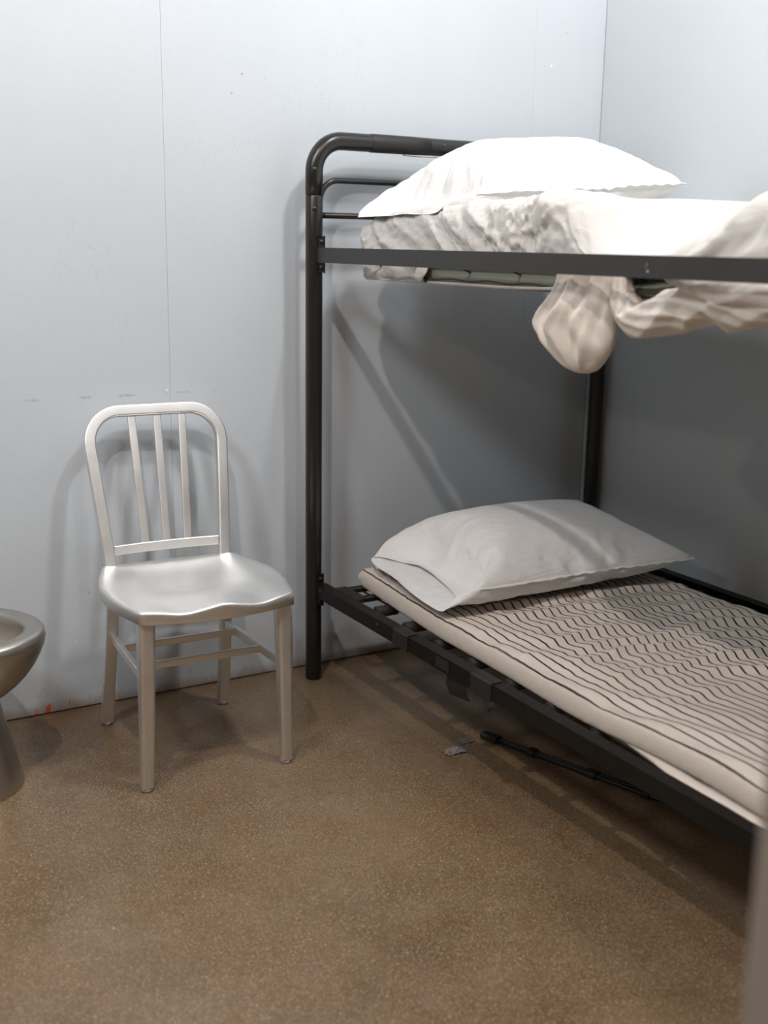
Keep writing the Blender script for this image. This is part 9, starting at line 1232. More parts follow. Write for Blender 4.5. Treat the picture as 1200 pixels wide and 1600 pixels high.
0,0,0,2,0,0,-1,-1,0,-1,0,0,0,0,-1,0,1,3,1,0,0,2,-1,-1,-2,16,-2,0,0,0,2,-1,2,-3,0,1,-1,1,-1,2,0,1,-1,0,-1,1,0,0,0,-1,-1,1,0,2,-3,0,-2,3,0,1,-4,0,0,4,0,1,-2,0,-1,-1,0,0,1,0,0,1,0,0,-2,1,0,4,0,1,-5,0,0,5,0,0,0,-1,0,1,1,0,0,
0,0,-1,0,-2,-2,0,1,-1,0,0,0,0,-1,0,0,1,0,0,0,2,0,0,-1,0,0,-2,0,0,1,0,0,2,0,-1,-2,-1,1,1,0,0,-1,0,0,1,1,1,1,0,-1,-1,0,0,0,-1,0,0,0,1,0,1,0,1,15,-2,1,0,1,0,0,3,-3,1,-1,1,-1,-1,0,0,-1,1,0,2,-2,1,-1,2,0,1,0,0,-1,-1,0,1,1,0,
-1,0,0,1,-2,0,-2,3,0,1,-1,0,1,0,0,-1,1,-1,0,-1,0,0,0,0,0,2,0,0,-4,0,0,1,1,0,1,-1,-1,-2,0,0,0,0,1,-1,0,0,6,0,0,-5,0,1,4,0,-1,-1,0,-1,-3,0,0,-2,0,1,4,0,0,0,0,0,-2,0,0,0,1,-1,0,0,0,0,0,1,1,-1,-1,0,0,1,0,0,-1,-1,1,0,1,0,0,
-1,-1,1,2,15,0,1,1,1,-3,0,-2,3,-1,-1,1,1,3,-2,0,1,-2,0,-2,2,-1,1,-3,0,-1,2,0,0,1,0,1,-2,0,-1,4,0,-1,-1,0,2,-4,0,-1,2,0,0,-3,0,1,2,1,-1,2,0,0,-2,0,0,2,0,0,2,0,0,-2,-1,0,1,0,1,1,0,0,1,0,-1,-2,1,0,-1,0,0,1,0,0,-2,0,0,0,0,1,
3,0,-1,-1,0,-1,-3,0,1,0,0,0,3,-1,0,0,0,1,0,0,0,0,0,-2,-3,1,2,2,0,-2,-1,0,3,2,-1,-1,-1,0,-1,0,1,0,0,16,-1,0,-1,-1,2,0,2,-3,1,0,1,-1,1,-2,0,-2,3,0,2,-4,0,-2,4,0,2,-4,0,0,1,0,-2,2,1,1,-1,-1,1,-2,0,-1,3,0,1,-3,0,0,1,0,0,-2,
0,0,3,0,0,-1,0,-1,1,0,0,-2,0,0,4,1,0,-5,0,0,3,0,0,-1,0,1,4,-1,-1,-4,0,0,4,0,-1,-3,0,1,2,0,-1,-3,0,1,3,0,1,1,0,-1,-1,0,0,-3,1,0,2,0,0,-1,0,0,1,0,1,1,-1,-1,-1,0,1,0,0,-1,0,1,1,1,0,-1,-1,-1,1,0,15,0,0,0,0,-2,1,-2,4,-1,1,-2,
0,-1,1,0,3,-4,1,-1,3,0,0,0,0,0,0,0,-1,2,0,2,-5,-1,-1,1,1,0,1,0,1,-1,0,-1,0,-1,0,3,0,-1,0,0,1,-5,1,-1,5,-1,1,-5,0,0,5,0,0,-4,0,0,4,0,0,-3,0,0,3,0,-1,-2,0,1,-1,1,0,1,0,1,2,-1,-1,-4,0,0,1,1,0,1,0,-1,-1,-1,0,0,1,1,2,-1,-1,
-2,0,1,2,0,-1,-2,0,1,1,1,-1,-1,0,0,1,0,1,1,-1,-1,-1,0,3,2,1,-1,-1,16,0,0,0,-1,2,-1,2,-4,1,-1,2,0,1,-2,0,-2,4,-1,1,-2,0,0,0,0,-1,0,0,2,-4,0,-1,4,0,2,-3,0,-1,2,0,0,-3,0,0,4,0,0,-4,0,0,0,1,-1,4,-1,1,-2,0,0,-1,1,-1,1,0,0,2,
-1,0,-3,1,0,4,-1,-1,-6,1,1,4,0,0,0,-1,0,-2,-1,-1,-2,2,1,5,0,0,1,-1,-1,-3,0,1,2,1,1,1,-1,-2,-3,1,2,2,0,-2,-1,0,1,1,-1,-2,-2,0,2,2,0,1,0,0,-2,-2,1,2,2,0,0,1,-1,-1,-1,15,-1,0,0,0,1,1,-1,1,-1,3,-4,0,-2,4,0,0,-1,0,-1,1,1,3,
-5,0,1,0,0,-2,3,0,0,-1,0,0,0,0,0,-1,-1,0,0,0,1,-1,0,0,-1,1,0,3,-2,1,-5,1,-2,3,1,0,3,-3,1,-7,2,-1,4,1,0,1,-2,0,-5,1,1,6,-2,-1,-7,2,-1,8,0,-1,-5,1,1,3,-2,0,-4,1,1,4,1,0,2,-1,0,-1,0,-1,-3,0,1,4,0,-1,-2,0,1,2,0,0,0,1,0,-1,0,
-1,0,0,0,0,-1,2,2,0,-1,-1,0,-2,-2,1,2,2,16,0,0,0,0,0,-1,0,0,0,1,-1,1,0,-1,0,-1,1,0,1,-1,-1,-2,3,0,0,-1,0,2,-4,0,1,0,0,-1,1,-1,1,-2,2,-1,4,-1,0,-5,1,-1,4,-1,1,-2,0,0,0,-1,1,-3,-3,-1,-4,5,-2,8,-3,1,-5,0,0,0,2,0,6,0,0,-2,0,
-1,-1,0,1,1,0,0,1,-1,-1,-3,2,0,5,-2,-1,-5,0,1,0,1,0,1,1,0,4,-1,0,-3,1,1,4,0,0,-1,0,-1,-1,0,2,3,-1,0,-1,0,-1,-1,1,0,1,0,-1,-2,-1,2,2,0,0,0,15,0,0,0,1,-2,1,-1,2,0,-2,2,-1,0,0,0,3,-5,0,-1,2,0,1,-1,0,0,-1,0,0,1,0,-1,1,-1,1,
-4,2,-1,2,-1,1,-1,0,0,2,-1,1,-4,1,-2,2,0,0,2,-3,1,-7,2,1,2,0,-1,1,0,0,-1,2,-1,4,-5,-1,-8,3,-1,4,1,2,3,0,-1,-1,-2,-1,-3,2,1,6,0,0,-2,0,0,0,0,0,3,1,0,0,-1,1,-1,0,-1,-1,0,0,1,0,0,0,0,0,0,0,0,0,1,0,0,0,2,3,-1,-2,-3,0,2,3,1,
-1,-1,0,0,0,15,0,0,1,-2,2,-1,3,-4,0,0,1,0,0,0,0,0,0,1,-1,0,0,1,-1,-1,1,-3,0,-2,4,0,1,-4,0,0,1,-2,1,-3,0,-1,0,2,0,2,0,0,0,-1,1,-2,-2,0,-4,3,-1,7,0,0,1,-7,3,-9,7,-4,8,-3,1,-5,-1,-1,-1,2,-1,2,2,-1,4,-2,1,-5,2,3,8,-3,-3,-9,
1,0,2,3,1,6,-3,-2,-6,0,0,0,1,0,1,2,2,6,-1,-1,-4,-1,-1,-2,2,2,6,-1,0,0,0,-1,-1,0,0,1,1,0,0,0,1,1,-1,2,2,0,-2,-2,16,-1,0,-1,1,-1,0,-1,2,1,0,-2,0,1,0,0,-1,1,-2,3,-5,1,-1,1,0,0,1,0,1,-2,-2,0,-3,0,0,-1,2,-2,5,0,1,-1,-1,0,-1,
1,0,2,-3,0,-5,1,0,1,0,1,-1,-3,-1,-2,2,0,0,0,-1,1,-4,-1,-3,4,2,3,0,-1,0,-6,1,-4,-2,-1,-1,8,-5,6,4,3,8,-1,0,0,-3,-1,-8,3,2,5,0,-1,1,0,0,-1,-2,-1,-4,0,0,0,3,2,7,-2,-1,-5,2,1,4,-1,0,0,1,1,0,-1,2,3,0,-2,-2,1,-1,-1,-1,1,1,15,
0,0,1,0,0,0,0,-1,-1,0,1,0,0,-1,-1,2,-4,2,-1,3,-2,0,-3,1,0,2,-2,1,-5,2,-1,4,0,0,-1,-1,2,-2,-3,-1,-4,0,0,0,-1,0,0,4,0,5,0,0,1,-4,-1,-7,3,1,4,-2,-1,-3,1,0,1,0,0,0,3,-1,5,-12,1,-10,9,-1,4,-3,0,-1,0,1,-1,4,-2,5,-3,-1,-5,5,0,
9,-2,0,-4,0,0,-1,1,0,3,1,1,1,-1,0,-1,0,-1,1,1,1,1,0,0,1,1,2,4,-1,-3,-3,1,1,1,-1,2,2,0,0,0,1,-1,-1,16,-1,0,-1,2,-1,0,-2,3,1,0,-1,-1,3,-7,0,0,1,0,-1,1,0,1,0,-1,-1,-3,0,0,0,-2,1,-2,2,-1,4,-2,0,-4,1,1,1,1,-1,2,1,0,0,-2,1,-3,
0,0,1,2,1,4,-3,-1,-6,-1,0,0,0,-1,0,0,-1,-1,0,1,0,-2,-2,-2,-2,0,0,6,1,3,-9,3,-4,5,-5,1,2,1,3,1,-1,1,2,0,2,0,0,1,-3,-1,-4,1,0,1,2,1,3,1,0,1,0,0,3,-1,-1,-5,0,1,1,1,3,6,0,-1,-1,1,0,0,0,-1,0,-1,2,1,15,0,0,0,-2,2,1,1,-2,-2,3,
-4,1,-2,4,1,0,-1,-4,2,-8,0,0,-1,1,0,3,0,0,-2,0,0,0,0,0,1,1,0,1,0,0,2,-6,0,-8,-2,0,-1,-1,-1,-1,1,0,0,4,0,3,-6,-4,-3,11,-1,10,-6,6,-8,5,2,7,-10,-4,-9,8,4,7,-11,-3,-8,1,0,1,6,-1,1,1,-2,2,3,-1,2,0,1,0,-2,-1,-2,2,1,3,1,0,0,1,
0,3,1,0,1,-4,0,-5,3,0,3,0,0,3,1,0,1,0,0,0,0,0,-1,0,0,1,0,4,4,1,-2,-1,16,-1,0,0,1,-1,-1,1,0,1,-1,0,-3,2,-7,0,0,1,2,-1,2,0,0,0,-3,1,-5,2,0,5,1,0,0,-5,0,-7,0,0,0,1,0,0,-1,0,1,2,0,1,-3,0,-2,3,-1,2,-3,0,-3,1,1,2,-4,2,-2,-10,
-3,-2,10,-4,1,6,4,4,-2,0,-2,-1,-2,0,5,-3,6,1,-2,4,-8,8,-12,6,-5,8,-2,0,-5,0,1,1,-1,0,-2,3,0,5,-3,-1,-5,-1,0,0,5,1,5,-3,-1,-4,1,1,1,1,0,1,1,0,1,2,2,7,0,1,2,0,-1,-1,-1,0,-1,15,-1,0,0,1,0,0,1,-3,-1,1,-2,1,0,0,-3,0,-5,0,1,0,
0,-1,1,2,0,2,-2,0,-3,-3,-1,-3,4,1,5,-2,0,-2,-3,-1,-3,3,1,1,-1,0,0,-1,-1,-1,-1,1,0,-5,-2,-2,10,4,6,-8,-1,-6,-3,-2,0,2,-1,0,-3,-1,0,8,-1,2,5,5,6,-10,3,-7,5,-12,3,4,-1,6,-3,5,-7,-5,0,-2,6,-1,4,1,0,1,0,1,-1,2,1,3,-2,-1,-2,1,
-1,0,1,1,3,1,0,1,0,0,1,-1,0,-1,0,-1,0,1,1,2,0,1,1,1,1,2,16,0,1,0,0,-2,-3,2,-8,1,0,1,0,0,1,0,0,1,-1,-1,-1,-1,1,-2,-3,0,-3,2,0,1,-1,0,0,-1,0,-2,-1,-1,0,2,1,1,1,0,2,-2,0,-2,2,1,2,-6,-1,-4,7,2,4,-11,-5,-6,-2,-1,1,4,3,0,1,-2,
-1,3,1,2,-7,1,-1,-6,-3,1,15,-7,5,1,5,-2,-2,1,-2,-6,1,-2,7,0,2,-4,1,-2,2,-1,1,-2,0,-1,5,-1,4,3,0,3,-3,1,-3,1,0,0,-2,0,-1,2,-1,2,0,0,-1,1,1,2,2,-1,4,2,1,4,-1,2,1,15,-1,0,-2,3,-16,0,0,1,-3,-1,-3,0,0,0,0,0,1,0,1,-1,0,-1,-1,
1,0,2,-2,0,-2,2,1,2,-2,-1,-1,1,1,1,-1,0,0,-1,0,-1,0,-1,-1,1,1,1,2,1,1,-4,-1,-2,5,4,5,1,1,0,1,0,1,-20,5,-2,-12,-14,5,9,-4,-7,21,-8,10,-1,3,-5,-6,8,-7,-1,0,-1,4,0,1,-1,0,1,3,0,1,-1,0,-1,2,0,2,-3,1,-3,1,0,1,1,0,1,0,0,0,3,
-1,1,-1,1,-1,1,0,3,-1,-1,-2,0,1,-1,0,0,2,4,2,14,37,99,14,-12,-15,-6,3,7,13,4,-2,-14,-3,2,15,3,6,-14,-1,15,1,1,15,-1,-1,14,2,2,15,-2,1,15,0,-4,13,7,1,14,-7,0,14,4,6,13,-4,-9,10,6,0,14,-5,0,15,2,0,15,3,1,14,5,1,11,-10,2,
14,7,-1,13,-8,-2,14,2,1,15,-2,1,15,0,0,13,9,-1,12,-9,-1,15,0,-2,15,2,1,14,5,2,13,-7,-2,14,4,3,14,-4,-4,14,5,1,14,-6,-1,11,11,1,11,-10,-2,15,3,3,14,-3,4,15,3,10,11,0,-10,-9,6,-10,6,-9,11,-17,4,5,-9,12,5,-1,-5,4,4,-7,0,12,
4,1,-6,-1,0,0,0,0,-1,3,-3,0,5,2,1,-3,-2,0,2,0,0,0,2,-2,-16,1,1,7,0,1,1,-6,0,11,6,0,-17,0,1,3,0,0,-1,0,0,-3,1,-2,4,-1,0,0,-2,1,-7,0,0,15,3,0,-6,-1,0,-1,0,-1,6,1,2,-7,-1,1,1,-1,-1,6,2,-1,-7,-1,-1,3,0,1,4,-1,0,2,-1,0,0,2,
-1,-13,0,0,8,0,1,-2,0,1,2,0,0,-5,-2,-1,11,2,-5,-12,-5,-3,11,1,13,-17,0,3,15,-7,0,6,11,-9,6,0,1,0,3,1,-8,0,1,2,2,3,0,-7,9,11,6,-3,-13,0,-2,2,-2,-2,-7,0,0,-1,0,0,-1,2,4,7,-2,-5,11,2,-1,-5,-4,0,-14,4,4,8,-1,-1,9,0,0,-1,1,
-2,-7,0,0,0,-1,4,8,2,-2,-6,0,0,1,-2,1,3,0,0,3,0,-1,-14,-1,0,-2,2,2,8,1,-1,1,-1,-1,-2,0,1,-2,-2,-2,11,0,-2,-15,-1,0,-2,2,0,15,0,1,2,1,2,-6,-4,3,8,2,-1,-2,-1,-1,-18,-1,-2,21,0,1,-21,1,6,18,0,1,0,1,-1,-2,11,-9,6,4,4,-4,-6,
-5,-10,1,1,16,5,13,-6,-1,-6,-9,-1,2,14,3,2,-7,0,-1,-1,-1,-1,6,0,0,-1,0,-1,-3,0,1,-1,-3,-2,-9,3,1,12,0,1,0,1,0,-1,-1,-2,-8,-2,0,14,1,1,-15,0,0,0,-1,0,14,0,1,-15,1,0,0,0,0,1,-2,-1,16,0,0,1,1,0,-1,2,2,-7,1,0,-1,-2,-4,5,-2,
2,-15,3,2,13,0,-2,-3,0,2,-7,-2,0,-2,-1,1,-2,4,-2,8,0,1,3,0,-1,0,-6,7,-10,-4,2,20,3,2,-15,5,-5,8,-1,1,2,14,-7,3,0,1,-2,0,5,5,-1,1,-15,1,-1,2,0,-1,0,-6,2,-6,3,-1,3,1,0,18,4,0,-6,-1,0,-1,1,0,0,0,2,-2,-1,0,0,0,-1,3,-1,0,5,0,
-2,-15,1,2,7,1,0,1,-3,2,9,3,-3,-7,0,1,-5,0,0,2,-2,-1,8,0,0,0,2,3,-7,-3,-3,-9,-1,0,0,1,0,0,-2,-2,18,1,3,-20,2,0,6,2,-1,4,0,2,4,-3,-1,5,1,0,-2,1,0,-1,-4,-1,-16,1,0,1,0,1,19,0,0,1,2,1,-17,1,2,13,-1,3,-3,-1,1,2,13,-7,2,2,3,
-2,-1,-2,-4,-1,1,11,-4,1,-19,5,6,19,2,-2,-7,-4,-4,9,2,1,-16,-1,1,0,2,0,2,-1,-1,11,-1,1,-14,1,2,15,1,1,-12,1,-1,3,-1,1,1,-1,-1,7,0,1,-12,1,-2,5,-1,2,6,0,-1,-10,0,-1,12,1,1,-10,-1,0,-5,-1,0,-1,2,1,14,1,-1,-5,-2,-1,6,2,3,
-5,0,-2,-1,-1,1,5,-1,2,-12,0,-1,12,0,-1,-12,0,0,0,0,0,0,-1,1,15,2,-3,-8,-2,3,-8,2,-6,8,-7,2,12,2,0,-1,4,7,-7,-1,1,1,15,-6,1,0,3,0,0,-1,-1,-1,1,-6,-1,2,15,2,0,-10,0,1,2,0,-2,1,0,1,1,-1,0,2,-1,0,2,1,0,-13,0,-1,12,1,1,-10,
1,1,3,-1,0,0,1,0,1,0,0,0,-1,0,-2,0,-1,1,0,0,-4,-1,1,13,1,2,-7,0,0,2,1,-2,-3,-1,0,2,0,0,0,0,1,3,0,1,-9,0,-1,2,0,0,1,1,0,0,-2,-1,7,-1,1,-14,2,2,7,-1,-3,9,-1,0,1,2,0,-13,-2,2,13,0,0,-1,-3,5,-17,3,-1,2,2,-3,6,0,-1,1,-1,4,3,
14,-4,1,2,2,0,-1,0,0,-1,0,5,2,0,-7,-2,-1,-5,2,1,7,-1,1,0,0,1,4,1,-2,-7,-1,0,-2,0,2,5,0,1,0,0,-2,-3,0,0,5,-1,0,-10,1,2,7,0,0,0,1,0,0,-2,2,-6,-1,0,13,0,-3,-15,1,0,1,1,-1,6,0,2,3,-1,-2,5,0,0,-14,0,0,3,-1,-2,10,0,0,-14,1,3,
14,1,0,-3,0,0,-8,-1,1,11,2,-1,-4,-1,1,-1,0,0,-4,0,0,-1,-2,1,-4,2,0,3,0,0,3,0,-1,1,-1,3,-4,2,-4,6,-2,5,2,15,-4,1,0,1,-1,0,2,2,0,0,-2,-2,-2,-7,2,2,10,0,0,-2,1,0,0,-1,-1,2,-1,2,5,0,0,-1,0,0,1,2,1,-8,-1,-1,-2,-1,0,-3,2,1,5,
-2,-2,7,1,0,-13,-1,0,12,2,1,-4,0,0,-1,0,0,-1,-1,0,-1,0,1,-3,0,0,6,0,1,-1,1,-2,-2,-1,-1,6,1,1,-4,0,0,-1,0,0,-1,-2,-1,-5,1,1,7,0,0,-7,-1,-1,12,-1,0,-14,1,0,1,1,2,8,0,0,3,0,-1,-8,0,1,7,0,3,-7,1,-3,4,-1,0,0,0,3,2,16,-3,1,-1,
-1,0,-1,4,6,2,-2,-7,0,0,-1,0,0,-2,-3,-3,10,2,5,-8,-2,-1,-7,-2,0,-3,1,0,2,1,0,1,1,0,2,-1,1,16,0,0,-1,-1,0,0,2,-1,-15,1,1,7,1,-1,1,-1,0,0,0,1,-1,0,1,0,-1,-2,6,-1,0,2,1,0,-1,0,-3,-15,0,4,12,1,1,-8,0,-1,3,0,0,-1,0,0,0,0,1,5,
0,0,-6,-1,-1,8,0,1,-13,2,2,5,-1,-2,8,0,0,-3,0,0,-1,0,1,3,0,-1,-8,0,-1,3,0,-2,2,0,1,0,0,4,-1,15,-3,0,0,2,1,1,0,0,-2,-4,-5,0,3,10,-1,0,1,3,3,-8,-3,1,-8,2,1,13,0,-3,-5,0,-2,6,-1,0,2,-1,0,1,2,1,-11,0,0,-1,1,0,5,0,0,0,-1,0,3,
-1,2,-8,2,-1,6,-4,-2,-12,2,1,18,1,2,-5,-1,-2,-9,1,0,2,0,1,1,1,0,3,0,-1,0,0,1,-1,0,0,2,-1,1,-5,0,0,0,0,-1,10,0,0,-10,-1,1,8,0,0,1,0,1,-10,1,-1,9,0,-2,-9,-1,0,1,1,1,7,1,1,-2,-1,2,-2,1,-2,1,-1,1,1,15,-2,1,1,1,-1,-1,0,1,0,3,
3,0,-2,-10,-1,0,-1,-1,0,-1,1,-3,13,0,0,-11,2,2,4,-1,1,1,-1,0,-5,0,0,0,1,0,6,0,0,-2,0,-1,2,0,1,2,0,0,-5,0,-1,7,-3,-1,-13,4,1,13,-3,2,-13,0,0,1,2,0,12,-2,-2,-12,2,2,13,0,-1,-10,0,0,9,-1,0,-11,0,1,13,0,0,1,1,0,-2,-1,-1,-12,
1,1,4,1,0,0,0,0,4,0,0,-2,0,0,-2,-1,1,1,0,-1,6,1,0,-6,-1,0,2,1,-1,0,-1,-3,2,1,4,-2,16,-1,0,-1,0,0,0,0,-1,0,-2,-3,0,2,8,1,-1,-3,0,0,1,0,2,-2,-1,0,3,-1,1,3,1,1,-12,1,-1,9,-1,-2,-8,0,1,0,-1,-2,11,1,0,-5,0,2,5,0,0,1,1,1,-7,0,
0,0,-1,1,-3,0,-1,8,0,-1,-7,1,0,1,-1,0,1,0,0,1,-2,0,7,1,0,-14,1,1,4,0,-1,1,-1,-1,-6,0,0,1,1,2,6,1,0,2,-2,-1,3,0,-1,-10,1,0,9,-1,1,-10,1,0,10,1,1,-4,-1,0,0,1,-1,1,-1,1,0,0,2,-2,0,-1,2,15,-1,0,1,0,1,0,-1,-2,-1,1,0,0,-1,-2,
0,1,3,-1,-1,5,1,1,-9,-1,1,-2,2,-1,5,-1,0,1,0,0,-1,0,2,3,-2,-3,5,1,1,-15,-2,1,-3,-1,0,1,2,0,1,0,0,1,0,-1,16,1,0,-2,1,1,-4,1,0,-2,-1,0,-1,1,0,1,-2,1,-6,0,1,-1,0,-1,14,1,-2,-5,0,2,-7,-1,-1,12,0,0,1,-1,0,0,0,0,-1,3,1,-6,0,
-1,-2,-1,1,0,1,0,2,-1,0,0,0,-1,-6,1,-1,8,-1,1,-3,1,0,0,0,1,1,0,0,-1,16,-1,1,-1,1,0,0,-1,-2,0,-1,0,0,1,1,0,0,4,0,0,-10,-1,0,0,1,-1,10,0,0,-7,0,0,7,0,1,-9,0,-2,10,1,3,-7,-1,0,1,0,-1,6,0,0,1,0,0,-4,-1,-1,5,1,3,-8,0,-1,-5,0,
0,0,-2,-1,13,1,1,-14,0,1,12,1,0,1,1,-1,-8,-2,1,-4,-1,0,15,0,0,-1,2,0,-13,0,0,0,1,0,4,-1,-1,-4,0,0,2,0,1,2,1,0,-2,-2,-1,8,2,1,-4,-1,-1,-1,0,1,1,1,-1,1,-1,-2,2,0,2,-3,0,1,0,15,-1,0,1,1,0,-1,-4,-4,1,4,4,0,0,3,-1,-1,-8,0,1,
7,1,0,-1,0,-1,0,-2,1,3,1,-1,-8,-1,-1,10,1,2,-5,-1,-1,-6,1,1,9,0,0,-8,0,0,-1,0,-1,10,1,1,-5,0,0,-1,-1,0,-1,0,0,1,1,0,0,-1,1,5,0,0,-9,0,-1,5,0,0,1,-1,-2,5,0,2,-13,1,-1,3,0,1,2,0,0,1,0,0,0,1,0,-2,-1,0,-2,1,1,6,-2,-1,4,1,1,
-9,0,-1,4,1,1,0,-1,0,-4,0,-3,7,0,2,-2,1,1,-1,0,0,0,16,-1,1,-1,1,-1,0,0,-1,0,0,4,0,-1,-7,0,1,4,0,0,1,0,0,3,-1,1,-10,2,-1,7,-2,1,6,1,-1,-13,-1,0,-1,2,1,6,-1,-1,2,0,0,-2,0,0,4,-2,0,-10,1,0,0,0,0,1,0,0,11,1,0,-3,0,1,-1,0,-1,
-5,0,1,4,1,0,0,0,0,0,0,0,0,-1,-2,-2,0,1,-3,1,1,6,-1,-1,2,1,0,-5,-1,1,2,-1,-1,5,0,0,0,1,0,-10,1,0,4,0,0,1,-1,1,3,0,0,-4,0,1,-1,0,1,-1,0,-6,5,0,3,-2,15,1,0,0,3,2,1,-5,-1,-1,0,-4,0,1,7,0,0,0,0,-1,-8,0,0,0,1,1,6,-2,1,-8,2,
-2,7,-1,0,0,0,0,3,-1,0,2,1,0,-11,0,0,10,0,0,-8,0,1,7,0,0,0,0,0,0,0,0,-8,0,-1,8,1,1,-6,-1,1,2,-1,-2,7,1,1,-7,0,0,0,0,1,1,1,-1,-2,-1,0,5,-1,-1,1,2,1,-8,-1,0,-1,0,-1,8,0,1,-9,0,0,0,0,0,10,0,0,-1,-1,0,-11,1,0,4,1,0,4,-1,0,0,
1,1,-1,-1,1,-1,1,-1,2,16,-1,0,-1,-3,-1,0,4,1,1,0,3,-1,-1,-6,1,0,1,0,1,2,-1,0,3,0,0,-1,1,-1,-2,-1,0,0,0,2,5,0,-1,-8,1,0,1,0,0,2,-1,0,1,1,0,3,0,0,-5,-2,-1,-3,1,0,1,0,1,8,0,-1,-11,0,0,1,-1,-1,12,1,1,-12,-1,0,-2,0,-1,14,2,2,
-9,-1,1,1,0,-1,-2,0,1,-1,0,0,9,-1,0,1,1,-1,-10,0,0,7,-1,0,3,1,0,-10,0,0,0,0,0,10,-1,0,0,0,0,0,1,3,-8,0,-3,2,1,0,1,-1,0,-1,15,1,0,1,-3,0,0,2,1,-1,-1,-3,0,1,5,0,0,-4,0,-1,5,0,0,-6,1,0,1,-1,1,1,1,0,-1,-1,-1,-4,1,1,3,-1,0,
-3,0,1,5,1,-1,0,-1,-1,-4,0,0,1,0,0,7,0,0,1,1,0,-5,-1,1,0,-1,-1,5,2,1,-5,-1,-1,-2,1,0,3,0,1,-2,-2,-1,-6,2,2,8,-2,0,5,1,0,-2,-1,-1,-10,0,0,0,1,1,10,1,0,-6,0,-1,2,-1,0,-1,0,0,5,0,0,-8,1,0,2,-1,0,-3,0,-4,9,0,2,-2,-1,-3,1,2,
4,-3,15,0,0,0,-2,-1,0,3,4,1,-1,-2,0,0,-3,-1,-1,6,0,1,-4,1,0,-1,-1,0,1,1,-1,0,-1,1,-1,0,0,0,-1,-1,7,-1,0,2,1,0,-2,0,1,-12,1,0,10,0,0,1,0,0,-8,-1,0,-3,1,0,5,0,1,5,0,0,-9,0,-1,4,1,1,1,-2,-1,6,0,0,-12,1,0,11,-2,0,3,2,-1,-14,
0,0,1,0,1,4,1,0,4,-1,0,-7,0,0,3,0,0,0,1,0,1,-1,0,-4,0,1,6,0,0,-6,0,0,3,0,2,-3,0,-8,7,0,9,-7,0,-4,4,16,1,0,0,-2,0,-1,-1,-2,0,2,5,0,0,0,0,0,-8,0,0,1,0,0,7,0,-1,-6,0,1,7,0,1,-6,1,0,1,-1,0,-2,1,-1,4,-1,-1,-6,0,0,9,-1,1,-9,1,
0,3,1,0,0,-1,0,6,0,-1,-8,0,0,0,0,0,9,0,1,-11,-1,-1,12,2,1,-6,-1,0,0,0,1,-4,1,-1,3,-1,0,0,0,0,4,0,0,3,-1,0,-1,1,1,1,0,0,-1,0,0,-9,-1,0,10,1,0,0,0,0,-5,0,-1,-1,1,0,1,-1,1,-1,0,1,-1,0,0,-1,0,-3,1,15,2,-1,0,-1,1,0,1,2,0,-3,
-6,0,-1,0,0,1,7,0,0,1,0,0,-6,0,0,7,0,0,-8,0,0,-1,-1,0,10,1,1,-1,0,1,-5,0,-1,0,0,1,-4,0,-1,9,0,0,-7,-1,-1,10,1,0,-3,-1,1,2,0,0,0,0,0,-12,1,0,5,1,1,-1,-2,-1,-6,2,1,7,-2,-2,5,1,1,-6,0,1,0,0,0,-3,-1,0,-1,2,-1,2,-2,-1,-3,0,1,
1,1,0,10,-1,0,-10,0,0,-1,1,0,2,0,-1,10,0,0,-2,1,1,-5,0,2,0,-1,0,1,1,-4,-1,16,1,0,0,-2,0,0,0,0,-1,1,1,0,0,-1,0,0,-3,0,0,-1,0,-1,8,0,1,-6,0,0,6,0,0,1,0,0,-9,0,0,-1,1,-1,4,0,0,0,0,0,1,0,0,1,-1,0,5,-1,2,-11,1,-1,-1,0,0,1,1,
0,4,0,0,2,-1,-1,5,-1,-1,-11,1,1,11,-1,0,0,1,1,-11,-1,0,-1,1,0,11,0,0,-1,1,0,-4,-1,0,-2,1,1,2,-1,-2,5,0,1,-10,1,1,4,-1,-1,5,1,0,-4,-1,1,-2,-1,0,-3,1,-3,8,-1,6,-7,2,-2,3,-1,-4,0,15,4,-2,0,-4,2,0,-2,-2,0,2,5,0,1,0,1,-1,-3,
-1,-1,5,0,1,-8,0,0,-1,-1,0,-1,1,0,0,0,0,8,0,0,-4,0,0,0,0,0,1,0,0,4,0,1,-9,0,0,2,1,-1,1,-1,0,5,0,0,-4,0,-1,0,0,1,1,0,0,0,1,1,0,-1,-1,0,-1,-1,-6,1,1,9,1,-1,-3,-1,1,-4,0,0,0,0,0,7,0,0,-6,0,0,7,1,1,-4,-1,0,0,0,-1,3,1,1,-6,
-2,0,8,1,0,-9,1,0,3,-1,1,-2,0,-3,5,0,1,-2,0,-4,-1,15,-1,1,1,2,0,-1,1,1,0,-3,-6,1,0,1,-1,1,7,0,1,-7,0,-1,8,-1,0,1,2,-1,-5,-2,0,5,1,0,-9,1,0,2,0,0,0,0,2,2,-1,-1,-1,0,0,3,0,0,-7,0,1,4,0,-1,0,1,-1,-2,-1,1,-3,0,-2,11,0,1,-10,
0,0,8,0,1,-8,0,1,7,0,0,-6,-1,0,8,1,0,0,0,0,-2,0,0,-7,0,0,9,0,0,-9,0,0,0,0,-1,8,1,1,-4,-1,0,-1,1,-1,1,0,0,0,-1,0,-1,0,-1,2,1,1,-2,0,0,0,-1,0,1,16,1,0,-1,-1,-1,1,0,1,0,0,-1,-1,0,5,0,0,-3,1,-1,-1,-1,1,-3,0,0,0,0,0,8,0,0,-4,
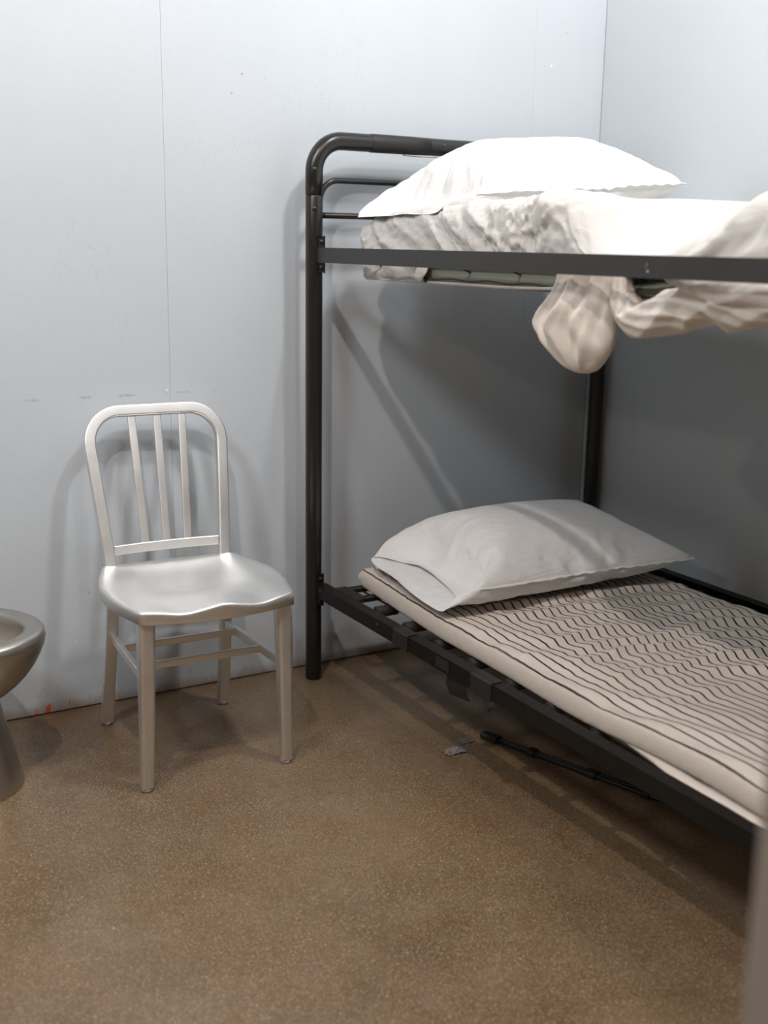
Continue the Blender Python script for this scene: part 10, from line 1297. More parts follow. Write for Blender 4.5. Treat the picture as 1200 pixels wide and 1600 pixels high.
1,0,-1,-1,0,4,-1,0,-9,1,0,7,0,1,-6,0,0,2,0,0,6,1,-1,-5,0,0,1,-1,0,0,0,0,0,0,0,0,0,0,3,0,1,-7,0,0,3,1,-1,2,0,0,-2,0,1,-3,-1,-1,4,0,-1,-2,1,0,4,-1,1,-7,0,0,6,0,0,3,1,1,-4,-1,-1,-2,1,0,2,-1,0,0,0,1,1,1,0,-1,0,-1,1,-1,2,-3,
0,-1,2,0,3,0,15,-3,1,1,3,-1,-1,-2,-3,0,2,3,0,0,-4,0,0,0,0,1,5,0,-1,-5,1,0,6,-2,1,-8,1,-1,1,-1,1,10,1,-1,-8,1,1,7,-1,-1,-7,0,0,7,1,0,-2,-1,-1,-6,0,1,4,0,0,1,1,0,0,-1,-1,3,1,2,-6,-1,-1,-3,0,0,8,0,0,1,0,1,-7,0,-1,6,0,0,-4,
1,0,1,0,1,2,-1,0,-4,0,-1,7,0,0,-1,0,-1,-8,0,0,0,0,1,5,0,0,-1,1,0,0,0,0,1,-1,0,-1,0,1,-1,1,0,1,0,-2,0,0,1,0,15,-3,1,0,4,-1,0,-1,-1,1,0,1,-1,0,3,1,0,-2,0,0,-4,-1,0,7,0,-1,-8,0,0,6,1,1,-3,0,-1,1,0,0,-1,-1,0,1,0,1,4,1,-1,-8,
-1,0,0,0,1,7,1,0,-3,0,0,0,-1,-1,0,1,1,-1,-1,0,-4,0,1,8,0,0,-6,0,0,-1,0,-1,7,0,0,-6,0,0,3,0,1,0,0,-1,-3,-1,-1,8,1,1,-9,0,0,0,0,0,6,0,0,0,1,0,-4,-1,-1,7,0,1,-9,0,0,2,0,-1,6,0,3,-7,0,-4,4,0,3,-2,0,0,1,15,-1,1,0,3,0,1,-3,-2,
-1,2,4,1,-2,-7,-1,0,2,0,0,6,0,0,-7,0,1,6,0,0,-5,0,-1,6,0,1,-4,0,0,0,0,0,-4,0,0,-1,0,0,8,0,0,2,1,-1,-8,-1,0,4,0,2,-4,-1,2,9,1,-2,-9,0,0,4,1,0,-2,-1,-1,6,1,0,-5,0,0,0,0,1,1,-1,-1,3,0,-1,-9,0,1,5,1,1,0,0,-1,-1,0,-1,3,-1,1,
-4,0,0,0,-1,0,7,1,1,-4,0,-1,-1,0,0,3,1,1,-2,0,0,-1,0,0,0,0,-1,0,0,0,0,16,0,0,-1,5,2,0,-5,-1,0,-2,-5,0,2,8,0,0,0,-1,-1,-8,1,1,6,1,0,-1,0,0,0,-1,0,-1,0,-1,-6,0,1,11,0,0,-1,0,0,1,0,1,-6,0,-1,1,0,1,0,0,-1,5,0,0,-2,0,-1,-8,
-1,1,12,0,0,-2,0,0,0,1,1,-4,0,-1,-1,0,0,1,0,0,0,1,1,-1,0,0,0,-1,-1,5,0,0,-5,0,0,0,0,1,-2,0,-1,8,0,0,-1,1,0,-6,-1,0,-3,1,1,7,-1,-1,-6,0,0,-1,0,0,4,0,0,0,0,1,0,0,-1,0,15,0,1,-1,-6,-3,2,7,2,-1,-1,0,0,0,0,0,-1,-4,1,1,6,0,0,
-4,-1,0,-2,0,-1,9,0,0,-10,0,1,8,0,0,-8,0,0,1,0,0,0,0,-1,7,0,1,-7,1,0,4,-1,0,-3,0,0,2,0,0,-1,1,0,0,-1,-1,-4,-1,0,0,2,0,4,0,1,2,0,0,0,0,0,3,-1,-1,-7,-1,0,9,1,1,-8,0,-1,-1,1,1,4,-1,0,-1,0,1,-1,0,-1,-4,0,0,2,1,0,4,-1,0,-4,1,
1,6,-1,-1,-2,1,-1,0,0,2,-1,0,-1,1,0,0,0,16,1,-1,0,-1,1,-2,4,5,2,-4,-5,0,0,-2,-1,1,5,0,0,-5,0,0,4,0,-1,-2,0,0,0,0,0,0,0,0,-3,0,0,7,0,0,0,0,-1,-4,1,1,-2,0,0,1,-2,-1,6,1,1,-1,0,-1,-10,0,0,10,0,1,-9,0,1,5,1,-1,3,-1,0,-7,0,
-1,8,0,1,-8,0,0,2,0,1,2,1,-1,2,-1,0,3,-1,1,2,-1,0,1,1,0,-1,1,-2,-12,0,1,9,0,0,-3,0,0,-3,0,0,2,0,0,-2,1,1,1,-1,-1,3,0,2,-5,0,-2,3,0,0,-1,15,2,-1,0,-3,1,1,0,0,-1,1,1,0,0,1,1,0,-5,0,0,3,0,0,0,0,0,0,0,0,0,0,0,0,0,0,3,-1,0,
-7,1,-1,4,0,1,0,-1,0,-3,0,-1,7,0,1,-7,1,0,1,-1,1,2,1,0,1,-2,0,4,2,-1,-4,-1,0,2,0,-1,-1,0,1,-5,0,0,3,0,0,-3,1,0,4,-1,1,-2,-1,0,-5,1,-1,1,0,0,3,0,0,-3,0,1,10,0,0,-9,0,-1,8,0,0,1,0,0,0,0,0,0,0,0,-1,0,2,-8,0,-3,5,0,1,-2,1,0,
1,15,1,-1,1,-2,0,-1,0,0,1,1,1,-1,0,0,0,0,0,0,0,3,0,-1,-6,0,1,3,0,0,1,0,0,0,0,0,0,1,-1,0,-1,1,-5,0,0,7,0,0,1,0,0,-8,1,0,2,-1,0,-1,0,-1,9,0,1,-5,0,-1,-6,-1,-1,11,1,1,-5,-1,1,5,0,0,1,0,0,0,0,0,1,0,0,-3,0,0,-11,2,0,7,-1,0,2,
1,0,-4,-1,0,-1,0,0,2,0,-1,0,1,1,-1,-1,0,-3,0,0,0,0,0,0,0,0,2,0,0,2,1,-1,0,0,1,0,-1,0,0,16,3,-2,-1,-3,2,0,-3,-3,-1,5,8,1,-2,-9,0,-1,7,0,0,-5,0,1,5,1,0,-2,0,0,-1,-1,1,4,0,-1,-7,-1,1,7,0,0,2,1,-1,-8,0,0,-2,-1,0,9,0,0,0,1,0,
0,-1,0,-11,0,0,-1,1,-1,13,-1,1,-12,0,0,-2,0,0,0,0,0,1,0,0,0,0,0,1,0,0,0,2,1,7,-1,-1,4,0,0,-10,-1,0,0,2,-1,8,-1,1,-7,0,1,8,0,-1,-7,0,0,5,1,0,-3,0,0,0,0,0,0,0,0,0,-1,1,0,0,-1,0,1,-1,0,15,-3,2,1,2,-2,0,1,-1,0,0,1,0,0,1,0,1,
-4,0,-1,7,-1,-1,-7,0,0,6,-1,1,-9,1,0,1,0,1,3,0,0,-3,0,-1,0,0,0,11,-1,0,1,1,0,-12,0,0,0,-1,0,-2,1,0,11,0,-1,-3,0,1,-1,1,1,0,-1,0,4,0,0,0,0,-1,-5,1,0,0,0,0,-1,-2,-1,8,0,0,0,0,0,-13,1,0,9,1,0,1,-1,1,-6,1,0,2,0,-1,3,-1,1,2,
1,0,-6,-1,0,6,0,0,0,0,-1,-4,0,0,0,1,0,1,0,0,0,-1,1,-1,15,0,0,0,1,0,0,-1,0,0,-2,-4,0,3,7,0,-1,-3,0,0,0,1,1,3,-1,0,-7,0,0,3,0,-1,7,0,0,1,0,0,-2,0,0,-5,-1,1,-6,1,-1,5,0,0,2,0,0,1,0,0,0,0,0,0,1,0,-1,-1,1,-6,0,0,9,0,-1,-8,0,
0,0,0,0,10,-2,0,1,1,0,0,1,-1,-12,0,0,-2,0,1,11,1,0,-7,-1,0,1,0,0,3,0,0,4,0,1,-6,0,-1,-4,0,0,4,0,-1,1,0,0,-4,1,1,6,0,0,-2,-1,0,0,0,0,-1,0,-3,-1,16,0,0,0,-1,0,0,1,1,-1,1,0,0,-2,-5,0,0,8,0,1,-8,0,0,2,0,0,5,1,0,-2,-1,0,-1,0,
-1,-5,0,0,4,0,1,5,0,-1,-5,1,1,0,0,0,1,0,0,0,0,0,2,0,0,0,-2,1,3,1,0,-2,0,-1,-8,0,1,9,0,-1,-4,0,0,-1,-1,0,-6,1,-1,4,1,2,2,-2,-1,6,1,0,-8,-1,0,9,0,0,-1,1,0,0,0,-1,-10,0,0,0,0,1,8,1,-1,-1,0,1,-2,0,0,0,-1,0,-3,0,-2,7,0,4,-6,
1,-2,2,0,-1,0,15,1,0,0,0,0,0,2,3,1,-4,-6,0,1,4,0,1,-1,-1,-1,-1,0,0,3,0,0,-5,0,-1,7,0,0,-8,0,1,4,0,0,-4,1,0,3,0,0,0,-1,-1,0,0,1,6,-1,0,0,0,0,1,1,1,-6,1,0,1,-1,-2,-5,0,1,8,1,0,-4,-1,1,4,0,0,-9,0,-1,10,0,0,-9,0,-1,8,1,1,-5,
-1,0,0,1,0,0,-1,0,-2,-1,-1,-3,0,0,11,1,0,-1,0,0,-6,0,1,4,0,-1,-6,0,0,6,0,0,1,0,2,-7,1,-3,5,-1,2,-1,0,0,0,15,3,-2,1,-2,2,-1,0,0,0,-1,0,0,0,0,0,0,0,1,0,0,-1,0,-3,0,-1,8,-1,0,-9,2,1,2,0,0,1,0,0,1,-1,0,-3,-1,1,9,1,0,-10,-1,
0,-2,0,0,-1,1,-1,3,-2,-1,-4,0,0,0,2,1,13,0,0,-8,0,0,-1,0,0,0,-1,-1,10,1,1,-9,0,0,8,-1,0,-10,1,0,1,0,0,7,0,1,-7,1,-1,6,0,0,-2,0,0,0,-1,-1,-3,1,0,5,-1,0,-5,0,1,3,0,0,-2,1,0,2,0,0,0,-1,-2,1,1,2,-2,-1,3,2,15,-4,2,0,4,-2,1,1,
0,0,-1,-1,0,0,3,-1,0,-6,0,1,6,1,0,-1,-1,0,0,1,0,-2,-2,-1,6,0,0,2,0,0,1,0,0,-1,1,0,-4,-1,1,4,1,0,-1,0,0,-2,0,0,-9,-1,0,11,2,-2,-5,-1,1,-6,0,0,4,0,0,3,0,0,1,0,1,-1,1,-2,-4,-2,1,-3,0,-1,13,0,0,-1,1,0,-3,0,0,1,0,0,-10,0,1,5,
0,0,1,0,1,2,0,0,-6,0,-1,5,1,0,-1,0,0,2,-1,0,-6,0,0,3,1,-1,0,-1,0,1,1,2,-1,15,-2,2,1,3,-1,-1,-1,-1,0,0,0,0,0,-3,1,0,3,0,0,-1,-1,0,2,1,0,-1,-1,0,0,1,1,-3,-1,0,3,-1,-1,-7,0,0,0,-1,0,-1,0,0,0,1,0,2,1,0,2,-1,-1,11,1,1,-11,-3,
0,13,0,0,1,1,0,0,0,0,-3,2,0,-1,-1,-2,-13,0,1,14,0,0,1,1,2,-7,-1,-1,-6,0,0,-2,0,0,1,1,0,11,1,0,-2,0,0,-4,-1,0,-3,0,-1,7,1,1,-6,-1,0,6,0,-1,-5,0,0,2,1,0,0,-1,1,0,1,-1,0,-1,2,0,16,-2,0,-1,3,1,1,-1,-2,0,0,1,-1,0,3,0,0,1,0,0,
0,0,0,0,0,1,-4,1,0,3,-1,0,-4,0,-1,0,0,0,0,0,0,3,1,0,1,0,0,-2,-2,-1,4,1,0,1,-1,1,-13,0,-2,12,1,2,-7,-2,-1,-6,-1,0,-1,1,0,0,0,0,0,2,3,8,0,-2,2,0,-1,-5,1,0,3,0,1,4,0,0,-3,-1,-1,5,0,1,-9,0,-1,6,0,0,-7,1,0,6,0,1,-4,-1,0,3,0,
0,0,0,0,-1,1,0,2,-1,0,-1,1,-1,1,-1,1,-1,1,1,1,15,-2,1,0,3,-1,0,-3,-1,0,2,1,1,0,0,-1,0,-3,0,0,2,0,0,-4,0,0,0,0,1,2,0,-2,8,0,0,-11,1,1,9,-1,0,-6,0,0,0,-1,-1,8,1,1,-10,-1,0,-1,0,-1,13,2,2,-7,-2,-1,-7,1,0,10,1,-1,-4,-1,0,1,
0,0,1,1,0,0,-1,3,-5,0,0,8,-1,-3,-11,0,0,1,0,-1,12,1,1,-9,0,-1,2,-1,1,-4,0,1,10,1,0,-1,-1,0,2,1,0,-1,0,-1,-9,1,1,4,-1,0,1,1,0,-1,-1,-1,-1,1,0,1,-1,1,0,15,0,1,0,5,2,1,-3,-2,0,-1,-1,-1,0,0,1,0,-1,-1,0,-3,1,-1,7,0,0,-4,-1,
-1,5,0,2,-3,1,0,-1,-1,0,-3,1,0,6,0,0,-2,0,0,0,0,-1,-1,-1,-1,5,-1,1,-11,-1,0,-2,2,0,13,1,0,-9,-1,1,6,-2,-2,8,0,0,-2,0,0,0,2,0,-3,0,1,-5,0,1,1,-1,-1,6,1,0,-11,0,-1,9,-1,1,2,1,0,-1,0,-1,-11,0,0,0,0,0,0,0,0,5,1,0,0,-1,0,3,1,
0,-2,-1,0,-2,1,1,1,-1,-1,0,1,1,0,16,-1,0,-1,-1,-1,0,6,3,0,-4,-2,1,0,-1,-1,0,2,0,0,2,0,1,-7,-1,-1,10,1,1,-4,0,-1,-7,0,1,10,0,-1,-4,0,0,-3,-1,-1,7,1,1,-5,0,1,5,-1,0,-10,1,0,10,1,-1,-4,0,0,-2,-1,1,1,-1,-2,7,-1,0,-15,0,0,0,
-1,0,-1,0,0,0,2,0,2,2,2,8,-1,-1,2,0,1,2,-1,-1,-12,0,0,0,0,0,2,1,0,11,-1,0,-1,1,0,-1,0,-1,-9,0,1,7,1,0,-5,-1,-1,4,1,0,-1,-1,1,0,1,0,0,-1,1,0,15,0,0,1,2,2,-1,-2,-1,0,1,0,0,0,-2,0,0,3,1,0,-3,-1,0,1,1,0,-1,-2,-1,-5,1,1,4,0,
0,-1,-1,0,9,1,0,-1,1,1,-6,-2,-2,-6,1,0,2,-1,-1,12,1,1,-6,0,0,-1,0,1,-2,-1,-2,9,-2,-1,-16,3,2,10,0,-1,-2,1,0,2,-1,0,1,-2,-1,5,1,0,-1,-1,0,-14,1,0,1,1,2,6,0,-1,5,0,0,-1,-1,0,-9,1,0,1,0,0,1,0,1,8,1,-1,-7,-1,0,4,1,1,-1,-1,0,
1,1,0,-1,-1,-1,1,1,2,-1,16,0,0,-1,-3,-2,1,2,2,0,1,1,-1,0,1,1,0,-5,-1,0,0,0,-1,8,-1,0,-10,2,1,8,-1,0,-1,-1,-1,3,1,0,-10,-1,0,0,0,0,-1,0,1,13,0,0,0,1,0,-13,0,0,0,-3,-1,16,2,0,-2,-1,-1,-15,2,2,11,1,0,-6,-3,-1,10,0,0,-1,1,0,
0,0,-1,-14,-2,0,-1,3,1,13,-1,0,1,0,0,1,1,0,-10,0,0,-1,0,0,8,0,0,-1,0,0,-1,0,0,-6,-1,0,9,1,0,-2,0,0,-3,1,0,0,-1,1,-1,0,0,0,0,0,1,15,-1,0,0,-1,-1,0,-1,-1,0,4,3,1,0,-4,-1,0,4,1,0,0,0,0,-1,0,0,0,-1,0,-2,0,-1,7,0,0,-9,0,1,2,
0,0,5,0,0,-1,1,0,-2,-3,-1,-7,1,0,13,-1,0,2,0,-2,-18,-2,0,0,5,3,8,-1,1,-1,-1,-2,10,-1,0,-15,0,0,0,0,0,-1,2,0,14,1,-1,-3,0,1,-2,-1,-1,-5,0,0,0,0,0,9,0,0,1,0,1,-3,0,-1,-4,1,0,2,0,0,0,0,0,-1,-1,0,-3,0,0,1,0,0,4,1,-1,0,0,0,1,
0,2,-2,16,0,0,0,-1,0,-1,1,0,0,2,4,0,-2,-4,1,0,1,-1,0,0,0,1,-1,0,0,0,0,0,0,1,0,0,0,0,1,0,0,3,-1,0,-8,0,-1,8,-1,0,-10,0,-1,13,1,2,-6,-2,-4,-10,1,3,14,-1,0,4,-2,0,2,2,0,-2,0,-1,-17,3,1,9,-2,-1,6,1,0,-1,-1,1,-12,1,-1,10,0,1,
-4,0,-1,-1,0,0,2,0,1,-6,0,0,2,1,-1,3,0,0,-1,-1,0,1,0,0,4,0,0,-7,1,0,5,0,0,0,0,0,-2,-1,0,1,0,-2,0,0,4,-1,15,0,0,0,1,1,1,0,1,0,-1,-3,0,1,4,-1,0,-4,0,0,4,1,0,-4,0,0,1,-1,-1,5,0,1,-5,0,1,2,-1,-2,-6,2,0,4,-1,1,-4,-2,-1,12,2,
2,-7,-1,-2,-9,0,2,14,1,0,-10,1,-2,4,-2,-1,-6,1,0,5,-1,2,9,1,0,-8,0,-1,1,-2,-3,-8,2,1,6,-1,2,-5,1,-1,1,-1,1,12,2,-1,-7,0,0,1,-1,0,-2,0,0,1,0,0,0,0,0,-3,0,0,3,0,0,0,0,0,1,0,0,-2,0,0,3,0,2,-3,1,-1,1,0,0,0,15,0,0,1,-1,-1,-1,
2,3,0,-1,-2,0,0,0,0,0,3,0,0,-6,0,0,-1,0,0,9,0,0,-10,-1,0,-2,0,0,0,0,0,14,-2,0,3,1,0,-1,3,1,-9,-3,-2,-7,1,1,13,1,2,-4,0,-1,-2,-3,2,-9,3,-1,11,-2,-2,-12,0,1,2,1,-2,16,2,2,-7,0,0,1,-5,-3,9,0,0,0,1,0,-1,3,1,-7,-1,1,4,0,0,0,
1,-1,-2,0,0,-11,0,0,12,0,0,-1,1,0,-6,0,0,1,0,0,1,0,0,-1,-1,-2,3,1,3,-3,-1,3,-2,0,-3,2,16,-1,0,-1,1,1,0,0,0,1,1,1,-1,1,2,1,-1,-7,0,0,5,-1,0,-1,0,0,-1,0,0,-1,0,0,5,1,0,-1,0,0,-1,-3,-2,-10,-1,0,-1,0,1,0,4,2,7,-2,1,-3,1,0,1,
-3,0,13,3,-5,-10,-1,2,-5,1,2,8,-2,-2,6,-1,0,-18,1,-1,3,-1,0,17,2,1,-18,1,-1,4,-2,-1,-4,-1,0,-2,0,0,1,1,0,1,1,0,2,1,1,5,0,0,1,1,-1,-2,-1,0,-1,0,1,5,0,0,-4,0,0,3,1,1,-2,-1,-3,4,0,2,-2,0,1,-2,15,0,0,1,0,0,0,1,0,-1,0,2,0,0,
0,0,0,0,0,0,-4,0,-1,5,0,1,-8,1,1,8,0,0,-6,-2,-2,8,-1,1,-13,2,2,6,0,-2,7,0,0,1,-4,-1,5,1,0,-1,1,0,-3,1,-2,-15,-3,2,19,0,0,0,0,0,-1,2,-3,-18,-3,-1,19,2,1,-3,-1,-1,-18,4,2,7,-1,1,-4,1,0,8,0,-1,-1,0,0,4,0,0,0,0,1,0,0,-1,-2,
0,1,-5,0,0,6,0,0,1,0,0,-6,0,0,2,0,-1,2,0,1,-1,1,2,-2,0,-1,1,0,0,0,16,-1,0,-1,2,1,0,-2,-1,0,2,2,1,0,-2,-1,0,4,1,0,-3,0,0,-4,-1,0,7,0,0,-7,0,-1,7,0,1,-10,0,1,7,0,0,2,-1,2,-8,1,-2,9,-2,-2,-12,-1,0,-3,-2,0,-1,4,2,17,1,2,-7,
-5,-3,-9,5,-2,7,0,3,5,0,-2,2,-4,-6,-12,5,4,11,-2,-1,4,1,0,-2,0,1,-8,0,0,7,0,0,-2,0,0,-3,0,-1,3,0,1,3,1,0,-2,-1,1,-7,0,0,2,0,-1,8,1,0,-3,-1,0,3,0,0,-3,0,1,-1,0,-1,0,0,3,-1,15,0,0,1,0,-1,0,2,3,-1,0,1,0,-1,-1,0,1,1,0,-1,1,
-1,1,1,1,0,-6,0,0,5,0,0,-8,0,1,6,1,-1,-4,-1,0,2,1,-1,-1,-2,2,-3,1,1,2,-2,-3,9,1,1,0,0,0,-14,0,1,2,-2,-1,15,2,-4,-17,-2,-2,16,4,6,-8,0,-4,-2,-1,-1,-1,0,1,1,-1,0,-3,1,-1,7,1,1,-4,0,0,-2,-1,0,6,0,1,-6,0,-1,-1,0,0,0,0,0,7,0,
0,0,1,1,-2,-1,0,2,0,-1,0,1,0,0,-1,0,-1,1,4,-4,0,-2,2,16,-1,0,-1,1,1,0,0,-2,1,0,1,-1,1,2,0,0,-1,0,0,2,1,0,-2,-1,0,1,0,0,-2,0,1,2,0,0,-2,-1,0,6,2,0,-7,-1,1,2,0,-1,-6,0,2,7,0,-1,2,1,-3,-7,-6,-1,14,-2,-1,2,3,-6,-20,-1,3,18,
6,4,-9,-1,0,-3,-8,7,12,8,-8,-10,1,0,-3,0,0,4,-1,1,-3,0,0,1,0,-1,1,1,0,-2,-1,0,4,-1,1,4,0,-1,-2,1,0,-1,-1,0,4,0,0,-2,1,0,-2,0,1,0,-1,0,1,2,0,-5,-1,0,0,0,1,-1,15,-1,0,1,2,2,-1,0,1,-1,1,4,-1,0,2,0,0,0,-1,0,1,0,0,0,2,0,-2,
-2,0,2,0,0,-1,1,0,-1,2,1,-4,-2,-1,3,-1,0,2,-2,0,3,1,0,-2,3,4,-12,-6,-1,14,6,2,-15,-3,-1,-6,-6,0,23,-19,-4,-7,3,-2,4,5,-2,3,17,-7,-9,-9,9,10,1,-1,0,1,0,0,2,0,-1,2,-1,-1,3,0,-2,0,0,-1,1,0,0,2,0,-3,-3,1,5,2,-1,-4,1,0,-4,0,
0,1,-1,0,3,3,0,-6,0,0,-1,-2,0,4,2,1,-3,0,1,-2,16,0,1,-1,1,0,0,1,3,0,-1,-2,0,0,1,0,0,2,-1,1,0,0,0,1,-3,0,5,2,0,-3,-2,0,3,0,0,0,-2,-1,1,1,1,1,0,0,-2,2,1,-2,0,-1,0,-2,0,3,4,3,-7,-6,0,8,-2,-1,1,2,8,-11,1,0,1,-3,-19,8,5,-3,
-7,-3,9,9,3,-1,-3,0,0,-1,0,0,0,0,0,1,-1,0,1,-3,1,2,1,0,-1,-1,0,1,1,-1,-1,3,0,-3,-3,1,3,4,-1,-2,-1,0,0,2,0,-3,-2,1,2,1,-1,-1,4,1,-7,-1,0,-2,0,1,0,15,-1,0,-2,3,15,-2,0,2,-2,0,2,0,0,0,-2,0,0,0,0,0,-1,-1,1,0,0,-1,-1,0,1,0,0,
-1,-2,-1,1,0,1,0,-1,0,0,0,0,1,-1,-1,-1,0,1,0,0,0,0,-1,-1,1,0,0,-1,2,2,-1,1,0,1,5,5,-2,-17,7,-8,-4,1,-4,5,-11,12,7,-3,2,2,-1,1,2,-1,-1,1,0,0,1,0,0,2,0,-2,1,-1,1,2,0,-2,-1,1,0,1,-1,0,2,0,-1,-2,1,2,2,-1,-2,0,0,1,1,0,-2,0,0,
-1,-1,0,2,1,0,-1,3,2,-16,]
def pillow(data, corners, zs, floor_fn, label, loc, hem, group):
    """corners: near-left, near-right, far-right, far-left on the ground plan, with the height of each"""
    g = cloth(data)
    lo = g.reshape(-1, 3).min(0); hi = g.reshape(-1, 3).max(0)
    n = (g - lo) / (hi - lo)
    c = [np.array(p, float) for p in corners]
    u = n[..., 0:1]; v = n[..., 1:2]
    P = c[0] * (1 - u) * (1 - v) + c[1] * u * (1 - v) + c[2] * u * v + c[3] * (1 - u) * v
    W = np.zeros(g.shape)
    W[..., :3] = P
    W[..., 2] += (g[..., 2] - lo[2]) * zs
    for it in range(10):                      # the open hem hangs smooth
        for i in range(9):
            w = .5 * (1 - i / 9)
            for L in (W[0], W[1]):
                L[i, 1:-1] = (1 - w) * L[i, 1:-1] + w * .5 * (L[i, :-2] + L[i, 2:])
    T, B = W[0], W[1]
    gap = hem * np.sin(np.linspace(0, np.pi, W.shape[2]))[None, :] * np.linspace(1, 0, 9)[:, None]
    T[:9, :, 2] = np.maximum(T[:9, :, 2], B[:9, :, 2] + gap)
    nu, nv = T.shape[:2]
    V = []; idT = np.zeros((nu, nv), int); idB = np.zeros((nu, nv), int)
    for i in range(nu):
        for j in range(nv):
            V.append(T[i, j]); idT[i, j] = len(V) - 1
            if j in (0, nv - 1) or i == nu - 1: idB[i, j] = idT[i, j]
            else: V.append(B[i, j]); idB[i, j] = len(V) - 1
    F = []
    for i in range(nu - 1):
        for j in range(nv - 1):
            F.append((idT[i, j], idT[i + 1, j], idT[i + 1, j + 1], idT[i, j + 1]))
            F.append((idB[i, j], idB[i, j + 1], idB[i + 1, j + 1], idB[i + 1, j]))
    V = np.array(V)
    if floor_fn is not None: V[:, 2] = np.maximum(V[:, 2], floor_fn(V[:, 0], V[:, 1]))
    t = thing('pillow', label, 'pillow', loc, group)
    obj('pillowcase', V, F, M_white, t, sub=1)
    # stitched flange along the near side and the closed end
    path = [idT[i, 0] for i in range(8, nu)] + [idT[nu - 1, j] for j in range(1, nv - 3)]
    inn = [idT[i, 3] for i in range(8, nu - 3)] + [idT[nu - 4, 3]] * 3 + [idT[nu - 4, max(j, 3)] for j in range(1, nv - 3)]
    SV = []
    for k, (a, b2) in enumerate(zip(path, inn)):
        d = V[a] - V[b2]; d[2] = 0; d /= np.linalg.norm(d) + 1e-9
        e = min(1, k / 5, (len(path) - 1 - k) / 5)
        SV += [V[a] - d * .004, V[a] + d * .004 * e, V[a] + d * (.009 * e) + np.array((0, 0, -.002 + .0025 * math.sin(k * 1.9) + .0015 * math.sin(k * 4.3)))]
    sm = obj('seam_flange', SV, grid_faces(len(path), 3), M_white, t, sub=1)
    so = sm.modifiers.new('thickness', 'SOLIDIFY'); so.thickness = .0025; so.offset = 0
    return t
pillow(CLOTH_A, [(1.525, 2.262, .378), (2.375, 2.285, .380), (2.43, 2.87, .428), (1.60, 2.875, .395)], .76,
       lambda x, y: np.full(len(x), .368), 'white pillow on the striped mattress of the lower bunk', (1.98, 2.57, .372), .012, 'bed pillows')
pillow(CLOTH_B, [(1.575, 2.40, 1.372), (2.275, 2.33, 1.415), (2.33, 2.88, 1.405), (1.555, 2.885, 1.364)], 1.17,
       lambda x, y: Z0 + (Z1 - Z0) * head_drop(y) + .004 - .055 * sstep(1.66, 1.57, x), 'white pillow on the rumpled sheet of the upper bunk', (1.95, 2.6, 1.39), .010, 'bed pillows')

# ------------------------------------------------------------------ aluminium chair
chair = thing('chair', 'brushed aluminium chair with three-slat back, standing by the pale blue wall', 'chair', (1.0, 2.69, 0))
chair.rotation_euler = (0, 0, math.radians(-2.5))
XC = 0.998
def seat_mesh():
    n = 41
    us = np.linspace(-1, 1, n)
    def plan(u, v):
        # v -1 front .. 1 back ; rounded square
        uu = u * math.sqrt(1 - .36 * v * v * .55) ; vv = v * math.sqrt(1 - .36 * u * u * .55)
        y = 2.662 + vv / math.sqrt(1 - .198) * 0.0 + (vv / .8955) * .199
        hw = float(np.interp(v, [-1, -.4, .15, .6, 1], [.190, .200, .202, .190, .174]))
        return XC + uu / .8955 * hw, y - .010 * (1 - u * u) * (v < -0.0) * (-v)
    def height(u, v):
        z = .457
        dish = math.exp(-((u) / .62) ** 4) * math.exp(-((v - .28) / .62) ** 4)
        z -= .020 * dish
        z += .004 * math.exp(-((v - .93) / .12) ** 2) * (abs(u) < 2)
        fr = float(sstep(-.1, -1, v))
        z += fr * (.007 * math.exp(-(u / .20) ** 2) - .007 * math.exp(-((abs(u) - .52) / .22) ** 2))
        z += .006 * float(sstep(.75, 1, abs(u))) * float(sstep(-.8, .2, v)) * .4
        return z
    V = np.zeros((n, n, 3))
    for i, v in enumerate(us):
        for j, u in enumerate(us):
            x, y = plan(u, v); V[i, j] = (x, y, height(u, v))
    F = [(f[0], f[1], f[2], f[3]) for f in grid_faces(n, n)]
    Vl = V.reshape(-1, 3).tolist()
    loop = [j for j in range(n)] + [i * n + n - 1 for i in range(1, n)] + [(n - 1) * n + j for j in range(n - 2, -1, -1)] + [i * n for i in range(n - 2, 0, -1)]
    cx, cy = XC, 2.662
    prev = loop
    for (out, dz) in ((.0035, -.0015), (.006, -.005), (.006, -.010), (.005, -.032), (.002, -.034), (-.006, -.034), (-.008, -.012)):
        cur = []
        for k, id_ in enumerate(loop):
            p = np.array(Vl[id_])
            q0 = np.array(Vl[loop[k - 1]]); q1 = np.array(Vl[loop[(k + 1) % len(loop)]])
            t = (q1 - q0)[:2]; t = t / (np.linalg.norm(t) + 1e-9); nrm = np.array((t[1], -t[0]))
            zz = p[2] + dz if dz > -.02 and dz != -.012 else (.457 + dz if dz != -.012 else p[2] - .012)
            Vl.append((p[0] + nrm[0] * out, p[1] + nrm[1] * out, zz)); cur.append(len(Vl) - 1)
        for k in range(len(loop)):
            F.append((prev[k], cur[k], cur[(k + 1) % len(loop)], prev[(k + 1) % len(loop)]))
        prev = cur
    return Vl, F
obj('seat', *seat_mesh(), M_alu, chair)
def back_y(z): return 2.862 + .122 * ((z - .44) / .42) ** 1.15
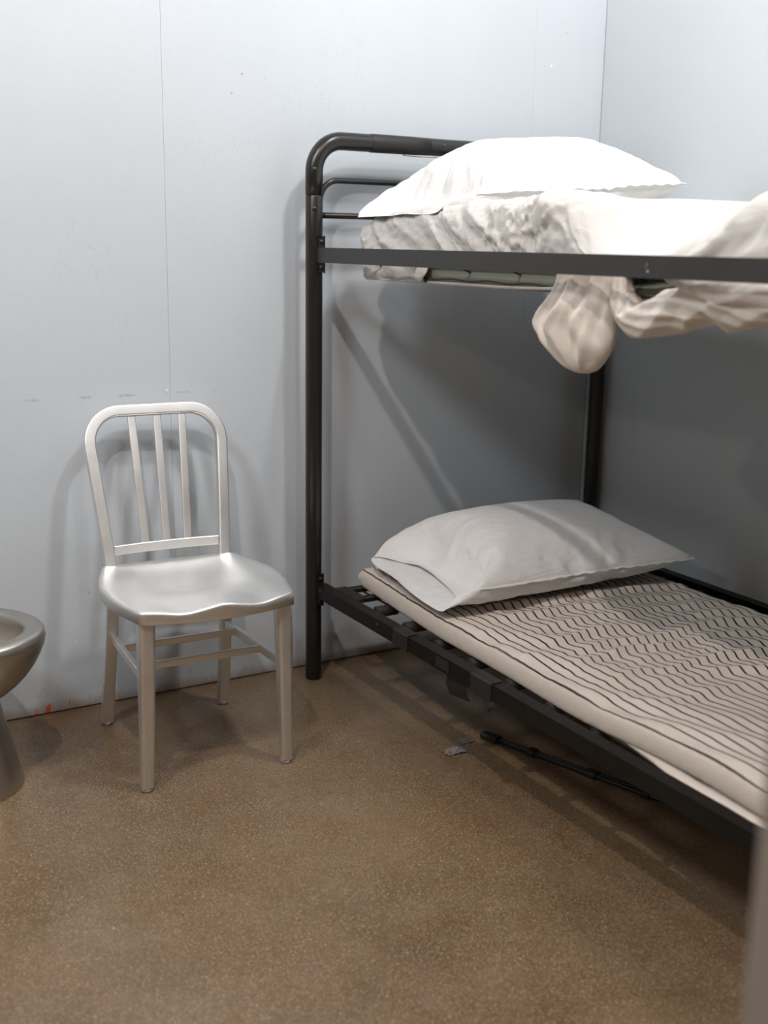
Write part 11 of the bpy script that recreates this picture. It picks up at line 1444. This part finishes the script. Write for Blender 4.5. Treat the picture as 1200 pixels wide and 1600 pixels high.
# U of the back
zs = np.linspace(.445, .765, 9)
path = []
def bx(z, sgn): 
    q = (z - .445) / .42
    return XC + .006 * q + sgn * (.157 + .0265 * min(1, q / .8))
left = [(bx(z, -1), back_y(z), z) for z in zs]
right = [(bx(z, 1), back_y(z), z) for z in zs[::-1]]
ztop = .853; rc = .085
arc_l = []; arc_r = []
xl_, xr_ = bx(.77, -1), bx(.77, 1)
for q in np.linspace(0, 1, 12):
    a = math.pi - q * math.pi / 2
    arc_l.append((xl_ + rc + rc * math.cos(a), back_y(ztop - rc + rc * math.sin(a)), ztop - rc + rc * math.sin(a)))
    a = math.pi / 2 - q * math.pi / 2
    arc_r.append((xr_ - rc + rc * math.cos(a), back_y(ztop - rc + rc * math.sin(a)), ztop - rc + rc * math.sin(a)))
path = left + arc_l[1:] + [((xl_ + xr_) / 2, back_y(ztop), ztop)] + arc_r[:-1] + right
obj('back_frame', *sweep(path, rrect(.022, .031, .005, 3), ref=(0, 1, 0)), M_alu, chair, crisp=50)
zb_ = .498
pts = [(XC + u * .145, back_y(zb_) + .010 * (1 - u * u) - .001, zb_) for u in np.linspace(-1, 1, 13)]
obj('back_rail', *sweep(pts, rrect(.012, .027, .004, 3), ref=(0, 1, 0)), M_alu, chair, crisp=50)
for k in (-1, 0, 1):
    x0 = XC + .002 + k * .0585; x1 = XC + .012 + k * .0705
    pts = [(x0 + (x1 - x0) * q, back_y(.505 + (.842 - .505) * q) + .007 * (1 - q) * (1 - abs(k) * .1), .505 + (.842 - .505) * q) for q in np.linspace(0, 1, 8)]
    obj('back_slat', *sweep(pts, rrect(.010, .022, .003, 2), ref=(0, 1, 0)), M_alu, chair, crisp=50)
# legs
def leg(path, sec, sc):
    o = obj('leg', *sweep(path, sec, ref=(0, 1, 0), scale=sc), M_alu_leg, chair, crisp=50)
    fx, fy, fz = path[-1]
    obj('glide', *lathe([(.012, 0), (.0145, .002), (.0145, .009), (.011, .013)], fx, fy, 16), M_glide, o, label='grey foot glide')
    return o
for sgn, xt, xb in ((-1, 0, .810), (1, 0, 1.174)):
    xt = XC + sgn * .174; 
    p = [(xt, 2.486, .438), (xt + (xb - xt) * .25, 2.481, .34), (xt + (xb - xt) * .6, 2.476, .17), (xb, 2.472, .010)]
    leg(p, rrect(.041, .040, .011, 4), [1.0, .98, .86, .72])
for sgn, xb in ((-1, .824), (1, 1.160)):
    xt = bx(.445, sgn)
    p = [(xt, 2.862, .452), (xt, 2.858, .40), (xt + (xb - xt) * .4, 2.868, .25), (xb, 2.905, .010)]
    p = [tuple(v) for v in curve_i(None, np.array(p), 14)]
    leg(p, rrect(.026, .031, .004, 3), [1.0] * 14)
# stretchers
zS = .262
ends = {}
for sgn in (-1, 1):
    a = np.array((XC + sgn * .174, 2.484, zS + .004)); b = np.array((bx(.445, sgn), 2.862, zS - .004)); ends[sgn] = (a, b)
    obj('stretcher', *sweep([a, (a + b) / 2, b], rrect(.013, .024, .003, 2), ref=(1, 0, 0)), M_alu_leg, chair, crisp=50)
for q in (.36, .80):
    a = ends[-1][0] * (1 - q) + ends[-1][1] * q; b = ends[1][0] * (1 - q) + ends[1][1] * q
    a = a + (0, 0, -.003); b = b + (0, 0, -.003)
    obj('stretcher', *sweep([a, (a + b) / 2, b], rrect(.012, .020, .003, 2), ref=(0, 1, 0)), M_alu_leg, chair, crisp=50)

# ------------------------------------------------------------------ stainless toilet
toilet = thing('toilet', 'stainless steel toilet bowl on a flared pedestal left of the aluminium chair', 'toilet', (.44, 2.74, 0))
TX, TY = .442, 2.722
def egg(a, bf, bb, n=64):
    out = []
    for j in range(n):
        t = 2 * math.pi * j / n
        s = math.sin(t); c = math.cos(t)
        out.append((TX + a * c * (1 - .10 * max(0, s) ** 2), TY + (bf if s < 0 else bb) * s))
    return out
def rings(levels):
    V = []; n = 64
    for (z, a, bf, bb) in levels: V += [(x, y, z) for x, y in egg(a, bf, bb)]
    return V, grid_faces(len(levels), n, True)
lv = [(.212, .058, .060, .10), (.220, .076, .074, .115), (.234, .098, .092, .132), (.254, .123, .114, .152), (.276, .144, .133, .170), (.300, .162, .149, .187), (.325, .176, .162, .201), (.350, .186, .171, .211), (.368, .1895, .1745, .214),
      (.382, .187, .172, .212), (.388, .181, .166, .206), (.390, .172, .157, .197), (.389, .150, .136, .176), (.386, .142, .128, .168), (.380, .138, .124, .164), (.365, .1365, .1225, .1625), (.335, .130, .115, .155), (.29, .105, .09, .12), (.26, .07, .055, .08), (.25, .03, .02, .03)]
V, F = rings(lv)
F.append(tuple((len(lv) - 1) * 64 + j for j in range(64)))
obj('bowl', V, F, M_steel, toilet)
lv = [(0, .118, .140, .20), (.004, .1185, .1405, .20), (.06, .106, .126, .20), (.14, .088, .104, .18), (.19, .077, .086, .15), (.214, .072, .074, .125), (.222, .074, .074, .115)]
V, F = rings(lv); F.append(tuple(range(64))[::-1]); F.append(tuple((len(lv) - 1) * 64 + j for j in range(64)))
obj('pedestal', V, F, M_steel, toilet)
obj('waste_pipe', *sweep([(TX - .02, 2.88, .30), (TX - .02, 2.97, .30), (TX - .02, WY - .001, .30)], circ(.055, 24), ref=(0, 0, 1)), M_steel, toilet)

# ------------------------------------------------------------------ things on the floor under the bed
bar = thing('floor_bar', 'thin black bar with clips lying on the floor under the lower bunk', 'bar', (1.735, 2.27, 0))
a = np.array((1.690, 2.345, .0105)); b = np.array((1.985, 1.43, .0105))
obj('rod', *sweep([a, (a + b) / 2, b], circ(.006, 12), ref=(0, 0, 1)), M_black, bar)
d = (b - a) / np.linalg.norm(b - a); side = np.array((-d[1], d[0], 0)) * .013
obj('rod', *sweep([a + side + d * .02, (a + b) / 2 + side, b + side], circ(.0055, 12), ref=(0, 0, 1)) , M_black, bar)
for q, w in ((.03, .05), (.17, .02), (.36, .03), (.52, .02)):
    c = a + (b - a) * q + side * .5; c[2] = .0105
    obj('clip', *sweep([c - d * w / 2, c + d * w / 2], rrect(.030, .016, .005, 3), ref=np.array((-d[1], d[0], 0))), M_tape, bar, smooth=False)
M_scrap = plain('clear_tape_scrap', (.20, .19, .18), .35, 0, 90, .4)
def scrap(x, y, s, seed, label):
    r = np.random.RandomState(seed); n = 7
    V = np.zeros((n, n, 3))
    for i in range(n):
        for j in range(n):
            u, v = (i / (n - 1) - .5), (j / (n - 1) - .5)
            V[i, j] = (x + s * (u * 1.3 + .1 * r.rand()), y + s * (v * .8 + .1 * r.rand()), .0015 + s * .38 * r.rand() * (1 - max(abs(u), abs(v)) * 1.3))
    o = obj('tape_scrap', V.reshape(-1, 3), grid_faces(n, n), M_scrap, None, smooth=False, base=(x, y, 0))
    sm = o.modifiers.new('thickness', 'SOLIDIFY'); sm.thickness = .0008; sm.offset = 1
    tag(o, label, 'tape', 'tape scraps on the floor')
scrap(1.575, 2.305, .045, 3, 'larger crumpled scrap of tape on the floor beside the lower bunk rail')
scrap(1.640, 2.345, .030, 5, 'smaller dark tape scrap on the floor just under the lower bunk')
